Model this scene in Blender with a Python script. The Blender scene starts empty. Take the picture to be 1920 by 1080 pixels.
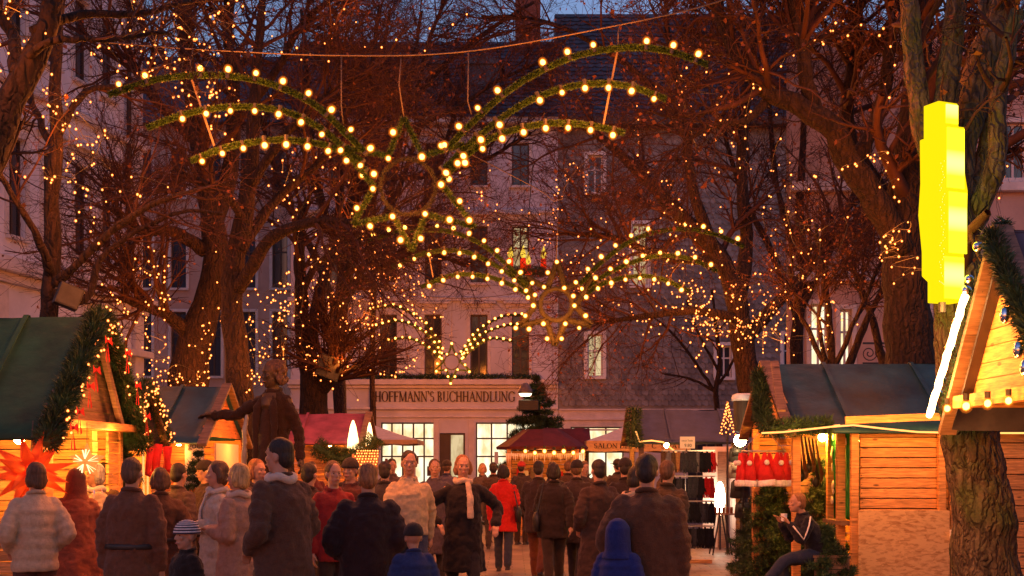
import bpy, bmesh, math, random
import numpy as np
from mathutils import Vector, Matrix, Euler
R = math.radians
rnd = random.Random(7)
C = bpy.context.scene.collection
sc = bpy.context.scene
# ------------------------------------------------------------------ camera, sky, exposure
F = 2400.0; HOR = 870.0; CX = 960.0; EYE = 1.7
def P(px, py, Y): return Vector(((px-CX)/F*Y, Y, EYE+(HOR-py)/F*Y))
def XP(px, Y): return (px-CX)/F*Y
cd = bpy.data.cameras.new('camera'); cam = bpy.data.objects.new('camera', cd); C.objects.link(cam)
cam.location = (0, 0, EYE); cam.rotation_euler = (R(90), 0, 0)
cd.sensor_width = 36; cd.lens = 36*F/1920; cd.shift_y = (HOR-540)/1920; cd.clip_end = 2000; cd.clip_start = 0.1
sc.camera = cam
w = bpy.data.worlds.new('World'); sc.world = w; w.use_nodes = True
nt = w.node_tree; bg = nt.nodes['Background']
sky = nt.nodes.new('ShaderNodeTexSky'); sky.sky_type = 'NISHITA'; sky.sun_disc = False
sky.sun_elevation = R(2.0); sky.sun_rotation = R(200); sky.air_density = 1.5; sky.dust_density = 1.0; sky.ozone_density = 4.0
tint = nt.nodes.new('ShaderNodeMix'); tint.data_type = 'RGBA'; tint.blend_type = 'MULTIPLY'
tint.inputs[0].default_value = 1.0; tint.inputs[7].default_value = (1.22, 0.80, 0.84, 1)
nt.links.new(sky.outputs[0], tint.inputs[6]); nt.links.new(tint.outputs[2], bg.inputs[0])
bg.inputs[1].default_value = 0.74
sl = bpy.data.lights.new('evening_sun', 'SUN'); sl.energy = 0.03; sl.angle = R(20); sl.color = (1, .7, .75)
so = bpy.data.objects.new('evening_sun', sl); C.objects.link(so); so.rotation_euler = (R(80), 0, R(20))
sc.view_settings.view_transform = 'Standard'; sc.view_settings.look = 'None'
sc.view_settings.exposure = 0.0; sc.view_settings.gamma = 1.0
try:
    cy = sc.cycles; cy.use_denoising = True; cy.sample_clamp_indirect = 3.0; cy.max_bounces = 5
    cy.diffuse_bounces = 3; cy.glossy_bounces = 2; cy.transparent_max_bounces = 16; cy.use_light_tree = True
    cy.caustics_reflective = False; cy.caustics_refractive = False
except Exception: pass
# ------------------------------------------------------------------ materials
MATS = {}
def mat(name, col, rough=.75, metal=0., ns=6., na=.18, bump=0., bs=30., stretch=(1, 1, 1), emit=None, es=0., island=0., spec=.4, det=6, sheen=0.):
    if name in MATS: return MATS[name]
    m = bpy.data.materials.new(name); m.use_nodes = True; t = m.node_tree; N = t.nodes; L = t.links
    b = N['Principled BSDF']; b.inputs['Roughness'].default_value = rough; b.inputs['Metallic'].default_value = metal
    b.inputs['Specular IOR Level'].default_value = spec
    if sheen: b.inputs['Sheen Weight'].default_value = sheen
    co = N.new('ShaderNodeTexCoord'); mp = N.new('ShaderNodeMapping'); mp.inputs['Scale'].default_value = stretch
    L.new(co.outputs['Object'], mp.inputs[0])
    no = N.new('ShaderNodeTexNoise'); no.inputs['Scale'].default_value = ns; no.inputs['Detail'].default_value = det; no.inputs['Roughness'].default_value = .6
    L.new(mp.outputs[0], no.inputs['Vector'])
    cr = N.new('ShaderNodeValToRGB'); lo = [max(0, c*(1-na*2)) for c in col]; hi = [min(1, c*(1+na*2)) for c in col]
    cr.color_ramp.elements[0].position = .28; cr.color_ramp.elements[1].position = .72
    cr.color_ramp.elements[0].color = (*lo, 1); cr.color_ramp.elements[1].color = (*hi, 1)
    L.new(no.outputs['Fac'], cr.inputs[0]); out = cr.outputs[0]
    if island:
        g = N.new('ShaderNodeNewGeometry'); mr = N.new('ShaderNodeMapRange')
        mr.inputs[3].default_value = 1-island; mr.inputs[4].default_value = 1+island
        L.new(g.outputs['Random Per Island'], mr.inputs[0])
        mx = N.new('ShaderNodeMix'); mx.data_type = 'RGBA'; mx.blend_type = 'MULTIPLY'; mx.inputs[0].default_value = 1
        L.new(out, mx.inputs[6]); L.new(mr.outputs[0], mx.inputs[7]); out = mx.outputs[2]
    L.new(out, b.inputs['Base Color'])
    if bump:
        n2 = N.new('ShaderNodeTexNoise'); n2.inputs['Scale'].default_value = bs; n2.inputs['Detail'].default_value = 5
        L.new(mp.outputs[0], n2.inputs['Vector']); bp = N.new('ShaderNodeBump'); bp.inputs['Strength'].default_value = bump
        bp.inputs['Distance'].default_value = .02
        L.new(n2.outputs['Fac'], bp.inputs['Height']); L.new(bp.outputs[0], b.inputs['Normal'])
    if emit:
        b.inputs['Emission Color'].default_value = (*emit, 1); b.inputs['Emission Strength'].default_value = es
    MATS[name] = m; return m
def lamp(name, col, s, sample=True):
    if name in MATS: return MATS[name]
    m = bpy.data.materials.new(name); m.use_nodes = True; t = m.node_tree; t.nodes.clear()
    e = t.nodes.new('ShaderNodeEmission'); e.inputs[0].default_value = (*col, 1); e.inputs[1].default_value = s
    o = t.nodes.new('ShaderNodeOutputMaterial'); t.links.new(e.outputs[0], o.inputs[0])
    m.cycles.emission_sampling = 'FRONT' if sample else 'NONE'
    MATS[name] = m; return m
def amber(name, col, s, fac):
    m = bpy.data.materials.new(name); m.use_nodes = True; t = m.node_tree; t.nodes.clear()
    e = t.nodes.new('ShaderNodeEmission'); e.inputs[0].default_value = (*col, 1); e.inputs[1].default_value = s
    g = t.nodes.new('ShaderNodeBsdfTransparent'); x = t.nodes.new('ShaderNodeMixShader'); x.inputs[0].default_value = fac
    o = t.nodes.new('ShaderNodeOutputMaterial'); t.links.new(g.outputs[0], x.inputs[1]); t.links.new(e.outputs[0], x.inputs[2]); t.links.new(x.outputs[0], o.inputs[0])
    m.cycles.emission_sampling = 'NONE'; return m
def plank_mat(name, col):
    m = mat(name, col, rough=.62, ns=3.5, na=.28, bump=.25, bs=9, stretch=(1.2, 1.2, 14), island=.22)
    t = m.node_tree; N = t.nodes; L = t.links; b = N['Principled BSDF']; src = b.inputs['Base Color'].links[0].from_socket        # knots in the boards
    co = N.new('ShaderNodeTexCoord'); mp = N.new('ShaderNodeMapping'); mp.inputs['Scale'].default_value = (2.6, 2.6, 6.5); L.new(co.outputs['Object'], mp.inputs[0])
    vo = N.new('ShaderNodeTexVoronoi'); vo.inputs['Scale'].default_value = 1.0; L.new(mp.outputs[0], vo.inputs['Vector'])
    mr = N.new('ShaderNodeMapRange'); mr.inputs[1].default_value = .07; mr.inputs[2].default_value = .13; mr.inputs[3].default_value = .32; L.new(vo.outputs['Distance'], mr.inputs[0])
    mx = N.new('ShaderNodeMix'); mx.data_type = 'RGBA'; mx.blend_type = 'MULTIPLY'; mx.inputs[0].default_value = 1; L.new(src, mx.inputs[6]); L.new(mr.outputs[0], mx.inputs[7]); L.new(mx.outputs[2], b.inputs['Base Color']); return m
def bark_mat(name, col, sc_, moss=None):
    m = mat(name, col, rough=.92, ns=9, na=.4, stretch=(2.2, 2.2, .5)); t = m.node_tree; N = t.nodes; L = t.links; b = N['Principled BSDF']
    co = N.new('ShaderNodeTexCoord'); wn = N.new('ShaderNodeTexNoise'); wn.inputs['Scale'].default_value = 6; L.new(co.outputs['Object'], wn.inputs['Vector'])
    ad = N.new('ShaderNodeMix'); ad.data_type = 'VECTOR'; ad.inputs[0].default_value = .12; L.new(co.outputs['Object'], ad.inputs[4]); L.new(wn.outputs['Color'], ad.inputs[5])
    mp = N.new('ShaderNodeMapping'); mp.inputs['Scale'].default_value = (sc_, sc_, sc_*.22); L.new(ad.outputs[1], mp.inputs[0])
    vo = N.new('ShaderNodeTexVoronoi'); vo.feature = 'DISTANCE_TO_EDGE'; vo.inputs['Scale'].default_value = 1; L.new(mp.outputs[0], vo.inputs['Vector'])
    mr = N.new('ShaderNodeMapRange'); mr.inputs[2].default_value = .22; L.new(vo.outputs['Distance'], mr.inputs[0])
    n2 = N.new('ShaderNodeTexNoise'); n2.inputs['Scale'].default_value = 40; n2.inputs['Detail'].default_value = 6; L.new(co.outputs['Object'], n2.inputs['Vector'])
    sm = N.new('ShaderNodeMath'); sm.operation = 'MULTIPLY_ADD'; sm.inputs[1].default_value = .35; L.new(n2.outputs['Fac'], sm.inputs[0]); L.new(mr.outputs[0], sm.inputs[2])
    bp = N.new('ShaderNodeBump'); bp.inputs['Strength'].default_value = 1; bp.inputs['Distance'].default_value = .035; L.new(sm.outputs[0], bp.inputs['Height']); L.new(bp.outputs[0], b.inputs['Normal'])
    if moss:
        src = b.inputs['Base Color'].links[0].from_socket; n3 = N.new('ShaderNodeTexNoise'); n3.inputs['Scale'].default_value = 2.3; n3.inputs['Detail'].default_value = 8; L.new(co.outputs['Object'], n3.inputs['Vector'])
        r3 = N.new('ShaderNodeMapRange'); r3.inputs[1].default_value = .5; r3.inputs[2].default_value = .68; L.new(n3.outputs['Fac'], r3.inputs[0])
        mx = N.new('ShaderNodeMix'); mx.data_type = 'RGBA'; L.new(r3.outputs[0], mx.inputs[0]); L.new(src, mx.inputs[6]); mx.inputs[7].default_value = (*moss, 1); L.new(mx.outputs[2], b.inputs['Base Color'])
    return m
# ------------------------------------------------------------------ object helpers
WM = {}
def tag(o, label=None, cat=None, group=None, kind=None):
    if label: o['label'] = label
    if cat: o['category'] = cat
    if group: o['group'] = group
    if kind: o['kind'] = kind
    return o
def thing(name, label, cat, loc=(0, 0, 0), rz=0., group=None, scale=1.):
    o = bpy.data.objects.new(name, None); C.objects.link(o); o.empty_display_size = .2
    o.location = loc; o.rotation_euler = (0, 0, rz); o.scale = (scale,)*3
    WM[o.name] = Matrix.Translation(loc)
    return tag(o, label, cat, group)
def link(o, parent):
    C.objects.link(o)
    if parent is not None:
        o.parent = parent; o.matrix_parent_inverse = WM.get(parent.name, Matrix()).inverted()
    return o
def copy_tree(o, parent=None):
    c = o.copy(); C.objects.link(c); WM[c.name] = WM.get(o.name, Matrix())
    if parent is not None: c.parent = parent
    for ch in list(o.children): copy_tree(ch, c)
    return c
class MB:
    """collects shapes; build() links them as one mesh object"""
    def __init__(s, M=None): s.v = []; s.f = []; s.mi = []; s.cur = 0; s.M = M
    def add(s, vs, fs, M=None):
        n = len(s.v)
        for p in vs:
            p = Vector(p)
            if M is not None: p = M @ p
            if s.M is not None: p = s.M @ p
            s.v.append(p)
        for f in fs: s.f.append([i+n for i in f]); s.mi.append(s.cur)
        return s
    def box(s, c, d, M=None, rz=0.):
        x, y, z = d[0]/2, d[1]/2, d[2]/2
        vs = [(-x, -y, -z), (x, -y, -z), (x, y, -z), (-x, y, -z), (-x, -y, z), (x, -y, z), (x, y, z), (-x, y, z)]
        if rz: vs = [Matrix.Rotation(rz, 3, 'Z') @ Vector(p) for p in vs]
        vs = [Vector(p)+Vector(c) for p in vs]
        return s.add(vs, [(0, 3, 2, 1), (4, 5, 6, 7), (0, 1, 5, 4), (1, 2, 6, 5), (2, 3, 7, 6), (3, 0, 4, 7)], M)
    def bb(s, x0, x1, y0, y1, z0, z1, M=None): return s.box(((x0+x1)/2, (y0+y1)/2, (z0+z1)/2), (x1-x0, y1-y0, z1-z0), M)
    def bar(s, a, b, wd, h=None, up=(0, 0, 1)):
        a = Vector(a); b = Vector(b); d = b-a; L = d.length; d.normalize(); h = h or wd
        u = d.cross(Vector(up))
        if u.length < 1e-4: u = d.cross(Vector((1, 0, 0)))
        u.normalize(); v = u.cross(d)
        vs = []
        for q in (a, b):
            for i, j in ((-1, -1), (1, -1), (1, 1), (-1, 1)): vs.append(q+u*wd/2*i+v*h/2*j)
        return s.add(vs, [(3, 2, 1, 0), (4, 5, 6, 7), (0, 1, 5, 4), (1, 2, 6, 5), (2, 3, 7, 6), (3, 0, 4, 7)])
    def tube(s, pts, r, n=8, flat=1., M=None):
        pts = [Vector(p) for p in pts]; k = len(pts)
        rr = r if isinstance(r, (list, tuple)) else [r]*k
        vs = []; u = None
        for i, p in enumerate(pts):
            d = pts[min(i+1, k-1)]-pts[max(i-1, 0)]
            if d.length < 1e-9: d = Vector((0, 0, 1))
            d.normalize()
            if u is None:
                u = d.cross(Vector((0, 1, 0)))
                if u.length < .05: u = d.cross(Vector((1, 0, 0)))
            u = u-d*u.dot(d); u.normalize(); v = d.cross(u)
            for j in range(n):
                a = 2*math.pi*j/n; vs.append(p+(u*math.cos(a)+v*math.sin(a)*flat)*rr[i])
        fs = []
        for i in range(k-1):
            for j in range(n):
                j2 = (j+1) % n; fs.append((i*n+j, i*n+j2, (i+1)*n+j2, (i+1)*n+j))
        fs.append(tuple(range(n-1, -1, -1))); fs.append(tuple((k-1)*n+j for j in range(n)))
        return s.add(vs, fs, M)
    def ball(s, c, r, seg=12, rings=8, M=None):
        r = r if isinstance(r, (list, tuple)) else (r, r, r)
        vs = [(0, 0, 1)]; 
        for i in range(1, rings):
            t = math.pi*i/rings
            for j in range(seg):
                a = 2*math.pi*j/seg; vs.append((math.sin(t)*math.cos(a), math.sin(t)*math.sin(a), math.cos(t)))
        vs.append((0, 0, -1)); fs = []
        for j in range(seg): fs.append((0, 1+j, 1+(j+1) % seg))
        for i in range(rings-2):
            for j in range(seg):
                a = 1+i*seg+j; b = 1+i*seg+(j+1) % seg; fs.append((a, a+seg, b+seg, b))
        q = 1+(rings-2)*seg
        for j in range(seg): fs.append((q+j, len(vs)-1, q+(j+1) % seg))
        return s.add([(x*r[0]+c[0], y*r[1]+c[1], z*r[2]+c[2]) for x, y, z in vs], fs, M)
    def rings(s, rs, n=16, M=None):
        """loft of ellipses: (x, y, z, rx, ry)"""
        vs = []
        for x, y, z, a, b in rs:
            for j in range(n):
                t = 2*math.pi*j/n; vs.append((x+a*math.cos(t), y+b*math.sin(t), z))
        fs = []
        for i in range(len(rs)-1):
            for j in range(n):
                j2 = (j+1) % n; fs.append((i*n+j, i*n+j2, (i+1)*n+j2, (i+1)*n+j))
        fs.append(tuple(range(n-1, -1, -1))); fs.append(tuple((len(rs)-1)*n+j for j in range(n)))
        return s.add(vs, fs, M)
    def prism(s, poly, d, M=None):
        """polygon in local x,z pushed d along +y"""
        n = len(poly); vs = [(x, 0, z) for x, z in poly]+[(x, d, z) for x, z in poly]
        fs = [tuple(range(n)), tuple(range(2*n-1, n-1, -1))]+[((i+1) % n, i, n+i, n+(i+1) % n) for i in range(n)]
        return s.add(vs, fs, M)
    def blades(s, V, Fc):
        n = len(s.v); s.v += [Vector(p) for p in V.tolist()]; s.f += (Fc+n).tolist(); s.mi += [s.cur]*len(Fc); return s
    def build(s, name, m, parent=None, smooth=False, bevel=0., origin=None, local=False):
        me = bpy.data.meshes.new(name); off = Vector((0, 0, 0))
        if parent is None and not local:
            xs = [p.x for p in s.v]; ys = [p.y for p in s.v]; zs = [p.z for p in s.v]
            off = Vector(((min(xs)+max(xs))/2, (min(ys)+max(ys))/2, min(zs)))
        me.from_pydata([p-off for p in s.v], [], s.f)
        for mm in (m if isinstance(m, (list, tuple)) else [m]): me.materials.append(mm)
        me.polygons.foreach_set('material_index', s.mi)
        if smooth: me.polygons.foreach_set('use_smooth', [True]*len(s.f))
        me.update()
        o = bpy.data.objects.new(name, me); o.location = off; WM[o.name] = Matrix.Translation(off)
        link(o, parent)
        if bevel:
            bv = o.modifiers.new('bevel', 'BEVEL'); bv.width = bevel; bv.segments = 2; bv.limit_method = 'ANGLE'
        return o
def glow(parent, p, watts, col=(1.0, .22, .025), size=.25):  # added point light without a bulb of its own, brightens what stands near
    l = bpy.data.lights.new('added_light', 'POINT'); l.energy = watts; l.color = col; l.shadow_soft_size = size
    o = bpy.data.objects.new('added_light', l); link(o, parent); o.location = p; return o
def np_mesh(name, V, quads, tris, mats, parent=None, mi_q=None, mi_t=None, smooth=True):
    V = np.asarray(V, dtype=np.float32); me = bpy.data.meshes.new(name)
    me.vertices.add(len(V)); me.vertices.foreach_set('co', V.ravel())
    nq = 0 if quads is None else len(quads); ntr = 0 if tris is None else len(tris)
    li = np.concatenate([a.ravel() for a in (quads, tris) if a is not None and len(a)]).astype(np.int32)
    me.loops.add(len(li)); me.loops.foreach_set('vertex_index', li)
    ls = np.concatenate([np.arange(nq)*4, nq*4+np.arange(ntr)*3]).astype(np.int32)
    me.polygons.add(nq+ntr); me.polygons.foreach_set('loop_start', ls)
    me.polygons.foreach_set('loop_total', np.concatenate([np.full(nq, 4), np.full(ntr, 3)]).astype(np.int32))
    for m in mats: me.materials.append(m)
    if smooth: me.polygons.foreach_set('use_smooth', np.ones(nq+ntr, dtype=bool))
    me.update(calc_edges=True)
    o = bpy.data.objects.new(name, me); WM[o.name] = Matrix(); return link(o, parent)
def nrm(a): return a/np.maximum(np.linalg.norm(a, axis=-1, keepdims=True), 1e-9)
def tubes(Pn, Rn, n, rng):
    N, K, _ = Pn.shape; T = nrm(np.gradient(Pn, axis=1))
    ref = nrm(rng.normal(size=(N, 1, 3))); U = nrm(np.cross(T, np.broadcast_to(ref, T.shape))); W = np.cross(T, U)
    a = np.arange(n)*2*np.pi/n
    V = Pn[:, :, None]+Rn[:, :, None, None]*(U[:, :, None]*np.cos(a)[None, None, :, None]+W[:, :, None]*np.sin(a)[None, None, :, None])
    base = (np.arange(N)*K*n)[:, None, None]; k = np.arange(K-1)[None, :, None]*n; j = np.arange(n)[None, None, :]; j2 = (j+1) % n
    q = np.stack([base+k+j, base+k+j2, base+k+n+j2, base+k+n+j], -1).reshape(-1, 4)
    return V.reshape(-1, 3), q
def spikes(B, D, L, W, rng):
    """thin triangles: base B, direction D (n,3), length L, width W"""
    D = nrm(D); S = nrm(np.cross(D, rng.normal(size=D.shape)))*np.reshape(W, (-1, 1))/2
    V = np.stack([B-S, B+S, B+D*np.reshape(L, (-1, 1))], 1).reshape(-1, 3)
    return V, np.arange(len(V)).reshape(-1, 3)
def curve(pts, n):
    """Catmull-Rom through pts, n samples evenly along it"""
    p = np.array([list(q) for q in pts], float)
    if len(p) == 2: d = p[0]+(p[1]-p[0])*np.linspace(0, 1, 40)[:, None]
    else:
        q = np.vstack([2*p[0]-p[1], p, 2*p[-1]-p[-2]]); d = []
        for i in range(1, len(q)-2):
            for t in np.linspace(0, 1, 16, endpoint=False):
                a, b, c, e = q[i-1], q[i], q[i+1], q[i+2]
                d.append(.5*((2*b)+(c-a)*t+(2*a-5*b+4*c-e)*t*t+(3*b-a-3*c+e)*t**3))
        d.append(q[-2]); d = np.array(d)
    s = np.concatenate([[0], np.cumsum(np.linalg.norm(np.diff(d, axis=0), axis=1))])
    u = np.linspace(0, s[-1], n)
    return np.stack([np.interp(u, s, d[:, k]) for k in range(d.shape[1])], 1)
# ------------------------------------------------------------------ palette
WARM = (1.0, .43, .10)
m_bulb = lamp('bulb_glow', (1.0, .40, .065), 20)
m_amber = amber('amber_bulb_halo', (1.0, .20, .012), 1.3, .17); m_amber2 = amber('inner_bulb_halo', (1.0, .27, .018), 2.2, .36)  # see-through glowing shells that paint a halo round each bulb core
m_fairy = lamp('fairy_glow', (1.0, .21, .045), 10, False)
m_stall_lamp = lamp('stall_lamp_glow', (1.0, .33, .035), 1300)
m_rope = lamp('rope_light_glow', (1.0, .36, .085), 2.6)
m_wood = plank_mat('spruce_boards', (.60, .28, .085))
m_wood_red = plank_mat('red_stained_boards', (.55, .17, .04))
m_wood_dark = plank_mat('weathered_boards', (.20, .12, .075))
def chipboard():
    m = bpy.data.materials.new('chipboard'); m.use_nodes = True; t = m.node_tree; N = t.nodes; L = t.links; b = N['Principled BSDF']; b.inputs['Roughness'].default_value = .75
    co = N.new('ShaderNodeTexCoord'); acc = None
    for k_, (rz_, sc_) in enumerate(((.5, 14), (-.7, 11), (1.3, 17))):
        mp = N.new('ShaderNodeMapping'); mp.inputs['Rotation'].default_value = (0, rz_, 0); mp.inputs['Scale'].default_value = (sc_, sc_, sc_*2.8); L.new(co.outputs['Object'], mp.inputs[0])
        vo = N.new('ShaderNodeTexVoronoi'); vo.inputs['Scale'].default_value = 1.0; L.new(mp.outputs[0], vo.inputs['Vector']); h = N.new('ShaderNodeSeparateColor'); L.new(vo.outputs['Color'], h.inputs[0])
        if acc is None: acc = h.outputs[0]
        else: a = N.new('ShaderNodeMath'); a.operation = 'ADD'; L.new(acc, a.inputs[0]); L.new(h.outputs[0], a.inputs[1]); acc = a.outputs[0]
    mr = N.new('ShaderNodeMapRange'); mr.inputs[2].default_value = 3; L.new(acc, mr.inputs[0])
    cr = N.new('ShaderNodeValToRGB'); cr.color_ramp.elements[0].position = .12; cr.color_ramp.elements[1].position = .6; cr.color_ramp.elements[0].color = (.40, .19, .06, 1); cr.color_ramp.elements[1].color = (.70, .42, .17, 1)
    L.new(mr.outputs[0], cr.inputs[0]); L.new(cr.outputs[0], b.inputs['Base Color']); bp = N.new('ShaderNodeBump'); bp.inputs['Strength'].default_value = .2; L.new(mr.outputs[0], bp.inputs['Height']); L.new(bp.outputs[0], b.inputs['Normal']); return m
m_osb = chipboard()
m_green_tarp = mat('green_tarpaulin', (.014, .060, .028), rough=.65, ns=2.2, na=.3, bump=.5, bs=7, spec=.3)
m_blue_tarp = mat('blue_tarpaulin', (.012, .055, .075), rough=.5, ns=2.2, na=.3, bump=.5, bs=6, spec=.4)
m_navy_tarp = mat('navy_tarpaulin', (.03, .045, .13), rough=.65, ns=2.5, na=.2, bump=.4, bs=7)
m_grey_tarp = mat('slate_tarpaulin', (.075, .07, .10), rough=.6, ns=2.5, na=.2, bump=.6, bs=6)
m_plum_tarp = mat('plum_tarpaulin', (.26, .06, .11), rough=.7, ns=3, na=.2, bump=.3, bs=8)
m_red_tarp = mat('red_tarpaulin', (.10, .014, .014), rough=.7, ns=3, na=.2, bump=.3, bs=8)
m_canvas = mat('cream_canvas', (.70, .62, .55), rough=.85, ns=5, na=.06, bump=.1, bs=30)
m_bark = bark_mat('bark', (.030, .015, .009), 14)
m_bark2 = bark_mat('furrowed_bark', (.125, .085, .05), 17, (.09, .10, .03))
m_twig = mat('twigs', (.055, .019, .010), rough=.85, ns=3, na=.3)
m_leaf = mat('withered_leaves', (.16, .05, .016), rough=.7, ns=4, na=.3, island=.45)
m_fir = mat('fir_needles', (.03, .065, .022), rough=.6, ns=5, na=.4, island=.4)
m_tinsel = mat('green_tinsel', (.024, .055, .010), rough=.4, ns=20, na=.4, island=.5)
m_black = mat('black_paint', (.02, .02, .022), rough=.45, ns=5, na=.1)
m_iron = mat('dark_iron', (.045, .045, .05), rough=.5, metal=.5, ns=8, na=.15)
m_steel = mat('galvanised_steel', (.45, .45, .47), rough=.35, metal=.9, ns=10, na=.1)
m_wire = mat('wire', (.10, .075, .055), rough=.6, ns=10, na=.1)
m_white = mat('white_paint', (.78, .76, .73), rough=.5, ns=3, na=.04)
m_red = mat('red_felt', (.55, .02, .02), rough=.9, ns=8, na=.15, bump=.2, bs=60)
m_plush = mat('white_plush', (.8, .76, .72), rough=.95, ns=30, na=.1, bump=.6, bs=80)
m_silver = mat('silver_glass', (.8, .8, .85), rough=.12, metal=1., ns=3, na=.02)
m_lilac = mat('lilac_render', (.60, .57, .62), rough=.9, ns=1.3, na=.07, bump=.15, bs=40)
m_lilac2 = mat('pale_stucco', (.76, .73, .78), rough=.9, ns=1.1, na=.08, bump=.15, bs=40)
m_trim = mat('stone_trim', (.68, .60, .56), rough=.85, ns=3, na=.08, bump=.1, bs=30)
m_ochre = mat('ochre_render', (.50, .34, .28), rough=.9, ns=1.3, na=.08, bump=.15, bs=40)
m_slate = mat('slate_shingles', (.225, .20, .18), rough=.55, ns=2, na=.2, island=.24, bump=.2, bs=40)
m_roof = mat('slate_roof', (.055, .058, .072), rough=.55, ns=3, na=.25, island=.25)
m_brick = mat('chimney_brick', (.20, .075, .05), rough=.9, ns=9, na=.3, bump=.4, bs=20)
m_glass = mat('window_glass', (.03, .03, .04), rough=.08, ns=1, na=.2, spec=.8)
m_frame = mat('window_frame_paint', (.62, .55, .52), rough=.5, ns=3, na=.05)
m_frame_dark = mat('dark_window_frame', (.07, .045, .035), rough=.5, ns=3, na=.1)
m_letter = mat('brown_lettering', (.035, .013, .01), rough=.5, ns=3, na=.1)
def lit_window(name, a, b, s):
    if name in MATS: return MATS[name]
    m = bpy.data.materials.new(name); m.use_nodes = True; t = m.node_tree; t.nodes.clear(); N = t.nodes; L = t.links
    co = N.new('ShaderNodeTexCoord'); vo = N.new('ShaderNodeTexNoise'); vo.inputs['Scale'].default_value = 1.6; vo.inputs['Detail'].default_value = 5
    mp = N.new('ShaderNodeMapping'); mp.inputs['Scale'].default_value = (1.6, 1, .8); L.new(co.outputs['Object'], mp.inputs[0]); L.new(mp.outputs[0], vo.inputs['Vector'])
    cr = N.new('ShaderNodeValToRGB'); cr.color_ramp.elements[0].position = .38; cr.color_ramp.elements[1].position = .6
    cr.color_ramp.elements[0].color = (*a, 1); cr.color_ramp.elements[1].color = (*b, 1); L.new(vo.outputs['Fac'], cr.inputs[0])
    e = N.new('ShaderNodeEmission'); e.inputs[1].default_value = s; L.new(cr.outputs[0], e.inputs[0])
    o = N.new('ShaderNodeOutputMaterial'); L.new(e.outputs[0], o.inputs[0]); MATS[name] = m; return m
m_shop = lit_window('lit_shop_window', (.75, .52, .24), (1.0, .90, .62), 1.5)
m_room = lit_window('lit_room_window', (.5, .30, .12), (1.0, .75, .4), .8)
m_hot = lit_window('glowing_stall_back', (1.0, .34, .06), (1.0, .55, .24), 2.4)  # boards glow by themselves, lamplight put into their colour
# ------------------------------------------------------------------ ground
def paving():
    m = bpy.data.materials.new('granite_paving'); m.use_nodes = True; t = m.node_tree; N = t.nodes; L = t.links; b = N['Principled BSDF']
    co = N.new('ShaderNodeTexCoord'); br = N.new('ShaderNodeTexBrick'); br.inputs['Scale'].default_value = 2.2
    br.inputs['Color1'].default_value = (.15, .115, .105, 1); br.inputs['Color2'].default_value = (.23, .18, .16, 1); br.inputs['Mortar'].default_value = (.05, .04, .04, 1)
    br.inputs['Mortar Size'].default_value = .018; br.inputs['Brick Width'].default_value = .9; br.inputs['Row Height'].default_value = .6
    L.new(co.outputs['Object'], br.inputs['Vector'])
    no = N.new('ShaderNodeTexNoise'); no.inputs['Scale'].default_value = 1.4; no.inputs['Detail'].default_value = 8; L.new(co.outputs['Object'], no.inputs['Vector'])
    mx = N.new('ShaderNodeMix'); mx.data_type = 'RGBA'; mx.blend_type = 'OVERLAY'; mx.inputs[0].default_value = .7
    L.new(br.outputs['Color'], mx.inputs[6]); L.new(no.outputs['Fac'], mx.inputs[7]); L.new(mx.outputs[2], b.inputs['Base Color'])
    mr = N.new('ShaderNodeMapRange'); mr.inputs[3].default_value = .3; mr.inputs[4].default_value = .75; L.new(no.outputs['Fac'], mr.inputs[0]); L.new(mr.outputs[0], b.inputs['Roughness'])
    bp = N.new('ShaderNodeBump'); bp.inputs['Strength'].default_value = .5; bp.inputs['Distance'].default_value = .02
    L.new(br.outputs['Fac'], bp.inputs['Height']); bp.invert = True; L.new(bp.outputs[0], b.inputs['Normal'])
    return m
g = MB(); g.add([(-400, -50, 0), (400, -50, 0), (400, 800, 0), (-400, 800, 0)], [(0, 1, 2, 3)])
gr = g.build('ground', paving(), local=True); gr['kind'] = 'structure'
# ------------------------------------------------------------------ buildings
def frame_matrix(O, u, out):
    """local x along the wall, y into the building, z up"""
    u = Vector(u).normalized(); o = Vector(out).normalized(); M4 = Matrix.Identity(4)
    for i, a in enumerate((u, -o, Vector((0, 0, 1)))):
        for k in range(3): M4[k][i] = a[k]
    for k in range(3): M4[k][3] = O[k]
    return M4
def wall_with_holes(b, x0, x1, z0, z1, holes, th=.35):
    xs = sorted({x0, x1, *[h[0] for h in holes], *[h[1] for h in holes]}); zs = sorted({z0, z1, *[h[2] for h in holes], *[h[3] for h in holes]})
    for i in range(len(zs)-1):
        zc = (zs[i]+zs[i+1])/2; run = None
        for j in range(len(xs)-1):
            xc = (xs[j]+xs[j+1])/2; inside = any(h[0] < xc < h[1] and h[2] < zc < h[3] for h in holes)
            if not inside: run = (run[0] if run else xs[j], xs[j+1])
            if (inside or j == len(xs)-2) and run: b.bb(run[0], run[1], 0, th, zs[i], zs[i+1]); run = None
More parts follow.
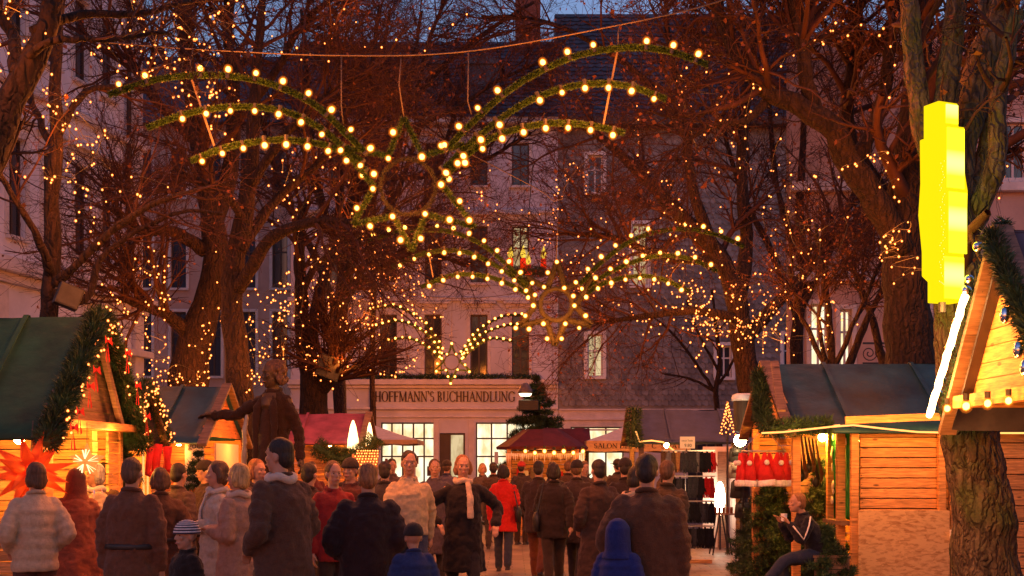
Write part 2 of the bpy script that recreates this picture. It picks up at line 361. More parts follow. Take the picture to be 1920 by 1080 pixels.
def window(M4, parent, h, glass, frame=None, sill=True, hood=0, cols=2, bars=(.62,), surround=0., trim=None, dep=.16):
    frame = frame or m_frame; trim = trim or m_trim; x0, x1, z0, z1 = h; f = MB(M4); t = .055
    f.bb(x0, x0+t, dep-.03, dep+.05, z0, z1); f.bb(x1-t, x1, dep-.03, dep+.05, z0, z1)
    f.bb(x0+t, x1-t, dep-.03, dep+.05, z0, z0+t); f.bb(x0+t, x1-t, dep-.03, dep+.05, z1-t, z1)
    for k in range(1, cols):
        xm = x0+(x1-x0)*k/cols; f.bb(xm-.03, xm+.03, dep-.025, dep+.045, z0+t, z1-t)
    for q in bars:
        zm = z0+(z1-z0)*q; f.bb(x0+t, x1-t, dep-.028, dep+.048, zm-.028, zm+.028)
    wo = f.build('window', frame, parent)
    MB(M4).bb(x0+t*.5, x1-t*.5, dep+.012, dep+.022, z0+t*.5, z1-t*.5).build('pane', glass, wo)
    if sill: MB(M4).bb(x0-.12, x1+.12, -.14, dep-.03, z0-.1, z0-.003).build('sill', trim, wo, bevel=.012)
    if surround:
        q = MB(M4); q.bb(x0-surround, x0-.003, -.045, .02, z0, z1+surround); q.bb(x1+.003, x1+surround, -.045, .02, z0, z1+surround); q.bb(x0-.003, x1+.003, -.045, .02, z1+.003, z1+surround)
        q.build('surround', trim, wo, bevel=.01)
    if hood:
        q = MB(M4); q.bb(x0-.22, x1+.22, -.10, .02, z1+surround+.15, z1+surround+.27); q.bb(x0-.32, x1+.32, -.24, .02, z1+surround+.272, z1+surround+.36)
        if hood == 2: q.prism([(x0-.3, z1+surround+.362), (x1+.3, z1+surround+.362), ((x0+x1)/2, z1+surround+.72)], .22, Matrix.Translation((0, -.2, 0)))
        q.build('pediment', trim, wo, bevel=.01)
    return wo
# --- lilac bookshop building in the middle
FY = 48.0
def fx(px): return XP(px, FY)
def fz(py): return EYE+(HOR-py)/F*FY
bs = thing('bookshop', 'pale lilac bookshop building with lit shop windows and brown lettering over the door', 'building', (fx(820), FY, 0))
BM = frame_matrix((0, FY, 0), (1, 0, 0), (0, -1, 0))
bx0, bx1 = fx(545), fx(1046)
up = []
for px in (632, 728, 812, 898, 976):
    for a, b_ in ((590, 704), (424, 530), (268, 348)): up.append((fx(px-16), fx(px+16), fz(b_), fz(a)))
shop = [(fx(714), fx(815), fz(980), fz(792)), (fx(892), fx(1010), fz(980), fz(792)), (fx(824), fx(872), 0.02, fz(812)), (fx(590), fx(690), fz(960), fz(792))]
wl = MB(BM); wall_with_holes(wl, bx0, bx1, 0, fz(232), up+shop); wl.build('wall', m_lilac, bs)
for h in up: window(BM, bs, h, m_room if (h[0] > fx(950) and fz(540) < h[2] < fz(500)) else m_glass, m_frame_dark, hood=1, surround=.12)
for h in shop[:2]+shop[3:]: window(BM, bs, h, m_shop, m_frame_dark, sill=False, cols=5 if h is shop[0] else 4, bars=(.66, .84))
for h in shop[:2]:
    dsp = MB(BM); u = h[0]+.15
    while u < h[1]-.2:
        w_ = rnd.uniform(.05, .22); hh = rnd.uniform(.15, .5); z_ = rnd.choice((.75, 1.25, 1.7)); dsp.cur = rnd.randrange(3); dsp.bb(u, u+w_, .02, .08, z_, z_+hh); u += w_+rnd.uniform(.01, .2)
    dsp.build('book_display', [m_brick, m_frame, m_frame_dark], bs)
h = shop[2]; dr = MB(BM); dr.bb(h[0], h[0]+.07, .1, .2, .03, h[3]); dr.bb(h[1]-.07, h[1], .1, .2, .03, h[3]); dr.bb(h[0]+.07, h[1]-.07, .1, .2, h[3]-.07, h[3]); dr.bb(h[0]+.07, h[0]+.42, .11, .17, .03, h[3]-.07)
do = dr.build('door', m_frame_dark, bs); MB(BM).bb(h[0]+.05, h[1]-.05, .23, .25, .02, h[3]-.03).build('pane', m_room, do)
co = MB(BM)
for z0, z1, d in ((fz(722), fz(712), .30), (fz(728), fz(723), .16), (fz(768), fz(764), .14), (fz(783), fz(780), .08), (fz(236), fz(224), .5), (fz(565), fz(558), .14), (fz(400), fz(394), .14)):
    co.bb(bx0-.1, bx1-.002, -d, -.002, z0, z1)
co.build('cornice', m_trim, bs, bevel=.015)
pi = MB(BM)
for px in (884, 818): pi.bb(fx(px-5), fx(px+5), -.05, -.002, 0, fz(786))
pi.build('pilaster', m_trim, bs, bevel=.01)
pw = MB(BM).tube([(fx(697), -.12, 0), (fx(697), -.12, fz(240))], .06, 10); pw.build('drainpipe', m_brick, bs, smooth=True)
# flower boxes with sprigs along the first floor ledge
rng = np.random.default_rng(5)
n = 2600; B = np.stack([rng.uniform(fx(600), fx(1010), n), FY-.18+rng.normal(0, .05, n), fz(711)+.02+np.abs(rng.normal(0, .06, n))], 1)
V, T = spikes(B, rng.normal(size=(n, 3))+[0, -.2, .8], rng.uniform(.08, .2, n), np.full(n, .035), rng)
np_mesh('ledge_greenery', V, None, T, [m_fir], bs, smooth=False)
# slate roof with real slates
def shingle_field(u0, u1, w0, w1, su, sw, fn, nrmv, rng, ragged=.0, wave=False):
    rows = int((w1-w0)/sw); cols = int((u1-u0)/su)+1; V = []; T = []
    out = Vector(nrmv)
    for i in range(rows):
        for j in range(cols):
            u = u0+(j+(.5 if i % 2 else 0))*su; w_ = w1-(i+1)*sw
            if u+su > u1+su*.5: continue
            k = len(V); lift = .03+.02*rng.random()
            pts = [(u+.004, w_+sw*1.25, 0), (u+su-.004, w_+sw*1.25, 0), (u+su-.004, w_+sw*.3, lift), (u+su*(.86 if wave else .72), w_+.004, lift+.004), (u+su*(.62 if wave else .3), w_+.004, lift+.004), (u+.004, w_+sw*(.42 if wave else .3), lift)]
            for a, b_, c in pts: V.append(Vector(fn(a, b_))+out*(.006+c+.0004*(j % 2)))
            T.append([k+q for q in range(5, -1, -1)])
    return V, T
ry0, rz0 = FY-.55, fz(226)
roof_len = 6.2; ra = R(43)
def roof_fn(u, w_): return (u, ry0+w_*math.cos(ra), rz0+w_*math.sin(ra))
V, T = shingle_field(bx0-.3, bx1+.02, 0, roof_len, .42, .30, roof_fn, (0, -math.sin(ra), math.cos(ra)), rnd)
rf = MB(); rf.add(V, T); rf.add([roof_fn(bx0-.3, 0), roof_fn(bx1, 0), roof_fn(bx1, roof_len), roof_fn(bx0-.3, roof_len), (bx1, FY+8.5, rz0), (bx0-.3, FY+8.5, rz0)], [(0, 1, 2, 3), (3, 2, 4, 5), (1, 4, 2), (0, 3, 5)])
rfo = rf.build('roof', m_roof, bs)
ch = MB(); cx0, cx1 = XP(966, 52), XP(1013, 52); ch.bb(cx0, cx1, 51.6, 52.5, rz0+2.2, rz0+6.2); ch.bb(cx0-.08, cx1+.08, 51.5, 52.6, rz0+6.2, rz0+6.4); ch.build('chimney', m_brick, rfo)
for px in (690, 800, 905):
    d = MB(); xc = XP(px, FY+1.2); d.bb(xc-.65, xc+.65, FY+.6, FY+2.4, rz0+.9, rz0+2.3)
    d.prism([(xc-.85, rz0+2.3), (xc+.85, rz0+2.3), (xc, rz0+2.75)], 2.2, Matrix.Translation((0, FY+.5, 0))); dd = d.build('dormer', m_roof, rfo)
# the writing over the shop
def glyph(b, ch, x, z, hgt, y0, dep):
    th, tn, sf = .155, .06, .24; k = [0]
    def quad(pts): 
        b.prism([(x+p[0]*hgt, z+p[1]*hgt) for p in pts], dep+.0015*k[0], Matrix.Translation((0, y0-.0015*k[0], 0))); k[0] += 1
    def ln(x0, z0, x1, z1, w_):
        dx, dz = x1-x0, z1-z0; L = math.hypot(dx, dz)
        if abs(dx) > abs(dz)*3: nx, nz = 0, w_/2
        else: nx, nz = w_/2, 0
        quad([(x0-nx, z0-nz), (x1-nx, z1-nz), (x1+nx, z1+nz), (x0+nx, z0+nz)])
    def st(xc, w_=th, top=True, bot=True):
        ln(xc, 0, xc, 1, w_)
        if top: ln(xc-sf/2, .975, xc+sf/2, .975, .045)
        if bot: ln(xc-sf/2, .025, xc+sf/2, .025, .045)
    def arc(cx, cz, rx, rz, a0, a1, wt=th, wn=tn, n=18):
        pin, pout = [], []
        for i in range(n+1):
            a = R(a0+(a1-a0)*i/n); c, s_ = math.cos(a), math.sin(a); w_ = wn+(wt-wn)*abs(c)**1.4
            pout.append((cx+c*rx, cz+s_*rz)); pin.append((cx+c*(rx-w_), cz+s_*(rz-wn)))
        for i in range(n): quad([pout[i], pout[i+1], pin[i+1], pin[i]]); k[0] -= 1
        k[0] += 1
    adv = .8
    if ch == 'H': st(.14); st(.62); ln(.14, .52, .62, .52, .06); adv = .80
    elif ch == 'O': arc(.42, .5, .4, .52, 0, 360, n=30); adv = .86
    elif ch in 'FE':
        st(.14); ln(.14, .975, .55, .975, .05); ln(.14, .52, .44, .52, .055); ln(.54, .86, .54, .99, .04); ln(.44, .44, .44, .60, .04); adv = .62
        if ch == 'E': ln(.14, .025, .56, .025, .05); ln(.55, .01, .55, .14, .04)
    elif ch == 'M': st(.12, tn); st(.82); ln(.14, .98, .46, .04, .13); ln(.46, .04, .80, .98, .055); adv = .98
    elif ch == 'A': ln(.08, .02, .38, 1, .06); ln(.36, 1, .68, .02, .15); ln(.2, .36, .56, .36, .05); ln(-.02, .025, .2, .025, .045); ln(.56, .025, .8, .025, .045); adv = .78
    elif ch == 'N': st(.12, tn, True, True); st(.68, tn, True, False); ln(.13, .96, .66, .03, .15); adv = .84
    elif ch == 'S': arc(.28, .735, .23, .27, 20, 270, .13); arc(.28, .265, .25, .27, 90, -160, .13); adv = .58
    elif ch == 'B': st(.14, th); arc(.26, .75, .25, .25, -90, 90); arc(.26, .26, .29, .26, -90, 90); ln(.14, .975, .28, .975, .05); ln(.14, .025, .28, .025, .05); ln(.14, .51, .28, .51, .05); adv = .64
    elif ch == 'U': ln(.16, .3, .16, 1, th); ln(.62, .3, .62, 1, tn); arc(.39, .31, .305, .33, 180, 360, .12); ln(.03, .975, .29, .975, .045); ln(.52, .975, .72, .975, .045); adv = .78
    elif ch in 'CG':
        arc(.44, .5, .42, .52, 42, 318, n=26); ln(.74, .72, .74, .96, .045); adv = .8
        if ch == 'G': ln(.72, .06, .72, .42, .13); ln(.58, .42, .84, .42, .045); adv = .86
    elif ch == 'D': st(.14); arc(.3, .5, .44, .5, -90, 90, n=22); ln(.14, .975, .32, .975, .05); ln(.14, .025, .32, .025, .05); adv = .82
    elif ch == 'L': st(.14); ln(.14, .025, .56, .025, .05); ln(.55, .01, .55, .2, .045); adv = .6
    elif ch == 'T': ln(.33, 0, .33, 1, th); ln(.02, .97, .64, .97, .055); ln(.21, .025, .45, .025, .045); ln(.03, .82, .03, .99, .045); ln(.63, .82, .63, .99, .045); adv = .68
    elif ch == 'P': st(.14); arc(.26, .74, .27, .26, -90, 90); ln(.14, .975, .28, .975, .05); ln(.14, .49, .28, .49, .05); adv = .58
    elif ch == 'I': st(.14); adv = .3
    elif ch == '-': ln(.05, .45, .35, .45, .07); adv = .42
    elif ch == '.': ln(.05, .05, .17, .05, .1); adv = .22
    elif ch == '`': ln(.05, 1.05, .17, .74, .10); adv = .24
    elif ch == ' ': adv = .32
    return adv*hgt
def word_width(t): return sum(glyph(MB(), c, 0, 0, 1, 0, .02) for c in t)
txt = 'HOFFMANN`S BUCHHANDLUNG'; zh = fz(734)-fz(753); tw = word_width(txt)*zh; sx = (fx(966)-fx(703))/tw
x = 0.0
for c_ in txt:
    b = MB(BM @ Matrix.Translation((fx(703), 0, 0)) @ Matrix.Diagonal((sx, 1, 1, 1))); a = glyph(b, c_, x, fz(753), zh, -.07, .06)
    if b.v: b.build('letter', m_letter, bs)
    x += a
# --- slate-hung house
sh = thing('slate_house', 'grey slate-hung house with white window frames and a cream ground floor beside the bookshop', 'building', (fx(1250), FY, 0))
sx0, sx1 = fx(1047), fx(1560)
SM = frame_matrix((0, FY+.05, 0), (1, 0, 0), (0, -1, 0))
sw_ = [(fx(1102), fx(1130), fz(706), fz(627)), (fx(1345), fx(1372), fz(708), fz(648)), (fx(1186), fx(1214), fz(470), fz(420)), (fx(1186), fx(1214), fz(535), fz(476)), (fx(1345), fx(1372), fz(540), fz(470)), (fx(1102), fx(1130), fz(360), fz(290)), (fx(1345), fx(1372), fz(360), fz(290)), (fx(1470), fx(1497), fz(706), fz(627))]
sw_ = sw_[:4]+sw_[5:6]+sw_[7:]
gw = [(fx(1070), fx(1170), .6, fz(800)), (fx(1290), fx(1345), .05, fz(800)), (fx(1380), fx(1460), .6, fz(800))]
wl = MB(SM); wall_with_holes(wl, sx0, sx1, 0, fz(767), gw); wl.build('ground_floor_wall', m_trim, sh)
wl = MB(SM); wall_with_holes(wl, sx0, sx1, fz(767), fz(222), sw_); wl.build('upper_wall', m_slate, sh)
def slate_fn(u, w_): return (u, FY+.05, w_)
V, T = shingle_field(sx0, sx1, fz(766), fz(222), .25, .20, slate_fn, (0, -1, 0), rnd, wave=True)
V2, T2 = [], []
for f in T:
    xs_ = [V[i].x for i in f]; zs_ = [V[i].z for i in f]
    if any(max(xs_) > hh[0]-.02 and min(xs_) < hh[1]+.02 and max(zs_) > hh[2]-.02 and min(zs_) < hh[3]+.02 for hh in sw_): continue
    k = len(V2); V2 += [V[i] for i in f]; T2.append(list(range(k, k+len(f))))
MB().add(V2, T2).build('shingles', m_slate, sh)
for i, hh in enumerate(sw_): window(SM, sh, hh, m_room if i in (0, 2, 3) else m_glass, m_white, surround=.14, trim=m_white)
for hh in gw: window(SM, sh, hh, m_shop if hh is gw[0] else m_glass, m_frame_dark, sill=False, cols=3)
b = MB(SM)
for z_ in (fz(786), fz(806), fz(768)): b.bb(sx0, sx1, -.07, -.002, z_-.03, z_+.03)
b.build('band_moulding', m_trim, sh)
rfh = MB(); zr0 = fz(224)
def sroof_fn(u, w_): return (u, FY-.5+w_*math.cos(R(47)), zr0+w_*math.sin(R(47)))
V, T = shingle_field(sx0+.02, sx1, 0, 7.6, .42, .30, sroof_fn, (0, -math.sin(R(47)), math.cos(R(47))), rnd); rfh.add(V, T)
rfh.add([sroof_fn(sx0, 0), sroof_fn(sx1, 0), sroof_fn(sx1, 7.6), sroof_fn(sx0, 7.6), (sx1, FY+10, zr0), (sx0, FY+10, zr0)], [(0, 1, 2, 3), (3, 2, 4, 5), (1, 4, 2), (0, 3, 5), (0, 5, 4, 1)]); rfh.build('roof', m_roof, sh)
b = MB(); b.bb(sx0, sx1, FY-.55, FY+.04, zr0-.3, zr0-.02); b.build('eaves_board', m_frame_dark, sh)
# --- dim house behind the left trees
dh = thing('brown_townhouse', 'dim ochre townhouse with tall dark windows half hidden behind the thick twin-trunked tree', 'building', (fx(380), 51, 0))
DM = frame_matrix((0, 51, 0), (1, 0, 0), (0, -1, 0)); e0, e1 = XP(215, 51), XP(548, 51)
wh = []
for px in (270, 335, 400, 465, 525):
    for a, b_ in ((585, 705), (430, 540), (280, 370)): wh.append((XP(px-14, 51), XP(px+14, 51), EYE+(HOR-b_)/F*51, EYE+(HOR-a)/F*51))
wl = MB(DM); wall_with_holes(wl, e0, e1, 0, 15.2, wh); wl.build('wall', m_ochre, dh)
for hh in wh: window(DM, dh, hh, m_glass, m_frame_dark, surround=.12)
b = MB(); b.add([(e0, 50.5, 15.2), (e1, 50.5, 15.2), (e1, 55, 19.2), (e0, 55, 19.2), (e1, 60, 15.2), (e0, 60, 15.2)], [(0, 1, 2, 3), (3, 2, 4, 5), (1, 4, 2), (0, 3, 5), (0, 5, 4, 1)]); b.build('roof', m_roof, dh)
# --- grand pale building on the left, its facade running into depth
lb = thing('grand_pale_building', 'grand pale lilac building with pedimented tall windows receding along the left side', 'building', (-11.4, 39.4, 0))
ud = Vector((.186, .9825, 0)); LM = frame_matrix((-11.4, 39.4, 0), ud, (ud.y, -ud.x, 0))
lw = []
for t in (-2.1, -3.6, -5.2, -6.8, -8.4, -10.0, -11.6, -13.2, -14.8, -16.4):
    lw.append((t-.38, t+.38, 7.5, 10.05)); lw.append((t-.38, t+.38, 12.4, 14.7)); lw.append((t-.36, t+.36, 16.6, 18.4))
lg = [(-1.9, -.9, .9, 4.3), (-5, -3, .5, 4.6), (-8.6, -6.6, .5, 4.6), (-12.2, -10.2, .5, 4.6)]
wl = MB(LM); wall_with_holes(wl, -20, 0, 0, 22, lw+lg); wl.bb(-.35, 0, .35, 9, 0, 22); wl.build('wall', m_lilac2, lb)
for hh in lw: window(LM, lb, hh, m_glass, m_frame_dark, hood=1 if hh[2] < 9 else 0, surround=.16, bars=(.7,))
for hh in lg: window(LM, lb, hh, m_glass, m_frame_dark, cols=3)
b = MB(LM)
for z0, z1, d in ((6.25, 6.5, .2), (6.5, 6.72, .42), (6.72, 6.9, .3), (11.3, 11.5, .16), (15.6, 15.75, .16), (4.95, 5.15, .3)): b.bb(-20, .25 if d > .25 else .12, -d, -.002, z0, z1)
b.build('cornice', m_trim, lb, bevel=.02)
b = MB(LM)
for t in (-.35, -2.85, -7.6): b.bb(t-.28, t+.28, -.12, -.002, 0, 6.2)
for t in (-.4,): b.bb(t-.3, t+.3, -.1, -.002, 6.92, 22)
b.build('pilaster', m_trim, lb, bevel=.015)
MB(LM).tube([(-1.0, -.1, 6.95), (-1.0, -.1, 22)], .07, 10).build('drainpipe', m_iron, lb, smooth=True)
# --- house on the right behind the trees, with a wrought iron balcony
rh = thing('balcony_house', 'rose coloured house with a wrought iron balcony behind the blue stall roof', 'building', (12, 33, 0))
RY = 33.0; HM = frame_matrix((0, RY, 0), (1, 0, 0), (0, -1, 0))
def hx(px): return XP(px, RY)
def hz(py): return EYE+(HOR-py)/F*RY
hw = [(hx(1520), hx(1552), hz(690), hz(570)), (hx(1575), hx(1597), hz(690), hz(580)), (hx(1700), hx(1740), hz(680), hz(540)), (hx(1790), hx(1830), hz(680), hz(540)), (hx(1600), hx(1640), hz(470), hz(370)), (hx(1700), hx(1740), hz(470), hz(370)), (hx(1880), hx(1925), hz(335), hz(230)), (hx(1700), hx(1740), hz(280), hz(180))]
wl = MB(HM); wall_with_holes(wl, hx(1480), hx(2100), 0, hz(60), hw); wl.build('wall', m_ochre, rh)
for i, hh in enumerate(hw): window(HM, rh, hh, m_shop if i < 2 else m_glass, m_frame, surround=.12)
b = MB(HM)
for py in (352, 520): b.bb(hx(1480), hx(2100), -.25, -.002, hz(py)-.12, hz(py)+.12)
b.build('cornice', m_trim, rh, bevel=.02)
b = MB(HM); b.bb(hx(1600), hx(1760), -.9, -.01, hz(688)-.15, hz(688)); b.build('balcony_slab', m_trim, rh)
b = MB(HM); b.bb(hx(1600), hx(1760), -.9, -.86, hz(650)-.02, hz(650)+.03); b.bb(hx(1600), hx(1760), -.9, -.86, hz(686)-.02, hz(686)+.02)
for k in range(7):
    c0 = hx(1612+22*k); zc = (hz(650)+hz(686))/2; pts = []
    for i in range(26):
        a = i*.42*(1 if k % 2 else -1); r_ = .20*(1-i/30); pts.append((c0+r_*math.cos(a), -.88, zc+r_*math.sin(a)))
    b.tube(pts, .014, 6)
b.build('balcony_railing', m_iron, rh)
# ------------------------------------------------------------------ bare trees
def children(Pn, Rn, nper, l0, l1, K, rng, ang, up, wig, tmin=.3, rs=.62, rmax=1e9, rmin=.003):
    N, K0, _ = Pn.shape; nper = np.broadcast_to(np.asarray(nper), (N,)).astype(int)
    idx = np.repeat(np.arange(N), nper); M = len(idx); t = tmin+(1-tmin)*rng.random(M)**.8
    f = t*(K0-1); i = np.minimum(f.astype(int), K0-2); fr = (f-i)[:, None]
    A = Pn[idx, i]; Bq = Pn[idx, i+1]; pos = A*(1-fr)+Bq*fr; tan = nrm(Bq-A); r0 = (Rn[idx, i]*(1-fr[:, 0])+Rn[idx, i+1]*fr[:, 0])*rs
    r0 = np.clip(r0, rmin, rmax)
    per = nrm(np.cross(tan, rng.normal(size=(M, 3)))); a = np.radians(rng.uniform(ang[0], ang[1], M))[:, None]
    d = nrm(tan*np.cos(a)+per*np.sin(a)+np.array([0, 0, up])); L = rng.uniform(l0, l1, M)*(1.15-.5*t); step = (L/(K-1))[:, None]
    out = [pos]; q = pos
    for k in range(K-1):
        d = nrm(d+rng.normal(size=(M, 3))*wig+np.array([0, 0, up*.18])); q = q+d*step; out.append(q)
    Pc = np.stack(out, 1); Rc = r0[:, None]*np.linspace(1, .35, K)[None]
    return Pc, np.maximum(Rc, rmin*.8)
def furrowed(tb, c, rng, n=96, m=260):
    u = np.linspace(0, len(c)-1, m); j = np.arange(len(c)); q = np.stack([np.interp(u, j, c[:, k]) for k in range(4)], 1); a = np.arange(n)*2*np.pi/n; s_ = np.concatenate([[0], np.cumsum(np.linalg.norm(np.diff(q[:, :3], axis=0), axis=1))])
    A, S = np.meshgrid(a, s_); w1 = .55*np.sin(S*7.3+3*np.sin(A*2))+.35*np.sin(S*17+A*3)+.25*np.sin(S*31-A*5); ridge = np.abs(np.sin(A*9+w1*1.6))**.6*.5+np.abs(np.sin(A*14-w1*2.1+S*2))**.7*.35+.25*np.abs(np.sin(S*23+3*np.sin(A*11)))
    rr = q[:, 3][:, None]*(1+.10*(ridge-.6)+.05*np.sin(A*3+S*1.3))+rng.normal(0, .0018, A.shape)
    V = np.stack([q[:, 0][:, None]+rr*np.cos(A), q[:, 1][:, None]+rr*np.sin(A), np.repeat(q[:, 2][:, None], n, 1)], -1).reshape(-1, 3)
    i = np.arange(m-1)[:, None]*n; k = np.arange(n)[None]; k2 = (k+1) % n; tb.blades(V, np.stack([i+k, i+k2, i+n+k2, i+n+k], -1).reshape(-1, 4))
def tree(name, label, limbs, Y, seed, lv, cat='tree', leaves=0, bark=None, group=None, trunk_n=10, twig_r=.0035, leaf_size=(.04, .085), keep=None, furrow=False):
    """limbs: [(px, py, dY, radius_px) ...] poly-lines at depth Y; lv: per level (count, len0, len1, points, up)"""
    rng = np.random.default_rng(seed); t0 = None; polys = []; tb = MB()
    for li, L in enumerate(limbs):
        pts = [tuple(P(a, b, Y+dy)) for a, b, dy, r in L]; rr = [r*(Y+dy)/F for a, b, dy, r in L]
        n = max(8, len(L)*4); c = curve([(*p, r) for p, r in zip(pts, rr)], n)
        wob = np.cumsum(rng.normal(size=(n, 3))*.012, axis=0); c[:, :3] += wob-wob[0]
        if li == 0 and c[0, 2] > .3:
            foot = c[0].copy(); d = c[1]-c[0]; k = (foot[2])/max(.25, d[2]/np.linalg.norm(d[:3])+.01)
            base = foot[:3]*1; base[2] = -.05; base[0] -= (d[0]/max(d[2], .05))*foot[2]*.5
            c = np.vstack([[*base, foot[3]*1.35], [*(base*.7+foot[:3]*.3), foot[3]*1.12], c])
        if t0 is None: t0 = c[0, :3].copy()
        rad = c[:, 3]*(1+.06*np.sin(np.arange(len(c))*1.7+seed))
        if furrow and li == 0: furrowed(tb, c, rng); polys.append(c); continue
        tb.tube([tuple(p) for p in c[:, :3]], list(rad), trunk_n if li == 0 else 8); polys.append(c)
    th_ = thing(name, label, cat, (t0[0], t0[1], 0), group=group)
    tb.build('trunk', bark or m_bark, th_, smooth=True)
    K = 10; Pn = []; Rn = []
    for c in polys:
        u = np.linspace(0, len(c)-1, K); j = np.arange(len(c))
        Pn.append(np.stack([np.interp(u, j, c[:, k]) for k in range(3)], 1)); Rn.append(np.interp(u, j, c[:, 3]))
    Pn = np.array(Pn); Rn = np.array(Rn); V = []; Q = []; off = 0; last = None
    for k, (cnt, l0, l1, kp, up) in enumerate(lv):
        tm = .55 if k == 0 else .25
        if k == 0:
            nn = np.full(len(Pn), cnt); nn[0] = max(1, cnt//2)
            Pn, Rn = children(Pn, Rn, nn, l0, l1, kp, rng, (28, 70), up, .16, tmin=.45, rs=.45, rmax=.12, rmin=twig_r)
        else: Pn, Rn = children(Pn, Rn, cnt, l0, l1, kp, rng, (25, 65), up, .20, tmin=.15, rs=.6, rmin=twig_r)
        ex = CX+F*Pn[:, :, 0]/Pn[:, :, 1]; ey = HOR-F*(Pn[:, :, 2]-EYE)/Pn[:, :, 1]     # no twigs before the shop lettering or low over the stalls
        ok = ~(((ex > 645) & (ex < 1000) & (ey > 712)) | (ey > 760)).any(axis=1); Pn = Pn[ok]; Rn = Rn[ok]
        v, q = tubes(Pn, Rn, 5 if k == 0 else 3, rng); V.append(v); Q.append(q+off); off += len(v)
    cr = np_mesh('crown', np.vstack(V), np.vstack(Q), None, [m_twig], th_)
    if leaves:
        tips = Pn.reshape(-1, 3); pick = tips[rng.integers(0, len(tips), leaves)]+rng.normal(0, .02, (leaves, 3))
        s = rng.uniform(*leaf_size, leaves)[:, None]; a = nrm(rng.normal(size=(leaves, 3))+[0, 0, -.8]); b = nrm(np.cross(a, rng.normal(size=(leaves, 3)))); c3 = np.cross(a, b)
        LV = np.stack([pick, pick+a*s*.5+b*s*.38+c3*s*.12, pick+a*s, pick+a*s*.5-b*s*.38+c3*s*.12], 1).reshape(-1, 3)
        np_mesh('withered_foliage', LV, np.arange(len(LV)).reshape(-1, 4), None, [m_leaf], cr, smooth=False)
    return th_
# slim tree before the pale building
tree('slim_tree', 'slim bare tree with a loudspeaker in its fork, just behind the green roofed stall', [
    [(88, 640, 0, 19), (98, 520, 0, 16), (102, 420, 0, 15), (112, 250, 0, 13), (110, 120, 0, 11), (120, -40, .2, 8)],
    [(95, 520, 0, 11), (75, 470, -.3, 8), (35, 400, -.6, 6), (-10, 330, -.8, 5)],
    [(96, 540, 0, 11), (140, 500, -.2, 8), (210, 430, -.3, 7), (300, 385, -.4, 5), (420, 350, -.5, 3)],
    [(98, 560, 0, 9), (160, 560, .3, 8), (200, 480, .5, 6), (330, 405, .6, 4), (420, 410, .6, 3)],
    [(112, 250, 0, 8), (150, 170, .2, 6), (220, 150, .3, 5), (290, 130, .4, 4)],
    [(108, 290, 0, 8), (60, 190, .4, 6), (40, 140, .5, 4)]], 16.2, 11,
    [(7, .8, 1.8, 7, .12), (4, .35, .9, 5, .06), (4, .15, .4, 4, 0)], leaves=90)
tree('leaning_tree', 'dark leaning tree limb crossing the top corner of the pale building', [
    [(-150, 760, 0, 36), (-60, 420, 0, 32), (0, 210, 0, 29), (35, 130, 0, 25), (78, 20, 0, 20), (95, -80, 0, 16)],
    [(30, 140, 0, 14), (22, 70, .2, 12), (-10, 10, .3, 10)],
    [(60, 60, 0, 11), (150, 22, .3, 8), (270, 20, .5, 6), (350, 0, .6, 4)],
    [(45, 110, 0, 9), (110, 75, -.2, 7), (230, 85, -.1, 5), (330, 75, .1, 3)]], 10.5, 12,
    [(7, .6, 1.4, 6, .1), (5, .3, .7, 5, .05), (4, .12, .3, 4, 0)], leaves=60)
tree('twin_trunk_tree', 'massive gnarled bare tree leaning over the blue stall, behind the statue', [
    [(352, 760, 0, 40), (352, 690, 0, 37), (370, 610, 0, 31), (395, 520, 0, 27), (392, 430, 0, 23), (372, 330, 0, 19), (350, 200, 0, 15), (330, 20, 0, 14), (330, -60, 0, 10)],
    [(392, 430, 0, 20), (430, 330, .4, 16), (440, 200, .7, 13), (425, 60, .8, 10), (430, -60, .8, 8)],
    [(365, 640, 0, 16), (320, 600, -.4, 12), (270, 575, -.7, 9), (235, 560, -.9, 6)],
    [(385, 470, 0, 14), (320, 440, -.4, 11), (260, 440, -.8, 8), (215, 400, -1, 5)],
    [(440, 230, .7, 10), (520, 130, .5, 8), (570, 40, .2, 7), (640, -20, 0, 5)],
    [(360, 260, 0, 10), (290, 180, .5, 8), (240, 90, .8, 6)]], 25, 13,
    [(18, 1.2, 3.8, 8, .10), (9, .5, 1.6, 6, .05), (8, .25, .75, 4, 0)], leaves=600)
tree('straight_tree', 'straight bare tree with a smooth pole-like trunk directly behind the statue head', [
    [(455, 760, 0, 25), (450, 690, 0, 24), (440, 580, 0, 21), (445, 500, 0, 20), (460, 420, 0, 18), (480, 260, 0, 13), (490, 90, 0, 9), (500, -40, 0, 6)],
    [(446, 540, 0, 14), (500, 460, -.5, 12), (560, 425, -.8, 10), (640, 420, -.9, 7), (740, 445, -1, 4)],
    [(450, 470, 0, 12), (520, 370, .5, 9), (600, 300, .6, 7), (650, 200, .7, 5)],
    [(470, 350, 0, 10), (540, 250, -.4, 8), (620, 180, -.6, 5), (700, 150, -.7, 4)],
    [(462, 420, 0, 9), (410, 360, -.5, 7), (330, 330, -.7, 4)]], 22.5, 14,
    [(18, 1.0, 3.4, 8, .08), (9, .45, 1.4, 6, .04), (8, .22, .65, 4, 0)], leaves=1000)
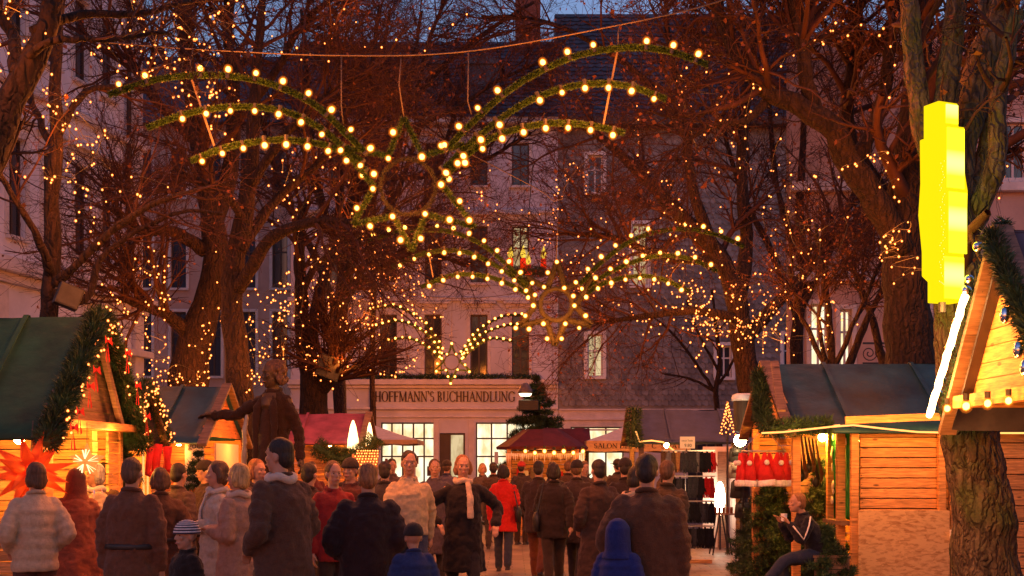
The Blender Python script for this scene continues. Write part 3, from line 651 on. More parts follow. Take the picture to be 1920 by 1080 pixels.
tree('forked_tree', 'short forked bare tree with a lopped limb in front of the bookshop wall', [
    [(592, 800, 0, 25), (590, 740, 0, 24), (582, 700, 0, 22), (568, 640, 0, 17), (560, 560, 0, 13), (555, 470, 0, 10), (560, 380, 0, 7)],
    [(592, 730, 0, 18), (618, 680, .2, 16), (632, 610, .3, 13), (640, 540, .4, 11), (668, 450, .5, 8), (700, 340, .6, 5)],
    [(598, 735, 0, 14), (622, 712, -.3, 13), (634, 692, -.4, 13)],
    [(560, 560, 0, 8), (600, 490, -.3, 6), (690, 430, -.5, 5), (800, 420, -.6, 3)],
    [(640, 560, .4, 7), (720, 500, .2, 5), (800, 480, 0, 4), (880, 500, -.2, 3)]], 31, 15,
    [(17, 1.2, 3.6, 7, .10), (9, .6, 1.7, 6, .05), (8, .3, .85, 4, 0)], leaves=900)
tree('spreading_tree', 'spreading dark bare tree behind the pale-capped lamp post, reaching over the slate house', [
    [(1420, 800, 0, 26), (1410, 740, 0, 25), (1395, 650, 0, 22), (1380, 560, 0, 20), (1340, 470, 0, 16), (1260, 390, 0, 14), (1180, 310, 0, 10), (1110, 250, 0, 7), (1040, 215, 0, 5)],
    [(1385, 570, 0, 16), (1400, 450, .5, 13), (1390, 330, .6, 11), (1400, 180, .6, 9), (1420, 20, .6, 6)],
    [(1395, 640, 0, 14), (1470, 560, .4, 11), (1540, 480, .6, 9), (1600, 380, .7, 6)],
    [(1340, 470, 0, 12), (1300, 350, -.5, 10), (1290, 230, -.7, 8), (1260, 100, -.8, 6), (1250, 0, -.8, 4)],
    [(1290, 260, -.7, 9), (1210, 150, -.9, 7), (1110, 70, -1, 5), (1010, 30, -1.1, 4), (900, 20, -1.2, 3)],
    [(1390, 600, 0, 10), (1300, 580, -.6, 8), (1220, 590, -.9, 6), (1120, 600, -1, 3)],
    [(1350, 490, 0, 9), (1250, 480, .5, 8), (1150, 440, .7, 6), (1060, 430, .8, 4)]], 28, 16,
    [(20, 1.2, 4.0, 8, .08), (10, .5, 1.7, 6, .03), (8, .25, .8, 4, -.02)], leaves=3600)
tree('young_tree', 'young slender bare tree in front of the slate wall', [
    [(1347, 800, 0, 5.5), (1345, 740, 0, 5), (1350, 690, 0, 4.5), (1345, 620, 0, 3.5), (1335, 540, 0, 2)],
    [(1346, 745, 0, 3.5), (1310, 690, 0, 3), (1260, 630, 0, 2.3), (1220, 600, 0, 1.5)],
    [(1348, 720, 0, 3), (1385, 660, 0, 2.5), (1400, 590, 0, 1.6)],
    [(1346, 735, 0, 3), (1290, 710, .3, 2.3), (1240, 700, .3, 1.5)],
    [(1348, 700, 0, 3), (1310, 620, -.3, 2.3), (1290, 560, -.3, 1.5)]], 36, 17,
    [(7, .5, 1.6, 6, .1), (4, .25, .7, 4, .05)], leaves=20, twig_r=.006)
tree('pollarded_tree', 'great old pollarded tree with upright limbs rising from a level bough, beyond the yellow lightbox', [
    [(1712, 780, 0, 50), (1706, 690, 0, 48), (1698, 600, 0, 44), (1690, 500, 0, 40), (1690, 400, 0, 38), (1700, 300, 0, 34), (1712, 180, 0, 27), (1725, 40, 0, 22), (1730, -60, 0, 18)],
    [(1692, 470, -.1, 26), (1650, 380, -.3, 27), (1590, 300, -.4, 25), (1560, 240, -.5, 23), (1500, 200, -.5, 20), (1440, 185, -.5, 15), (1400, 130, -.5, 13), (1370, 60, -.5, 12), (1345, -40, -.5, 10)],
    [(1530, 215, -.5, 14), (1512, 150, -.6, 14), (1494, 70, -.6, 13), (1478, -30, -.6, 11)],
    [(1600, 310, -.4, 15), (1640, 240, -.2, 13), (1668, 130, 0, 12), (1682, 0, 0, 10), (1684, -60, 0, 8)],
    [(1690, 430, 0, 22), (1630, 340, .6, 20), (1590, 260, .8, 16), (1600, 120, .9, 12), (1615, -20, .9, 9)],
    [(1440, 185, -.5, 9), (1400, 230, -.8, 7), (1340, 240, -1, 5), (1270, 280, -1.1, 3)],
    [(1700, 330, 0, 14), (1760, 240, .5, 12), (1820, 160, .8, 9), (1900, 90, 1, 6)]], 18, 18,
    [(17, .9, 3.0, 8, .02), (9, .4, 1.3, 6, 0), (8, .2, .6, 4, -.03)], leaves=3600, bark=m_bark, trunk_n=14)
tree('bushy_tree', 'many-stemmed bushy bare tree rising behind the blue stall roof before lit house windows', [
    [(1560, 760, 0, 9), (1558, 690, 0, 8), (1552, 620, 0, 7), (1545, 520, 0, 5), (1530, 420, 0, 3)],
    [(1558, 700, 0, 6), (1530, 650, .2, 5), (1500, 570, .3, 4), (1480, 490, .3, 3)],
    [(1560, 700, 0, 6), (1590, 640, -.2, 5), (1630, 560, -.3, 4), (1660, 480, -.4, 3)],
    [(1590, 690, .3, 8), (1620, 620, .3, 7), (1650, 560, .3, 5), (1670, 470, .3, 4)],
    [(1660, 690, .6, 9), (1640, 600, .6, 7), (1610, 520, .6, 6), (1580, 430, .6, 4)],
    [(1555, 700, 0, 5), (1540, 600, -.4, 4), (1560, 500, -.5, 3)]], 23, 19,
    [(12, .6, 1.8, 7, .1), (7, .3, .9, 5, .04), (5, .15, .45, 4, 0)], leaves=1000)
tree('front_trunk_tree', 'rough-barked tree trunk standing in front of the planked stall, nearest on the right', [
    [(1872, 1200, 0, 66), (1852, 1070, 0, 60), (1838, 960, 0, 55), (1826, 860, 0, 52), (1815, 760, 0, 50), (1800, 620, 0, 48), (1788, 500, 0, 46), (1778, 400, .1, 40), (1772, 280, .2, 26), (1774, 120, .2, 20), (1776, -40, .2, 17)],
    [(1780, 400, .1, 26), (1745, 290, .1, 22), (1727, 170, .1, 21), (1722, 40, .1, 19), (1724, -60, .1, 17)],
    [(1786, 420, .1, 26), (1800, 280, .2, 30), (1832, 160, .3, 32), (1868, 60, .4, 30), (1900, -60, .5, 28)],
    [(1795, 480, .1, 24), (1830, 400, -.1, 21), (1862, 330, -.2, 19), (1876, 250, -.2, 17), (1886, 150, -.2, 15), (1912, 40, -.2, 13)],
    [(1805, 380, .1, 15), (1838, 320, .3, 14), (1850, 230, .4, 12), (1846, 120, .5, 10), (1850, 0, .5, 8)]], 11.4, 20,
    [(5, .5, 1.3, 6, .05), (4, .3, .7, 5, .02), (3, .12, .35, 4, 0)], leaves=120, bark=m_bark2, trunk_n=20, furrow=True)
tree('leaning_tall_tree', 'tall bare tree leaning right from beside the forked tree across the dark bookshop roof', [
    [(575, 800, 0, 14), (578, 680, 0, 13), (600, 540, 0, 11), (650, 400, 0, 9), (730, 250, 0, 8), (820, 130, 0, 6), (920, 50, 0, 4), (1000, 0, 0, 3)],
    [(650, 400, 0, 7), (690, 260, .4, 6), (700, 140, .5, 5), (715, 10, .5, 3)],
    [(730, 250, 0, 6), (840, 210, -.4, 5), (930, 150, -.5, 4), (1030, 110, -.6, 3)],
    [(690, 330, 0, 6), (800, 330, .4, 5), (900, 300, .5, 4), (990, 250, .5, 3)],
    [(780, 180, 0, 5), (800, 80, .3, 4), (830, -10, .4, 3)]], 38, 41,
    [(17, 1.2, 3.4, 7, .06), (9, .5, 1.6, 5, .03), (7, .3, .8, 4, 0)], leaves=1200, twig_r=.0045)
# crowns further off whose trunks stand behind the stalls
for lab, cx, cy, tp, Yd, sd, lf in (('tall slender bare tree standing at the bookshop drainpipe', 700, 330, 0, 43, 35, 900),
    ('tall bare tree filling the gap between the bookshop and the twin trunks', 640, 300, 0, 39, 31, 500),
    ('dense brown-leaved tree before the slate house upper windows', 1500, 330, 0, 33, 34, 1500)):
    kt = .42 if cx in (700,) else 1.0
    tree('background_tree', lab, [
        [(cx, 800, 0, kt*13), (cx-kt*6, 650, 0, kt*12), (cx+kt*4, 520, 0, kt*10), (cx, 400, 0, 8*kt**.5), (cx+8, 250, 0, 6), (cx, 80, 0, 4)],
        [(cx-4*kt, 600-(kt<1)*60, 0, 8*kt), (cx-50, 480, .3, 7), (cx-110, 360, .4, 5), (cx-150, 220, .4, 4)],
        [(cx, 580-(kt<1)*50, 0, 8*kt), (cx+55, 470, -.3, 7), (cx+110, 340, -.4, 5), (cx+160, 190, -.4, 4)],
        [(cx+4, 500, 0, 7), (cx-40, 350, -.4, 5), (cx-60, 150, -.5, 4), (cx-70, 20, -.5, 3)],
        [(cx+4, 480, 0, 7), (cx+40, 330, .4, 5), (cx+70, 160, .5, 4), (cx+90, 20, .5, 3)]], Yd, sd,
        [(17, 1.3, 3.8, 7, .08), (9, .6, 1.7, 5, .04), (7, .3, .85, 4, 0)], leaves=lf, twig_r=.0045)
# ------------------------------------------------------------------ fir trees and garlands
def fir_needles(path, rad, n, rng, nl=.07, wd=.012, spread=1.):
    i = rng.integers(0, len(path)-1, n); f = rng.random((n, 1)); p = path[i]*(1-f)+path[i+1]*f; t = nrm(path[i+1]-path[i])
    d = nrm(np.cross(t, rng.normal(size=(n, 3)))); off = d*(rad*np.sqrt(rng.random((n, 1))))
    return spikes(p+off, d*spread+t*rng.uniform(-.4, .9, (n, 1))+rng.normal(0, .25, (n, 3)), rng.uniform(.6, 1.2, n)*nl, np.full(n, wd), rng)
def garland(name, pts, rad, dens, parent=None, m=None, seed=1, nl=.07, wd=.012):
    rng = np.random.default_rng(seed); c = curve(pts, 60); L = np.linalg.norm(np.diff(c, axis=0), axis=1).sum()
    V, T = fir_needles(c, rad, int(L*dens), rng, nl, wd); b = MB(); b.tube([tuple(q) for q in c], rad*.35, 6)
    b.blades(V, T); return b.build(name, m or m_fir, parent)
def fir_tree(name, label, x, y, z0, h, rad, seed, dens=1., group=None, lean=0.):
    rng = np.random.default_rng(seed); t = thing(name, label, 'fir tree', (x, y, z0), group=group); lx = math.sin(lean)
    MB().tube([(x, y, z0), (x+lx*h*.5, y, z0+h*.5), (x+lx*h, y, z0+h)], [.05*h/2+.01, .03*h/2+.008, .006], 8).build('trunk', m_bark, t, smooth=True)
    VV = []; TT = []; off = 0; tb = MB(); lev = int(15*max(1, h/2.0)**.7)
    for k in range(lev):
        q = k/(lev-1); z = z0+h*(.08+.88*q)+rng.normal(0, .02); L = rad*(1-q)**.85+.06; nb = int(8-3*q)
        for j in range(nb):
            a = 2*math.pi*(j+rng.random()*.7)/nb; up = .05+.5*q; dz_ = rng.normal(0, .16); ll = L*rng.uniform(.7, 1.12)
            xx = x+lx*(z-z0); path = np.array([(xx+math.cos(a)*ll*s, y+math.sin(a)*ll*s, z+ll*((up+dz_)*s-.34*s*s)+rng.normal(0, .012)) for s in np.linspace(0, 1, 6)])
            tb.tube([tuple(p_) for p_ in path], [.012, .01, .008, .006, .005, .003], 4)
            v, f = fir_needles(path, .015, int(120*dens*(.4+ll)), rng, .075+.04*rad, .011+.006*rad); VV.append(v); TT.append(f+off); off += len(v)
            for s in (.45, .7, .9):
                for sg in (-1, 1):
                    p0 = path[0]*(1-s)+path[-1]*s; a2 = a+sg*.8; l2 = ll*.38*(1.2-s); p2 = np.array([p0, p0+np.array([math.cos(a2)*l2, math.sin(a2)*l2, .06*l2])])
                    v, f = fir_needles(p2, .01, int(150*dens*l2)+8, rng, .06+.025*rad, .009+.004*rad); VV.append(v); TT.append(f+off); off += len(v)
    tb.build('branch_frame', m_twig, t); np_mesh('needles', np.vstack(VV), None, np.vstack(TT), [m_fir], t, smooth=False)
    return t
# ------------------------------------------------------------------ fairy lights in the trees
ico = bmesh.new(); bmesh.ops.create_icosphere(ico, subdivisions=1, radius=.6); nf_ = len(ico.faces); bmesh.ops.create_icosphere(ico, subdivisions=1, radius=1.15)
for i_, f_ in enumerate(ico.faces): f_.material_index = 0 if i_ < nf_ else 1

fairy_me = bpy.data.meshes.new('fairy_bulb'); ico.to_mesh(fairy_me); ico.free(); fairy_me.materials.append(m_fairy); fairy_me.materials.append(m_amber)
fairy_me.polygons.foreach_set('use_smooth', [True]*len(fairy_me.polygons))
def bulbs(name, parent, pts, r, me=None, thread=True):
    h = MB(); h.tube([tuple(p_) for p_ in (pts if thread else pts[:2])], .003, 3); h = h.build(name, m_black, parent)
    for p_ in pts:
        s = r*rnd.uniform(.85, 1.15); o = bpy.data.objects.new('bulb', me or fairy_me); link(o, h); o.location = p_; o.scale = (s, s, s*1.15)
    return h
def fairy(label, Y, pts, n, jit, seed, dz=.5, r=.026, group='strings of fairy lights in the trees', wire=True):
    rng = np.random.default_rng(seed); c = curve([P(a, b, Y) for a, b in pts], n)
    j = jit*Y/F; off = np.stack([rng.normal(0, j, n), rng.normal(0, dz*.5, n), rng.normal(0, j, n)], 1); q = c+off
    t = thing('fairy_light_string', label, 'fairy lights', tuple(q[0]), group=group)
    if wire: MB().tube([tuple(p_+np.array([0, 0, r])) for p_ in curve(q, n*3)], .0035, 4).build('cable', m_black, t)
    for p_ in q:
        s = .68*r*rng.choice((.8, 1., 1.2))*Y/20*(1.25 if Y < 20 else 1); o = bpy.data.objects.new('bulb', fairy_me); link(o, t); o.location = p_; o.scale = (s, s, s*1.15)
    glow(t, q[n//2]+np.array([0, -.15, 0]), 12+n*1.05); return t
FS = [
 ('fairy lights dotted up the slim tree trunk above the green stall', 15.6, [(75, 70), (78, 125), (72, 180), (95, 225), (130, 240), (140, 300), (138, 350), (160, 400), (172, 455)], 26, 9),
 ('fairy lights on the low left bough of the slim tree', 15.4, [(12, 235), (20, 290), (40, 322), (75, 342), (115, 352), (165, 356), (240, 358), (290, 342)], 16, 6),
 ('fairy lights in the upper twigs of the slim tree near the corner pilaster', 15.8, [(65, 165), (125, 205), (160, 235), (190, 250), (175, 290), (185, 340)], 22, 12),
 ('thick tangle of fairy lights at the top left under the dusk sky', 19, [(205, 140), (225, 70), (250, 50), (300, 85), (310, 110), (270, 125), (330, 115), (350, 80)], 48, 16),
 ('fairy lights strung along the top edge left of the twin-trunked tree', 18, [(225, 6), (265, 8), (258, 40), (330, 30), (340, 75), (400, 48), (395, 15), (470, 8)], 26, 10),
 ('loop of fairy lights hanging between the arcs of the nearest star', 19, [(322, 162), (335, 180), (350, 195), (392, 205), (400, 185), (428, 152), (402, 165), (408, 235)], 24, 8),
 ('sparse fairy lights under the span cable, over the near star', 21, [(500, 70), (530, 100), (560, 78), (600, 104), (590, 128), (625, 26), (705, 48), (690, 72), (880, 60)], 14, 12),
 ('short string of fairy lights on the corner of the pale building cornice', 22, [(262, 515), (282, 503), (292, 480), (296, 510), (303, 540), (310, 585)], 22, 6),
 ('fairy lights spiralling up the massive gnarled trunk', 24, [(318, 720), (300, 700), (315, 690), (345, 722), (380, 725), (385, 680), (383, 640), (400, 610), (425, 575), (415, 590)], 46, 7),
 ('fairy lights along the pole-straight trunk behind the statue', 22, [(470, 555), (465, 580), (472, 620), (485, 645), (470, 705), (490, 690), (465, 722)], 26, 8),
 ('fairy lights scattered between the statue tree and the forked tree', 24, [(500, 545), (525, 545), (510, 590), (540, 520), (505, 620), (520, 650), (490, 660), (550, 540), (560, 600)], 40, 14),
 ('dense coil of fairy lights round the forked tree crotch', 30.6, [(572, 640), (578, 665), (590, 690), (605, 706), (618, 690), (640, 682), (610, 712), (575, 650)], 46, 6),
 ('fairy lights hanging in the forked tree to the left of the far star', 30.5, [(600, 545), (625, 560), (630, 590), (650, 612), (680, 608), (700, 580), (660, 640), (690, 660), (640, 700)], 70, 15),
 ('fairy lights among the twigs above the far star', 32, [(660, 530), (700, 560), (745, 545), (720, 500), (770, 540), (800, 580), (760, 600)], 60, 16),
 ('garland of fairy lights sagging under the bookshop first floor windows', 45, [(715, 702), (735, 704), (755, 696), (775, 682), (785, 662)], 14, 2),
 ('fairy lights on a wire from the pale building to the gnarled trunk', 23, [(210, 543), (225, 566), (240, 588), (255, 605)], 9, 2),
 ('fairy lights in the low branches of the spreading tree, heaped above its trunk', 27, [(1290, 540), (1310, 580), (1335, 610), (1370, 620), (1400, 628), (1430, 605), (1440, 590)], 80, 12),
 ('fairy lights drooping over the slate wall window', 29, [(1180, 575), (1210, 590), (1250, 590), (1290, 560), (1300, 600), (1330, 640), (1310, 655)], 60, 13),
 ('fairy lights scattered through the crown of the spreading tree', 27.5, [(1100, 480), (1150, 500), (1180, 480), (1230, 510), (1290, 500), (1340, 540), (1400, 560)], 60, 22),
 ('little arch of fairy lights before the slate house', 34, [(1063, 345), (1062, 325), (1072, 311), (1085, 314), (1095, 328), (1100, 345), (1101, 362)], 11, 1),
 ('vertical dripping line of fairy lights below the right hand wing tips', 22, [(1193, 205), (1195, 222), (1194, 240), (1196, 260), (1197, 282)], 6, 1),
 ('vertical line of fairy lights on the edge of the slate house', 34, [(1045, 345), (1046, 365), (1040, 385), (1038, 410), (1032, 440), (1020, 470)], 16, 4),
 ('sparse fairy lights in the crown above the middle star', 26, [(1250, 330), (1255, 360), (1260, 395), (1265, 412), (1310, 450), (1330, 470), (1290, 500)], 22, 14),
 ('fairy lights along the level bough of the pollarded tree', 17, [(1310, 180), (1330, 205), (1350, 225), (1370, 245), (1390, 268), (1420, 140), (1440, 120), (1470, 105), (1550, 70)], 17, 5),
 ('fairy lights climbing the upright limbs of the pollarded tree', 17, [(1555, 60), (1570, 12), (1590, 30), (1545, 72), (1670, 70), (1668, 120), (1662, 180), (1690, 190)], 13, 7),
 ('row of fairy lights on the thick lower limb of the pollarded tree', 16.8, [(1548, 325), (1575, 322), (1605, 315), (1632, 303), (1655, 290), (1665, 300), (1660, 325), (1672, 350), (1692, 372)], 15, 5),
 ('knot of fairy lights left of the yellow lightbox', 16.8, [(1660, 432), (1690, 440), (1665, 458), (1690, 470), (1672, 480), (1690, 500), (1700, 532)], 20, 6),
 ('fairy lights on the far right limbs beyond the yellow lightbox', 13, [(1800, 170), (1868, 130), (1870, 160), (1850, 256), (1872, 235), (1862, 270), (1880, 370)], 12, 5),
 ('fairy lights in the bushy tree behind the blue stall roof', 22.5, [(1540, 480), (1545, 520), (1535, 560), (1510, 600), (1590, 590), (1480, 655)], 22, 14),
 ('faint fairy lights in the twigs between the two upper stars', 30, [(850, 440), (870, 400), (890, 350), (920, 420), (960, 430), (1000, 425), (1030, 440)], 24, 14),
 ('fairy lights between the middle star and the slate wall', 31, [(1060, 480), (1090, 500), (1080, 520), (1110, 540), (1130, 500), (1150, 560)], 34, 12),
]
FS += [
 ('fairy lights high in the massive twin trunk crown', 24, [(380, 60), (470, 120), (430, 210), (520, 250), (480, 330), (560, 380), (470, 440), (420, 500)], 40, 22),
 ('fairy lights in the twigs hanging over the pole-straight trunk', 23, [(620, 300), (560, 330), (600, 390), (650, 400), (680, 440), (590, 470), (640, 500)], 40, 20),
 ('fairy lights strewn through the leafy twigs right of the near star wing', 21, [(1340, 60), (1300, 130), (1360, 160), (1260, 200), (1330, 260), (1400, 300), (1370, 350)], 34, 24),
 ('fairy lights between pollarded tree and spreading tree', 20, [(1450, 300), (1500, 360), (1460, 420), (1540, 440), (1500, 500), (1430, 520)], 34, 24),
 ('fairy lights low over the far left stalls before the pale building base', 22, [(275, 560), (285, 600), (260, 640), (300, 660), (280, 700), (310, 715)], 30, 9),
 ('fairy lights in the slender tree by the bookshop drainpipe', 40, [(760, 420), (700, 450), (740, 500), (690, 540), (800, 470), (860, 500)], 46, 18),
 ('fairy lights in the outer twigs of the forked tree', 31, [(520, 690), (545, 640), (530, 600), (560, 560), (600, 520), (560, 480)], 40, 14),
 ('fairy lights round the trunk of the leaning tree at the top left edge', 10.4, [(2, 20), (22, 15), (40, 60), (20, 130), (60, 20), (90, 70)], 14, 6),
 ('fairy lights over the blue plank stall ridge', 24, [(1390, 560), (1420, 540), (1450, 580), (1480, 600), (1440, 640), (1400, 600)], 44, 10),
]
for i, (lab, Yd, pts, n, jit) in enumerate(FS): fairy(lab if lab.startswith('thick') else 'string of '+lab, Yd, pts, min(98, int(n*1.35)), jit*1.5, 100+i)
# ------------------------------------------------------------------ the three hanging comet stars
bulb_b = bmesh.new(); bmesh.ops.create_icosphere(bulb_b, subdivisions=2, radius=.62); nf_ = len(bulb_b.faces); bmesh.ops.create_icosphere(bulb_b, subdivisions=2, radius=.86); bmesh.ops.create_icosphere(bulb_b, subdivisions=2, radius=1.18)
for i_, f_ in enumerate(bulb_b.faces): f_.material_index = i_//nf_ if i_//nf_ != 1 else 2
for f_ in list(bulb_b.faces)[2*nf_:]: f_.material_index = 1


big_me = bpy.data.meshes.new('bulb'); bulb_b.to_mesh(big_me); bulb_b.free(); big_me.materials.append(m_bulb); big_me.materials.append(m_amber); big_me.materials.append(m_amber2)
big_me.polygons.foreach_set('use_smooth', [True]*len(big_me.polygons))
sk = MB(); sk.tube([(0, 0, -.8), (0, 0, -2.0)], [.55, .6], 8); sock_tmp = sk.build('socket', m_black, local=True); sock_me = sock_tmp.data; bpy.data.objects.remove(sock_tmp)
def bulb_at(p, r, parent, socket_dir=None):
    o = bpy.data.objects.new('bulb', big_me); link(o, parent); o.location = p; r *= rnd.uniform(.86, 1.14); o.scale = (r, r, r*1.1); WM[o.name] = Matrix()
    if socket_dir is not None:
        d = Vector(socket_dir).normalized(); o.rotation_euler = Vector((0, 0, 1)).rotation_difference(d).to_euler()
        s = bpy.data.objects.new('socket', sock_me); C.objects.link(s); s.parent = o
    return o
m_dfir = mat('dark_fir_binding', (.022, .022, .012), rough=.8)
def comet(label, Y, center, ring_r, arms, star_pts, star_bulbs, thick, br, seed, stays=(), hangers=(), extra=(), tilt=0., group='comet stars hung over the market street', pw=1., rayr=None):
    """arms: (control points in photo pixels, number of bulbs, side of the bulbs, unlit)"""
    c0 = P(*center, Y); t = thing('comet_star', label, 'light decoration', tuple(c0), group=group)
    k = Y/F
    for i, (pts, nb, side, skip) in enumerate(arms):
        c = curve([P(a, b, Y+.06*((i % 3)-1)) for a, b in pts], 60); a = garland('tail_garland', c[::4], thick, 2600*(.11/thick)**.5, t, m_tinsel, seed+i, nl=thick*.75, wd=.012)
        cc = curve(c, nb*2+1)[1::2]
        for j, p_ in enumerate(cc):
            if j in skip: continue
            jj = min(max(j, 1), nb-1); tn = cc[min(j+1, nb-1)]-cc[max(j-1, 0)]; nv = Vector((-tn[2], 0, tn[0])).normalized()
            if nv.z < 0: nv = -nv
            o = nv*(thick+br*1.0)*side; bulb_at(Vector(p_)+o+Vector((0, -thick*.6, 0)), br, t, o)
    ring = [P(center[0]+ring_r*math.cos(a), center[1]+ring_r*math.sin(a), Y) for a in np.linspace(0, 2*math.pi, 25)]
    garland('ring', ring, (rayr or .012), 1200, t, m_dfir, seed+20, nl=.03, wd=.008)
    if rayr: MB().tube(ring, rayr*.85, 8).build('ring_core', m_dfir, t)
    n = len(star_pts)
    for i in range(0, n, 2):     # every second point is a tip: one V per ray
        q = [P(*star_pts[i-1], Y), P(*star_pts[i], Y), P(*star_pts[(i+1) % n], Y)]
        b = MB(); rng = np.random.default_rng(seed+40+i)
        for a, e in ((q[0], q[1]), (q[1], q[2])):
            path = np.array([tuple(a), tuple(a*.5+e*.5), tuple(e)]); L = (e-a).length; b.tube([tuple(x) for x in path], (rayr or thick*.32), 6)
            v, f = fir_needles(path, rayr or thick*.5, int(2000*L), rng, .04, .01); b.blades(v, f)
        b.build('ray', m_dfir if rayr else m_tinsel, t)
    for (a, b_) in star_bulbs: bulb_at(P(a, b_, Y-.08), br, t, (0, -1, .25))
    if stays:
        for (a, b_) in stays: MB().bar(P(*a, Y+.08), P(*b_, Y+.08), .022).build('stay_rod', m_wire, t)
    for h in hangers: MB().tube([tuple(P(a, b_, Y)) for a, b_ in h], .007, 5).build('hanger', m_wire, t, smooth=True)
    q = [center]+[a[0][2] for a in arms]
    for i, c_ in enumerate(q): glow(t, P(*c_, Y)+Vector((0, -.75, -.55)), pw*(190 if i else 270), size=.4)
    return t
A1 = [
 ([(203, 178), (300, 148), (400, 141), (500, 155), (590, 196), (650, 252), (705, 305)], 11, 1, (2,)),
 ([(275, 240), (350, 213), (440, 200), (530, 208), (600, 240), (655, 285), (700, 318)], 10, -.7, (0,)),
 ([(357, 302), (430, 275), (520, 262), (600, 270), (650, 290), (702, 335)], 9, -.8, ()),
 ([(1328, 122), (1250, 95), (1160, 90), (1060, 112), (960, 165), (880, 235), (820, 300)], 12, 1, (3, 7)),
 ([(1250, 186), (1170, 160), (1080, 160), (990, 190), (910, 245), (850, 300), (815, 335)], 11, -.7, (6,)),
 ([(1172, 250), (1100, 234), (1020, 232), (930, 255), (870, 295), (820, 345)], 9, -.8, ()) ]
S1 = [(757, 220), (792, 292), (870, 270), (828, 345), (890, 425), (798, 402), (772, 470), (738, 405), (662, 420), (702, 350), (640, 275), (728, 292)]
B1 = [(737, 248), (728, 297), (791, 294), (701, 326), (699, 354), (827, 346), (669, 390), (862, 377), (736, 406), (797, 401), (694, 424), (843, 412), (880, 413), (751, 450), (789, 447), (833, 272), (858, 306)]
comet('nearest and largest hanging star with six garlanded tails of light bulbs, high over the street', 14.0, (765, 350), 52, A1, S1, B1, .028, .041, 300,
      stays=[((360, 150), (402, 274)), ((1157, 98), (1131, 236))], hangers=[[(362, 92), (357, 120), (360, 146)], [(640, 104), (640, 200), (643, 232)], [(878, 96), (877, 190), (884, 214)], [(752, 110), (748, 160), (757, 218)], [(1160, 47), (1158, 92)]])
c2 = (1043, 571)
A2 = [
 ([(688, 452), (740, 437), (830, 432), (900, 456), (945, 492), (985, 530), (1005, 545)], 12, .9, ()),
 ([(735, 500), (800, 474), (870, 472), (930, 498), (970, 525), (1000, 552)], 10, -.5, ()),
 ([(790, 538), (850, 516), (910, 518), (960, 535), (1005, 562)], 8, -.5, ()),
 ([(1395, 462), (1330, 436), (1260, 430), (1190, 448), (1130, 490), (1095, 525), (1075, 548)], 11, 1, (4,)),
 ([(1345, 508), (1290, 484), (1230, 480), (1170, 498), (1120, 525), (1082, 556)], 9, .6, ()),
 ([(1292, 546), (1240, 523), (1190, 518), (1130, 532), (1085, 562)], 8, -.5, ()) ]
S2 = [(1045, 492), (1060, 540), (1110, 520), (1080, 573), (1108, 610), (1062, 600), (1040, 648), (1024, 600), (976, 610), (1004, 572), (985, 520), (1026, 540)]
B2 = [(1044, 491), (1027, 511), (1020, 538), (1058, 540), (1000, 573), (1077, 573), (985, 592), (1098, 592), (1019, 607), (1060, 607), (1086, 615), (1026, 635), (1053, 635), (992, 617), (1003, 553), (1075, 555), (967, 615)]
comet('middle hanging star with an empty dark ring, above the dome lamp and fir tree', 24.0, c2, 30, A2, S2, B2, .033, .050, 400, rayr=.05, stays=[((803, 470), (812, 520))], hangers=[[(1043, 492), (1045, 440), (1048, 380)]])
A3 = [
 ([(688, 582), (740, 574), (790, 600), (815, 630), (832, 660)], 13, .4, ()),
 ([(700, 612), (750, 602), (795, 622), (815, 645), (830, 668)], 13, .4, ()),
 ([(722, 640), (765, 634), (800, 650), (828, 675)], 9, .4, ()),
 ([(985, 590), (940, 594), (895, 622), (870, 655), (862, 665)], 12, .4, ()),
 ([(1000, 612), (950, 610), (900, 630), (875, 658), (864, 670)], 13, .4, ()),
 ([(962, 640), (920, 635), (885, 655), (866, 676)], 9, .4, ()) ]
S3 = [(847, 645), (853, 664), (868, 662), (862, 678), (883, 696), (856, 693), (845, 716), (838, 693), (814, 696), (832, 678), (826, 662), (841, 664)]
B3 = [(847, 644), (855, 664), (838, 664), (828, 672), (866, 672), (820, 682), (872, 684), (818, 696), (836, 694), (858, 693), (880, 697), (840, 706), (853, 706), (845, 719), (870, 662), (824, 660)]
comet('farthest and smallest hanging star, close before the bookshop lettering', 42.0, (847, 679), 14, A3, S3, B3, .03, .05, 500, hangers=[[(847, 645), (847, 600), (848, 560)]], pw=.7)
cb = MB(); cb.tube([tuple(p_) for p_ in curve([P(-60, 60, 14.2), P(180, 78, 14.1), P(362, 92, 14), P(640, 104, 14), P(878, 96, 14), P(1160, 47, 14), P(1340, 5, 14.3), P(1560, -70, 14.8)], 60)], .008, 5)
tag(cb.build('span_cable', m_wire, smooth=True), 'thin steel cable spanning the street and carrying the nearest star', 'cable')
cb = MB(); cb.tube([tuple(p_) for p_ in curve([P(690, 190, 24), P(1000, 350, 24), P(1048, 380, 24), P(1100, 300, 24), P(1420, 60, 24)], 40)], .010, 5)
tag(cb.build('span_cable', m_wire, smooth=True), 'thin dark cable carrying the middle star between the trees', 'cable')
cb = MB(); cb.tube([tuple(p_) for p_ in curve([P(560, 500, 42), P(847, 560, 42), P(1120, 520, 42)], 30)], .012, 5)
tag(cb.build('span_cable', m_wire, smooth=True), 'thin dark cable carrying the farthest star before the bookshop', 'cable')
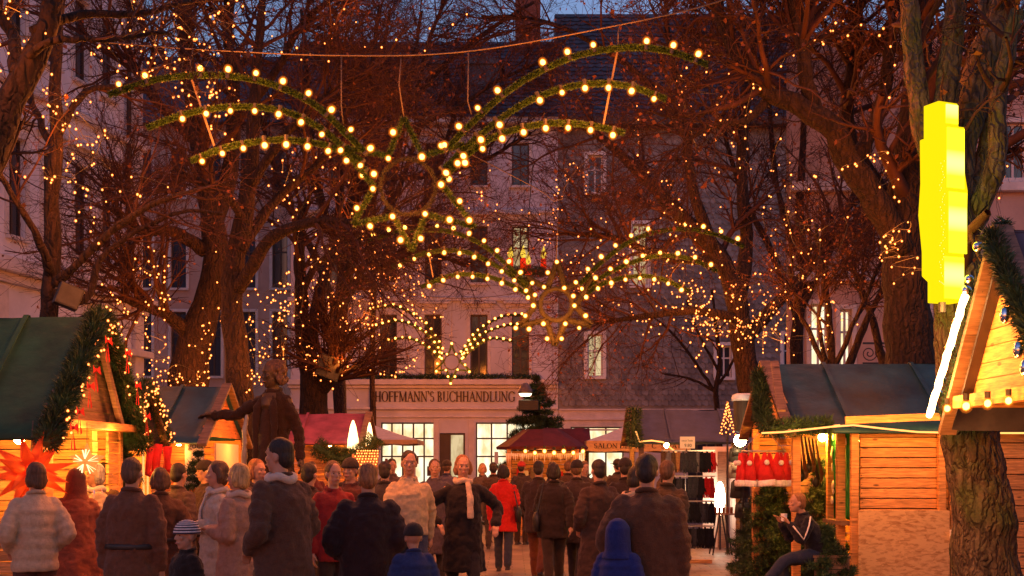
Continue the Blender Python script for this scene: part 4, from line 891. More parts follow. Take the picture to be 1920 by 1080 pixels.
# advent candles on a dark wreath hung over the street
aw = thing('advent_wreath', 'dark hanging wreath with four lit red candles with yellow flames', 'wreath', tuple(P(988, 500, 36)))
k = 36/F
ring = [P(988+30*math.cos(a), 510, 36)+Vector((0, .45*math.sin(a), 0)) for a in np.linspace(0, 2*math.pi, 20)]
garland('wreath_ring', ring, .10, 1500, aw, m_fir, 77, nl=.09)
m_flame = lamp('candle_flame', (1.0, .62, .06), 1.3); m_rc = mat('red_lit_candle', (.6, .02, .01), rough=.5, emit=(1, .03, .0), es=.75)
for px, py, dy in ((957, 486, 0), (981, 486, -.4), (990, 498, .3), (1019, 487, .1)):
    b0 = P(px, py+17, 36+dy); b = MB(); b.tube([b0, b0+Vector((0, 0, .28))], [.085, .075], 12); cdl = b.build('candle', m_rc, aw, smooth=True)
    f = MB(); top = b0+Vector((0, 0, .28)); f.tube([top, top+Vector((0, 0, .08)), top+Vector((0, 0, .2)), top+Vector((.01, 0, .36))], [.03, .085, .06, .006], 10); f.build('flame', m_flame, cdl, smooth=True)
b = MB()
for px in (960, 1016): b.tube([tuple(P(px, 510, 36)), tuple(P(988, 440, 36))], .015, 5)
b.tube([tuple(P(988, 440, 36)), tuple(P(1000, 300, 36))], .015, 5); b.build('hanger', m_iron, aw)
# ------------------------------------------------------------------ market stalls
def tarp(b, x0, x1, ya, za, yb, zb, rng, nx=22, ny=8, th=.03, sag=.02):
    """one roof slope from the eave (ya, za) up to the ridge (yb, zb), slightly rumpled"""
    vs = []; nv = Vector((0, -(zb-za), (yb-ya)))
    if nv.z < 0: nv = -nv
    nv.normalize(); ph = rng.uniform(0, 6, 4)
    for layer in (0, 1):
        for i in range(nx+1):
            for j in range(ny+1):
                u, v = i/nx, j/ny; e = sag*(math.sin(u*9+ph[0]+v*2)*.5+math.sin(u*23+v*7+ph[1])*.22+math.sin(v*11+u*4+ph[2])*.25-1.2*math.sin(math.pi*v))
                p_ = Vector((x0+(x1-x0)*u, ya+(yb-ya)*v, za+(zb-za)*v))+nv*(e-th*layer+.0); vs.append(p_)
    fs = []; s_ = (nx+1)*(ny+1)
    for i in range(nx):
        for j in range(ny):
            a = i*(ny+1)+j; q = (a, a+ny+1, a+ny+2, a+1)
            fs.append(q if (yb > ya) == (x1 > x0) else q[::-1]); q2 = tuple(k+s_ for k in q); fs.append(q2[::-1] if (yb > ya) == (x1 > x0) else q2)
    edge = [i*(ny+1) for i in range(nx+1)]
    for a, c_ in zip(edge, edge[1:]): fs.append((a, a+s_, c_+s_, c_))
    for base in (0, nx*(ny+1)):
        for j in range(ny): fs.append((base+j, base+j+1, base+j+1+s_, base+j+s_))
    b.add(vs, fs)
def planks_x(b, x0, x1, y, z0, z1, th=.03, hh=.115):
    """wall in the x direction of lapped horizontal boards"""
    n = max(1, int(round((z1-z0)/hh))); h = (z1-z0)/n
    for i in range(n): b.bb(x0, x1, y-th/2-.004*(i % 2), y+th/2, z0+i*h+.007, z0+(i+1)*h-.007)
def planks_y(b, x, y0, y1, z0, z1, th=.03, hh=.115):
    n = max(1, int(round((z1-z0)/hh))); h = (z1-z0)/n
    for i in range(n): b.bb(x-th/2, x+th/2+.004*(i % 2), y0, y1, z0+i*h+.007, z0+(i+1)*h-.007)
def gable_y(b, x, y0, y1, ze, zr, th=.03, hh=.12):
    """triangle of horizontal boards in the y-z plane at x"""
    n = max(3, int((zr-ze)/hh)); h = (zr-ze)/n; ym = (y0+y1)/2; hw = (y1-y0)/2
    for i in range(n):
        a = hw*(1-i/n); c_ = hw*(1-(i+1)/n)+.002; z0 = ze+i*h+.003; z1 = ze+(i+1)*h-.003
        q = [(ym-a, z0), (ym+a, z0), (ym+c_, z1), (ym-c_, z1)]
        b.add([(x-th/2, y, z) for y, z in q]+[(x+th/2, y, z) for y, z in q], [(0, 1, 2, 3), (7, 6, 5, 4), (0, 4, 5, 1), (1, 5, 6, 2), (2, 6, 7, 3), (3, 7, 4, 0)])
def stall(label, x0, x1, y0, y1, ze, zr, side, roof_m, wood_m, seed, over=.18, counter=True, front='wall', gable_m=None, group='wooden market stalls', lamps=1, openz=1.0, verge=True, name='market_stall', back=None, backwall=True):
    """ridge along x; side=+1: the aisle end is x1, side=-1: the aisle end is x0"""
    rng = np.random.default_rng(seed); ym = (y0+y1)/2; xe = x1 if side > 0 else x0; t = thing(name, label, 'market stall', (xe, ym, 0), group=group)
    gable_m = gable_m or wood_m; o = over
    xa, xb = (x0-o, x1+o); sl = (zr-ze)/(ym-y0); b = MB()
    tarp(b, xa, xb, y0-.22, ze-.22*sl+.02, ym, zr+.02, rng); tarp(b, xa, xb, y1+.22, ze-.22*sl+.02, ym, zr+.02, rng); rt = b.build('roof', roof_m, t, smooth=True); sm = MB()
    for k_ in range(int((xb-xa)/1.25)):
        xx = xa+.7+1.25*k_+rng.uniform(-.1, .1)
        for s_ in (-1, 1): yy = ym+s_*(ym-y0+.22); sm.bar((xx, yy, ze-.22*sl+.045), (xx+.01, ym+s_*.02, zr+.045), .05, .012)
        sm.build('seam', roof_m, rt); sm = MB()
    if verge:
        for s_, yy in ((-1, y0-.24), (1, y1+.24)):
            MB().bar((xe+side*(o+.02), yy, ze-.22*sl-.02), (xe+side*(o+.02), ym, zr+.05), .05, .14, up=(1, 0, 0)).build('verge_board', m_wood_dark, t)
    b = MB(); gable_y(b, xe-side*.02, y0, y1, ze, zr-.04); b.build('gable', gable_m, t)
    for xx in (x0+.05, x1-.05):
        for yy in (y0+.05, y1-.05): MB().bb(xx-.05, xx+.05, yy-.05, yy+.05, 0, ze-.01).build('post', wood_m, t, bevel=.006)
    if backwall: b = MB(); planks_x(b, x0+.1, x1-.1, y1-.04, 0, ze-.02); b.build('back_wall', back or wood_m, t)
    xo = x0 if side > 0 else x1; b = MB(); planks_y(b, xo+side*.02, y0+.1, y1-.1, 0, ze-.02); b.build('end_wall', wood_m, t)
    b = MB()
    if front == 'wall': planks_x(b, x0+.1, x1-.1, y0+.04, 0, ze-.02)
    elif front == 'half': planks_x(b, x0+.1, x1-.1, y0+.04, 0, openz)
    if b.v: b.build('front_wall', wood_m, t)
    if counter:
        b = MB(); planks_y(b, xe-side*.04, y0+.1, y1-.1, 0, openz-.05); b.build('counter_front', wood_m, t)
        MB().bb(min(xe-side*.45, xe+side*.16), max(xe-side*.45, xe+side*.16), y0+.11, y1-.11, openz-.045, openz).build('counter_top', wood_m, t, bevel=.006)
    b = MB(); b.bb(x0+.11, x1-.11, y0+.11, y1-.11, .02, .05); b.build('floor_boards', m_wood_dark, t)
    for i in range(lamps):
        lx = xe-side*(.7+.9*i); b = MB(); b.ball((lx, ym, ze-.16), .055, 12, 8); lb_ = b.build('lamp', m_stall_lamp, t, smooth=True)
        MB().tube([(lx, ym, ze-.10), (lx, ym, zr-.1)], .008, 5).build('flex', m_black, lb_)
    return t
s1 = stall('big green-roofed wooden stall with a fir garland round its gable, nearest on the left', -8.2, -4.42, 12.05, 14.55, 2.12, 3.2, 1, m_green_tarp, m_wood, 1, over=.10, front='half', gable_m=m_wood_dark, lamps=2)
s1b = stall('small stall, its gable wreathed in warm fairy lights, behind the green-roofed stall', -6.7, -4.76, 15.5, 17.0, 2.06, 2.68, 1, m_grey_tarp, m_wood, 2, over=.08)
s2 = stall('blue-green roofed stall with an orange boarded gable beside the statue', -8.4, -4.62, 19.0, 21.9, 2.12, 2.92, 1, m_blue_tarp, m_wood_red, 3, over=.05, lamps=2)
s3 = stall('plum-roofed stall hung with garlands and little lit houses, right behind the statue', -5.0, -3.15, 26.0, 28.2, 2.2, 2.74, 1, m_plum_tarp, m_wood, 4, over=.1, lamps=1, gable_m=m_wood_dark)
s5 = stall('dark blue roofed stall far back on the right, behind the glove rack', 2.62, 5.0, 26.4, 28.6, 2.26, 2.84, -1, m_navy_tarp, m_wood_dark, 6, over=.08, counter=False, lamps=1, front='none', backwall=False)
s6 = stall('large blue-roofed plank stall with a chipboard panel and rope light under its eave', 3.5, 9.2, 15.95, 18.7, 2.22, 3.03, -1, m_blue_tarp, m_wood, 7, over=.06, front='none', counter=False, lamps=2)
s7 = stall('nearest stall on the right, purple grey roof and garlanded gable lined with bulbs', 4.75, 8.5, 8.6, 10.5, 2.25, 3.42, -1, m_grey_tarp, m_wood, 8, over=1.08, front='none', counter=False, lamps=0, verge=True)
# nearest right stall: its boarded gable carried forward on the overhang, rope light, bulbs
for ch_ in list(s7.children):
    if ch_.name.startswith('gable'): ch_.location.x -= 1.0
X7 = 3.67; Y7a, Y7b, Y7m = 8.36, 10.74, 9.55
b = MB(); b.bb(X7-.06, X7+1.2, Y7a+.25, Y7a+.33, 2.16, 2.25); b.bb(X7-.06, X7+1.2, Y7b-.33, Y7b-.25, 2.16, 2.25); b.bb(X7-.08, X7+.02, Y7a+.33, Y7b-.33, 2.15, 2.25); b.build('bracket_beam', m_wood, s7)
def G7(f, dz=0., dx=-.12): return (X7+dx, Y7b+(Y7m-Y7b)*f, 2.05+(3.42-2.05)*f+dz)
b = MB(); fq = np.linspace(0, .72, 22); b.tube([G7(f, .05-.12*f+.003*math.sin(f*60), -.172+.003*math.sin(f*45)) for f in fq], [.024+.008*abs(math.sin(i*1.3)) for i in range(22)], 10); b.build('rope_light', lamp('verge_tube_glow', (1, .55, .2), 14), s7, smooth=True)
garland('fir_garland', [G7(0, .05, -.02), G7(.5, .08, 0), G7(1, .1, 0)], .05, 2600, s7, m_fir, 71, nl=.06)
garland('fir_garland', [(X7-.1, Y7a+(Y7m-Y7a)*f, 2.1+(3.42-2.1)*f) for f in (0, .5, 1)], .06, 3000, s7, m_fir, 72, nl=.075)
for f, r_ in ((.1, .045), (.18, .04), (.36, .045), (.5, .04), (.66, .045), (.72, .035), (.88, .04)):
    MB().ball(Vector(G7(f, .1, -.12))+Vector((0, .06, 0)), r_, 14, 10).build('bauble', m_silver, s7, smooth=True)
for f in (.25, .35, .55): MB().ball((X7-.2, Y7a+(Y7m-Y7a)*f, 2.02+(3.42-2.1)*f), (.035, .035, .06), 12, 8).build('bauble', m_silver, s7, smooth=True)
for yy in (10.38, 9.95, 9.5, 9.1, 8.72, 8.4): bulb_at((3.53, yy, 2.15), .04, s7, (0, 0, -1))
for yy in (10.2, 9.3, 8.6): glow(s7, (3.25, yy, 2.05), 34, (1, .30, .045), .1)
for f in (.3, .7): glow(s7, G7(f, -.1, -.28), 34, (1, .40, .08), .08)
# tall yellow lightbox over its gable
def lightbox_mat(name, a, hot, s_):
    m = bpy.data.materials.new(name); m.use_nodes = True; t = m.node_tree; t.nodes.clear(); N = t.nodes; L = t.links
    co = N.new('ShaderNodeTexCoord'); sp_ = N.new('ShaderNodeSeparateXYZ'); L.new(co.outputs['Object'], sp_.inputs[0])
    ma = N.new('ShaderNodeMath'); ma.operation = 'MULTIPLY'; ma.inputs[1].default_value = 14.3; L.new(sp_.outputs['Z'], ma.inputs[0])
    si = N.new('ShaderNodeMath'); si.operation = 'SINE'; L.new(ma.outputs[0], si.inputs[0]); mr = N.new('ShaderNodeMapRange'); mr.inputs[1].default_value = .1; mr.inputs[2].default_value = 1; L.new(si.outputs[0], mr.inputs[0])
    mx = N.new('ShaderNodeMix'); mx.data_type = 'RGBA'; mx.inputs[6].default_value = (*a, 1); mx.inputs[7].default_value = (*hot, 1); L.new(mr.outputs[0], mx.inputs[0])
    e = N.new('ShaderNodeEmission'); e.inputs[1].default_value = s_; L.new(mx.outputs[2], e.inputs[0]); o = N.new('ShaderNodeOutputMaterial'); L.new(e.outputs[0], o.inputs[0]); return m
m_yellow = lightbox_mat('yellow_lightbox_face', (1.0, .86, .012), (1.0, .92, .13), 3.2); m_yellow2 = lamp('yellow_lightbox_side', (1.0, .70, .004), 1.25)
yb = thing('lightbox', 'tall overbright yellow illuminated box with a stepped outline standing above the near gable', 'illuminated sign', tuple(P(1775, 560, 10.0)))
YM = Matrix.Translation((XP(1784, 10.05), 10.05, 0)) @ Matrix.Rotation(R(24), 4, 'Z')
def yz(py): return EYE+(HOR-py)/F*10.05
out = [(-.09, yz(565)), (.13, yz(565)), (.13, yz(470)), (.155, yz(420)), (.17, yz(355)), (.13, yz(310)), (.135, yz(235)), (.075, yz(235)), (.065, yz(192)), (-.13, yz(192)), (-.13, yz(255)), (-.17, yz(258)), (-.165, yz(340)), (-.185, yz(400)), (-.15, yz(470)), (-.15, yz(515)), (-.09, yz(525))]
b = MB(YM); b.prism(out, .17); b.build('box', m_yellow2, yb, bevel=.008)
b = MB(YM)
for z0, z1, xa, xb in ((yz(560), yz(482), -.075, .115), (yz(474), yz(360), -.03, .145), (yz(352), yz(240), -.05, .12), (yz(232), yz(197), -.06, .055)): b.bb(xa, xb, -.014, -.003, z0, z1)
b.build('lit_panel', m_yellow, yb)
bulbs('light_chain', yb, [YM @ Vector((-.115+rnd.uniform(-.03, .03), -.024, yz(535)+(yz(300)-yz(535))*i/46)) for i in range(46)], .005, thread=False)
for py in (500, 380, 260): glow(yb, YM @ Vector((.0, .42, yz(py))), 14, (1, .72, .06), .12)  # unseen lights added behind the box to yellow the tree limbs
b = MB(); b.tube([(XP(1772, 10.05), 10.12, 2.9), (XP(1772, 10.05), 10.12, yz(500))], .03, 8); b.build('mount', m_iron, yb)
# ---- big green stall: garland, ribbons, window side, goods
xg = -4.42+.14
def g1(f, near=True): yv = 11.83 if near else 14.77; return (xg, yv+(13.3-yv)*f, 1.95+(3.25-1.95)*f)
for near, sd in ((True, 51), (False, 52)):
    garland('fir_garland', [g1(-.05, near), g1(.35, near), g1(.7, near), g1(1, near)], .11, 3600, s1, m_fir, sd, nl=.085, wd=.014)
for near in (True, False): bulbs('light_chain', s1, [Vector(g1(.04+.95*k_/29, near))+Vector((rnd.uniform(.08, .17), rnd.uniform(-.10, .10), rnd.uniform(-.10, .10))) for k_ in range(30)], .017)
for i, (f, near) in enumerate(((.1, True), (.22, True), (.42, True), (.55, True), (.80, True), (.25, False), (.5, False), (.75, False))):
    q = Vector(g1(f, near))+Vector((.17, 0, -.04)); b = MB()
    for s_ in (-1, 1): b.add([q, q+Vector((.01, s_*.10, .05)), q+Vector((.015, s_*.12, -.04))], [(0, 1, 2)]); b.add([q, q+Vector((0, s_*.03+.01, -.22)), q+Vector((.005, s_*.07, -.20))], [(0, 1, 2)])
    b.ball(q, .02, 8, 6); b.build('ribbon_bow', m_red, s1)
b = MB(); b.bar((-4.3, 13.35, 3.0), (-4.3, 14.1, 2.1), .09, .05, up=(1, 0, 0)); b.build('gable_brace', m_wood_dark, s1)
b = MB(); b.bb(-4.5, -4.25, 12.1, 14.5, 2.06, 2.14); b.build('lintel_beam', m_wood, s1, bevel=.01)
MB().bb(-6.05, -5.98, 12.3, 14.3, 1.15, 2.0).build('glowing_backboard', m_hot, s1)
for k, (a, c_) in enumerate(((12.1, 12.4), (13.55, 13.72), (14.1, 14.45))): b = MB(); planks_y(b, -4.46, a, c_, 1.0, 2.06); b.build('side_panel', m_wood, s1)
red_me = fairy_me.copy(); red_me.materials[0] = lamp('red_lights', (1, .08, .03), 9); red_me.materials[1] = red_me.materials[0]
bulbs('light_chain', s1, [(-8+i*.075, 11.98, 1.02+.06*math.sin(i)) for i in range(38)], .012, red_me)
b = MB(); b.bb(-5.2, -4.98, 11.98, 12.06, 0, 2.05); b.build('door_post', m_wood, s1, bevel=.008)
for yy in (12.6, 13.6): glow(s1, (-4.2, yy, 1.95), 40, (1, .36, .07), .12)
glow(s2, (-4.1, 20.4, 2.0), 30, (1, .32, .05), .1); glow(s2, (-4.9, 18.8, 1.9), 16, (1, .32, .05), .1); glow(s1, (-5.9, 11.6, 1.95), 16, (1, .22, .03), .12)  # unseen lights added outside the stalls to warm gable and front
# ---- fairy lights round the small gable
xb_ = -4.76+.14
for s_ in (-1, 1): bulbs('light_chain', s1b, [(xb_+rnd.uniform(.02, .12), 16.25+s_*.95*(1-k_/47)+rnd.uniform(-.07, .07), 2.0+.70*k_/47+rnd.uniform(-.08, .08)) for k_ in range(48)], .018)
for s_ in (-1, 1): garland('fir_garland', [(xb_-.03, 16.25+s_*.95, 1.98), (xb_-.03, 16.25+s_*.5, 2.35), (xb_-.03, 16.25, 2.72)], .09, 2600, s1b, m_fir, 60+s_)
b = MB(); b.bb(-5.9, -5.84, 15.7, 16.8, 1.1, 2.0); b.build('glowing_backboard', m_hot, s1b)
# string curtain of tinsel at its counter, its shine put in as emission
for k, yy in enumerate((15.62, 15.8)):
    b = MB(); b.tube([(-4.5, yy, 2.0), (-4.5, yy+.02, 1.2)], .012, 6); b.build('tinsel_strand', lamp('glowing_tinsel', (1, .5, .15), 1.3), s1b)
# ---- orange gable stall: signboard and white panels
def flat_text(txt, size, M4, m, name, parent, dep=.004):
    cu = bpy.data.curves.new('t', 'FONT'); cu.body = txt; cu.size = size; cu.extrude = dep; ob = bpy.data.objects.new('t', cu); C.objects.link(ob)
    dg = bpy.context.evaluated_depsgraph_get(); me = bpy.data.meshes.new_from_object(ob.evaluated_get(dg)); bpy.data.objects.remove(ob)
    me.name = name; me.transform(M4); me.materials.clear(); me.materials.append(m); o = bpy.data.objects.new(name, me); WM[o.name] = Matrix(); return link(o, parent)
m_cream = mat('cream_board', (.72, .62, .46), rough=.7, ns=3, na=.06)
b = MB(); b.bb(XP(347, 18.86), XP(382, 18.86), 18.85, 18.88, 1.35, 2.04); sb = b.build('signboard', m_cream, s2)
flat_text('goetl', .13, Matrix.Translation((XP(351, 18.8), 18.84, 1.93)) @ Matrix.Rotation(R(90), 4, 'X'), m_black, 'lettering', sb)
b = MB(); b.bb(-4.56, -4.53, 19.6, 21.2, 1.45, 2.02); b.build('white_panel', m_cream, s2)
b = MB(); b.bb(-6.3, -6.25, 19.3, 21.6, 1.1, 2.0); b.build('glowing_backboard', m_hot, s2)
# banner between the first two stalls
bn = thing('banner', 'white banner with a red stripe under the small stall eave', 'banner', (XP(215, 15.3), 15.3, 1.7))
b = MB(); bw = XP(252, 15.3)-XP(183, 15.3); b.bb(XP(183, 15.3), XP(252, 15.3), 15.3, 15.32, EYE+(HOR-846)/F*15.3, EYE+(HOR-822)/F*15.3); b.build('sheet', m_white, bn)
zb_ = EYE+(HOR-845)/F*15.3; b = MB(); b.bb(XP(183, 15.3), XP(252, 15.3), 15.292, 15.299, zb_, zb_+.025); b.build('stripe', m_red, bn)
flat_text('sandlTiroler  Bauernst', .052, Matrix.Translation((XP(185, 15.3), 15.296, zb_+.05)) @ Matrix.Rotation(R(90), 4, 'X'), m_black, 'lettering', bn, .002)
# ---- plum stall trimmings
b = MB(); bb_ = lambda px, py, Y: P(px, py, Y)
for px, py0, py1, wd in ((660, 788, 842, 9), (691, 792, 836, 6)):
    q = MB(); a = P(px+2, py1, 25.8); h_ = (py1-py0)/F*25.8; w_ = wd*2/F*25.8
    q.tube([a, a+Vector((0, 0, h_*.35)), a+Vector((0, 0, h_*.8)), a+Vector((0, 0, h_))], [w_*.62, w_*.55, w_*.3, w_*.08], 12)
    lo_ = thing('light_cone', 'glowing cone of lights at the end of the plum-roofed stall, the '+('taller' if wd == 9 else 'smaller')+' of two', 'light decoration', tuple(a), group='glowing cones on the plum stall'); q.build('cone', lamp('cone_glow', (1, .62, .25), 5), lo_, smooth=True)
    MB().tube([a-Vector((0, 0, .25)), a], .03, 8).build('stand', m_wood_dark, lo_)
garland('fir_garland', [tuple(P(590, 836, 25.7)), tuple(P(640, 860, 25.6)), tuple(P(690, 842, 25.6)), tuple(P(705, 820, 25.6))], .18, 3000, s3, m_fir, 65, nl=.10)
tl = thing('tealight_shelf', 'stepped shelf with glowing rows of tea lights before the plum stall', 'tea light shelf', tuple(P(682, 872, 25.2)))
b = MB(); tq = []
for r_ in range(6):
    z_ = EYE+(HOR-(872-5.2*r_))/F*25.2; xa, xb2 = XP(656+2*r_, 25.2), XP(708, 25.2); b.bb(xa, xb2, 25.2+.05*r_, 25.27+.05*r_, z_-.03, z_-.012)
    for i in range(9): 
        tq.append((xa+(xb2-xa)*(i+.5+rnd.uniform(-.2, .2))/9, 25.22+.05*r_, z_+.012))
for xx in (XP(660, 25.2), XP(704, 25.2)): b.bb(xx-.02, xx+.02, 25.35, 25.5, 0, 1.9)
sh_ = b.build('shelf', m_wood_dark, tl)
for p_ in tq: o = bpy.data.objects.new('tea_light', fairy_me); link(o, tl); o.location = p_; o.scale = (.026, .026, .020)
glow(tl, P(682, 858, 24.9), 40)
# ---- centre stall with red roof, row of bulbs and icicle fringe
s4 = thing('market_stall', 'red-roofed stall with a row of bulbs and a hanging icicle fringe under the fir tree', 'market stall', (.85, 30, 0), group='wooden market stalls')
def c4(px): return XP(px, 30)
b = MB(); x0, x1 = c4(945), c4(1092); z0, z1 = EYE+(HOR-842)/F*30, EYE+(HOR-803)/F*30
b.rings([((x0+x1)/2, 31.1, z0, (x1-x0)/2*1.2, 1.5), ((x0+x1)/2, 31.1, z0+.06, (x1-x0)/2*1.22, 1.52), ((x0+x1)/2, 31.1, z1, .45, .4)], 8, None); b.build('roof', m_red_tarp, s4)
for xx in (x0+.12, x1-.12):
    for yy in (30.2, 32): MB().bb(xx-.05, xx+.05, yy-.05, yy+.05, 0, z0).build('post', m_wood, s4)
b = MB(); planks_x(b, x0+.18, x1-.18, 30.2, 0, 1.0); planks_y(b, x0+.12, 30.25, 31.95, 0, 1.0); planks_y(b, x1-.12, 30.25, 31.95, 0, 1.0); b.build('counter_front', m_wood, s4)
b = MB(); planks_x(b, x0+.18, x1-.18, 32.0, 0, z0-.02); b.build('back_wall', m_wood, s4)
for k_ in range(9):
    xx = x0+.3+.17*k_; MB().bb(xx, xx+.13, 31.7, 31.85, 1.2, 1.2+rnd.uniform(.15, .5)).build('boxed_goods', (m_red, m_cream, m_wood_dark)[k_ % 3], s4, bevel=.01)
glow(s4, ((x0+x1)/2, 30.9, 1.9), 22, (1, .38, .08), .08)
for i in range(7): bulb_at(P(985+18*i, 846+(i % 2)*3, 29.5), .058, s4, (0, 0, -1))
b = MB()
for i in range(44):
    px = 948+3.4*i; h_ = .10+.16*rnd.random(); q = P(px, 850, 29.62); b.add([q, q+Vector((.04, 0, 0)), q+Vector((.02, 0, -h_))], [(0, 1, 2)])
b.build('icicle_fringe', m_canvas, s4)
s4b = thing('stall_roof', 'dark red pitched roof end showing to the right behind the fir tree', 'market stall', (XP(1090, 33), 33.5, 0), group='wooden market stalls')
b = MB(); tarp(b, XP(1020, 33), XP(1108, 33), 32.6, EYE+(HOR-845)/F*33, 33.6, EYE+(HOR-803)/F*33.6, np.random.default_rng(9)); b.build('roof', m_red_tarp, s4b)
for xx in (XP(1025, 33), XP(1102, 33)): MB().bb(xx-.05, xx+.05, 33.5, 33.6, 0, 2.5).build('post', m_wood_dark, s4b)
# ---- parasols
def parasol(label, Y, pxa, pya, px0, px1, pye, pyv, canvas, valance_m, txt=None, n=8):
    xa = XP(pxa, Y); t = thing('parasol', label, 'parasol', (xa, Y, 0), group='market parasols'); za = EYE+(HOR-pya)/F*Y; ze = EYE+(HOR-pye)/F*Y; zv = EYE+(HOR-pyv)/F*Y; rr = (px1-px0)/2/F*Y
    b = MB(); vs = [(xa, Y, za)]; fs = []
    sq = [(-1, -1), (0, -1), (1, -1), (1, 0), (1, 1), (0, 1), (-1, 1), (-1, 0)]
    for ring_, zz in ((.5, (za*.44+ze*.56)), (1, ze)):
        for a, c_ in sq: vs.append((xa+a*rr*ring_, Y+rr+c_*rr*ring_-rr, zz-(.02 if 0 in (a, c_) else 0)*ring_))
    for j in range(8): fs += [(0, 1+j, 1+(j+1) % 8), (1+j, 9+j, 9+(j+1) % 8, 1+(j+1) % 8)]
    b.add(vs, fs); cn = b.build('canopy', canvas, t)
    b = MB()
    for (a0, c0_), (a1, c1_) in zip([sq[0], sq[2], sq[4], sq[6]], [sq[2], sq[4], sq[6], sq[0]]):
        k = 18; top = []; bot = []
        for i in range(k+1):
            f = i/k; x_, y_ = xa+rr*(a0+(a1-a0)*f), Y+rr*(c0_+(c1_-c0_)*f); top.append((x_, y_, ze-.001)); bot.append((x_, y_, zv-.03*abs(math.sin(f*math.pi*3))))
        n_ = len(top); b.add(top+bot, [(i, i+1, n_+i+1, n_+i) for i in range(k)])
    vl = b.build('valance', valance_m, t); so_ = vl.modifiers.new('thickness', 'SOLIDIFY'); so_.thickness = .006
    MB().tube([(xa, Y, 0), (xa, Y, za-.02)], .03, 10).build('pole', m_white, t, smooth=True); MB().bb(xa-.3, xa+.3, Y-.3, Y+.3, 0, .08).build('base', m_iron, t, bevel=.01)
    if txt:
        hgt = (ze-zv)*.5; x = xa-rr*.86
        W_ = word_width(txt)*hgt; sx_ = rr*1.72/W_
        for c_ in txt:
            bq = MB(Matrix.Translation((xa-rr*.86, 0, 0)) @ Matrix.Diagonal((sx_, 1, 1, 1))); a_ = glyph(bq, c_, x-xa+rr*.86, zv+(ze-zv)*.24, hgt, Y-rr-.02, .012)
            if bq.v: bq.build('letter', m_letter, vl)
            x += a_
    return t
m_amber_canvas = mat('amber_canvas', (.66, .42, .20), rough=.85, ns=5, na=.08)
parasol('cream square parasol with brown lettering on its scalloped edge, beside the red-roofed stall', 33.5, 1188, 792, 1095, 1282, 828, 846, m_canvas, m_amber_canvas, 'SALON DE THE - C  S. PATI')
parasol('pale grey parasol with an orange edge before the bookshop window', 38, 700, 797, 612, 790, 826, 833, m_canvas, m_amber_canvas)
# ---- blue plank stall on the right
xs6 = XP(1597, 15.9); z6 = 2.2
b = MB(); planks_x(b, XP(1616, 15.9), XP(1790, 15.9), 15.98, 0, 2.16, hh=.128); b.build('plank_wall', m_wood, s6, bevel=.004); MB().bb(XP(1616, 15.9), 9.0, 16.0, 16.02, .01, 2.15).build('gap_light_block', m_wood_dark, s6)  # dark board added behind the planks to stop light leaking through the gaps
for px in (1500, 1610, 1700, 1790): glow(s6, P(px, 806, 15.3), 20, (1, .36, .07), .08)
b = MB(); planks_x(b, XP(1800, 15.9), 9.0, 15.98, 0, 2.16, hh=.20); b.build('plank_wall', m_wood, s6, bevel=.004)
for px in (1604, 1768, 1790): MB().bb(XP(px-7, 15.85), XP(px+7, 15.85), 15.86, 15.95, 0, 2.19).build('post', m_wood, s6, bevel=.006)
MB().bb(XP(1610, 15.8), XP(1781, 15.8), 15.80, 15.84, .1, EYE+(HOR-957)/F*15.8).build('chipboard_panel', m_osb, s6, bevel=.004)
b = MB()
for i in range(18): b.ball(P(1616+150*(i%2)+rnd.uniform(-1, 1), 806+17*(i//2), 15.96), .006, 6, 4)
b.build('nail_heads', m_iron, s6)
MB().tube([tuple(P(1792, 994, 15.68)), tuple(P(1794, 940, 15.7)), tuple(P(1788, 860, 15.75)), tuple(P(1783, 812, 15.75))], .009, 6).build('cable', m_black, s6, smooth=True)
MB().bb(XP(1786, 15.7), XP(1798, 15.7), 15.70, 15.82, EYE+(HOR-1011)/F*15.7, EYE+(HOR-994)/F*15.7).build('socket_box', m_white, s6, bevel=.006)
MB().bar(P(1585, 788, 15.65), P(1765, 781, 15.65), .03, .09).build('eave_board', m_wood, s6)
MB().bar(P(1448, 690, 16.7)+Vector((0, -.15, .07)), P(1462, 783, 15.75)+Vector((0, -.1, .08)), .10, .03).build('roof_batten', m_wood_dark, s6)
b = MB(); b.tube([tuple(P(x_, y_, 15.6)) for x_, y_ in ((1428, 812), (1470, 810), (1560, 800), (1600, 797), (1660, 804), (1720, 810), (1765, 811), (1860, 812), (1960, 812))], .011, 6); b.build('rope_light', m_rope, s6, smooth=True)
b = MB(); b.tube([tuple(P(x_, y_, 15.75)) for x_, y_ in ((1455, 805), (1510, 803), (1575, 797))], .009, 6); b.build('rope_light', m_rope, s6, smooth=True)
garland('fir_garland', [tuple(P(1424, 700, 17.2)), tuple(P(1428, 750, 16.5)), tuple(P(1438, 800, 15.8)), tuple(P(1480, 800, 15.75)), tuple(P(1560, 796, 15.75))], .10, 3000, s6, m_fir, 73)
b = MB(); planks_y(b, XP(1553, 17.4), 16.1, 17.9, 0, 2.16, hh=.13)
MB().bb(XP(1553, 17.3)-.02, XP(1553, 17.3)+.06, 17.25, 17.35, 0, 2.15).build('post', m_wood, s6); MB().bb(XP(1576, 16.5)-.05, XP(1576, 16.5)+.05, 16.45, 16.55, 0, 2.15).build('post', m_wood, s6)
b = MB(); b.bb(4.3, 4.34, 16.1, 18.4, 0, 2.1); 
b = MB(); planks_x(b, 3.98, 4.35, 18.2, 0, 2.1); b.build('porch_back', m_wood_dark, s6)
MB().bb(XP(1553, 16.9), XP(1598, 16.2), 16.2, 17.2, .92, .97).build('counter_top', m_wood_dark, s6)
m_green = mat('green_cloth', (.02, .30, .06), rough=.9, ns=4, na=.3, bump=.5, bs=9)
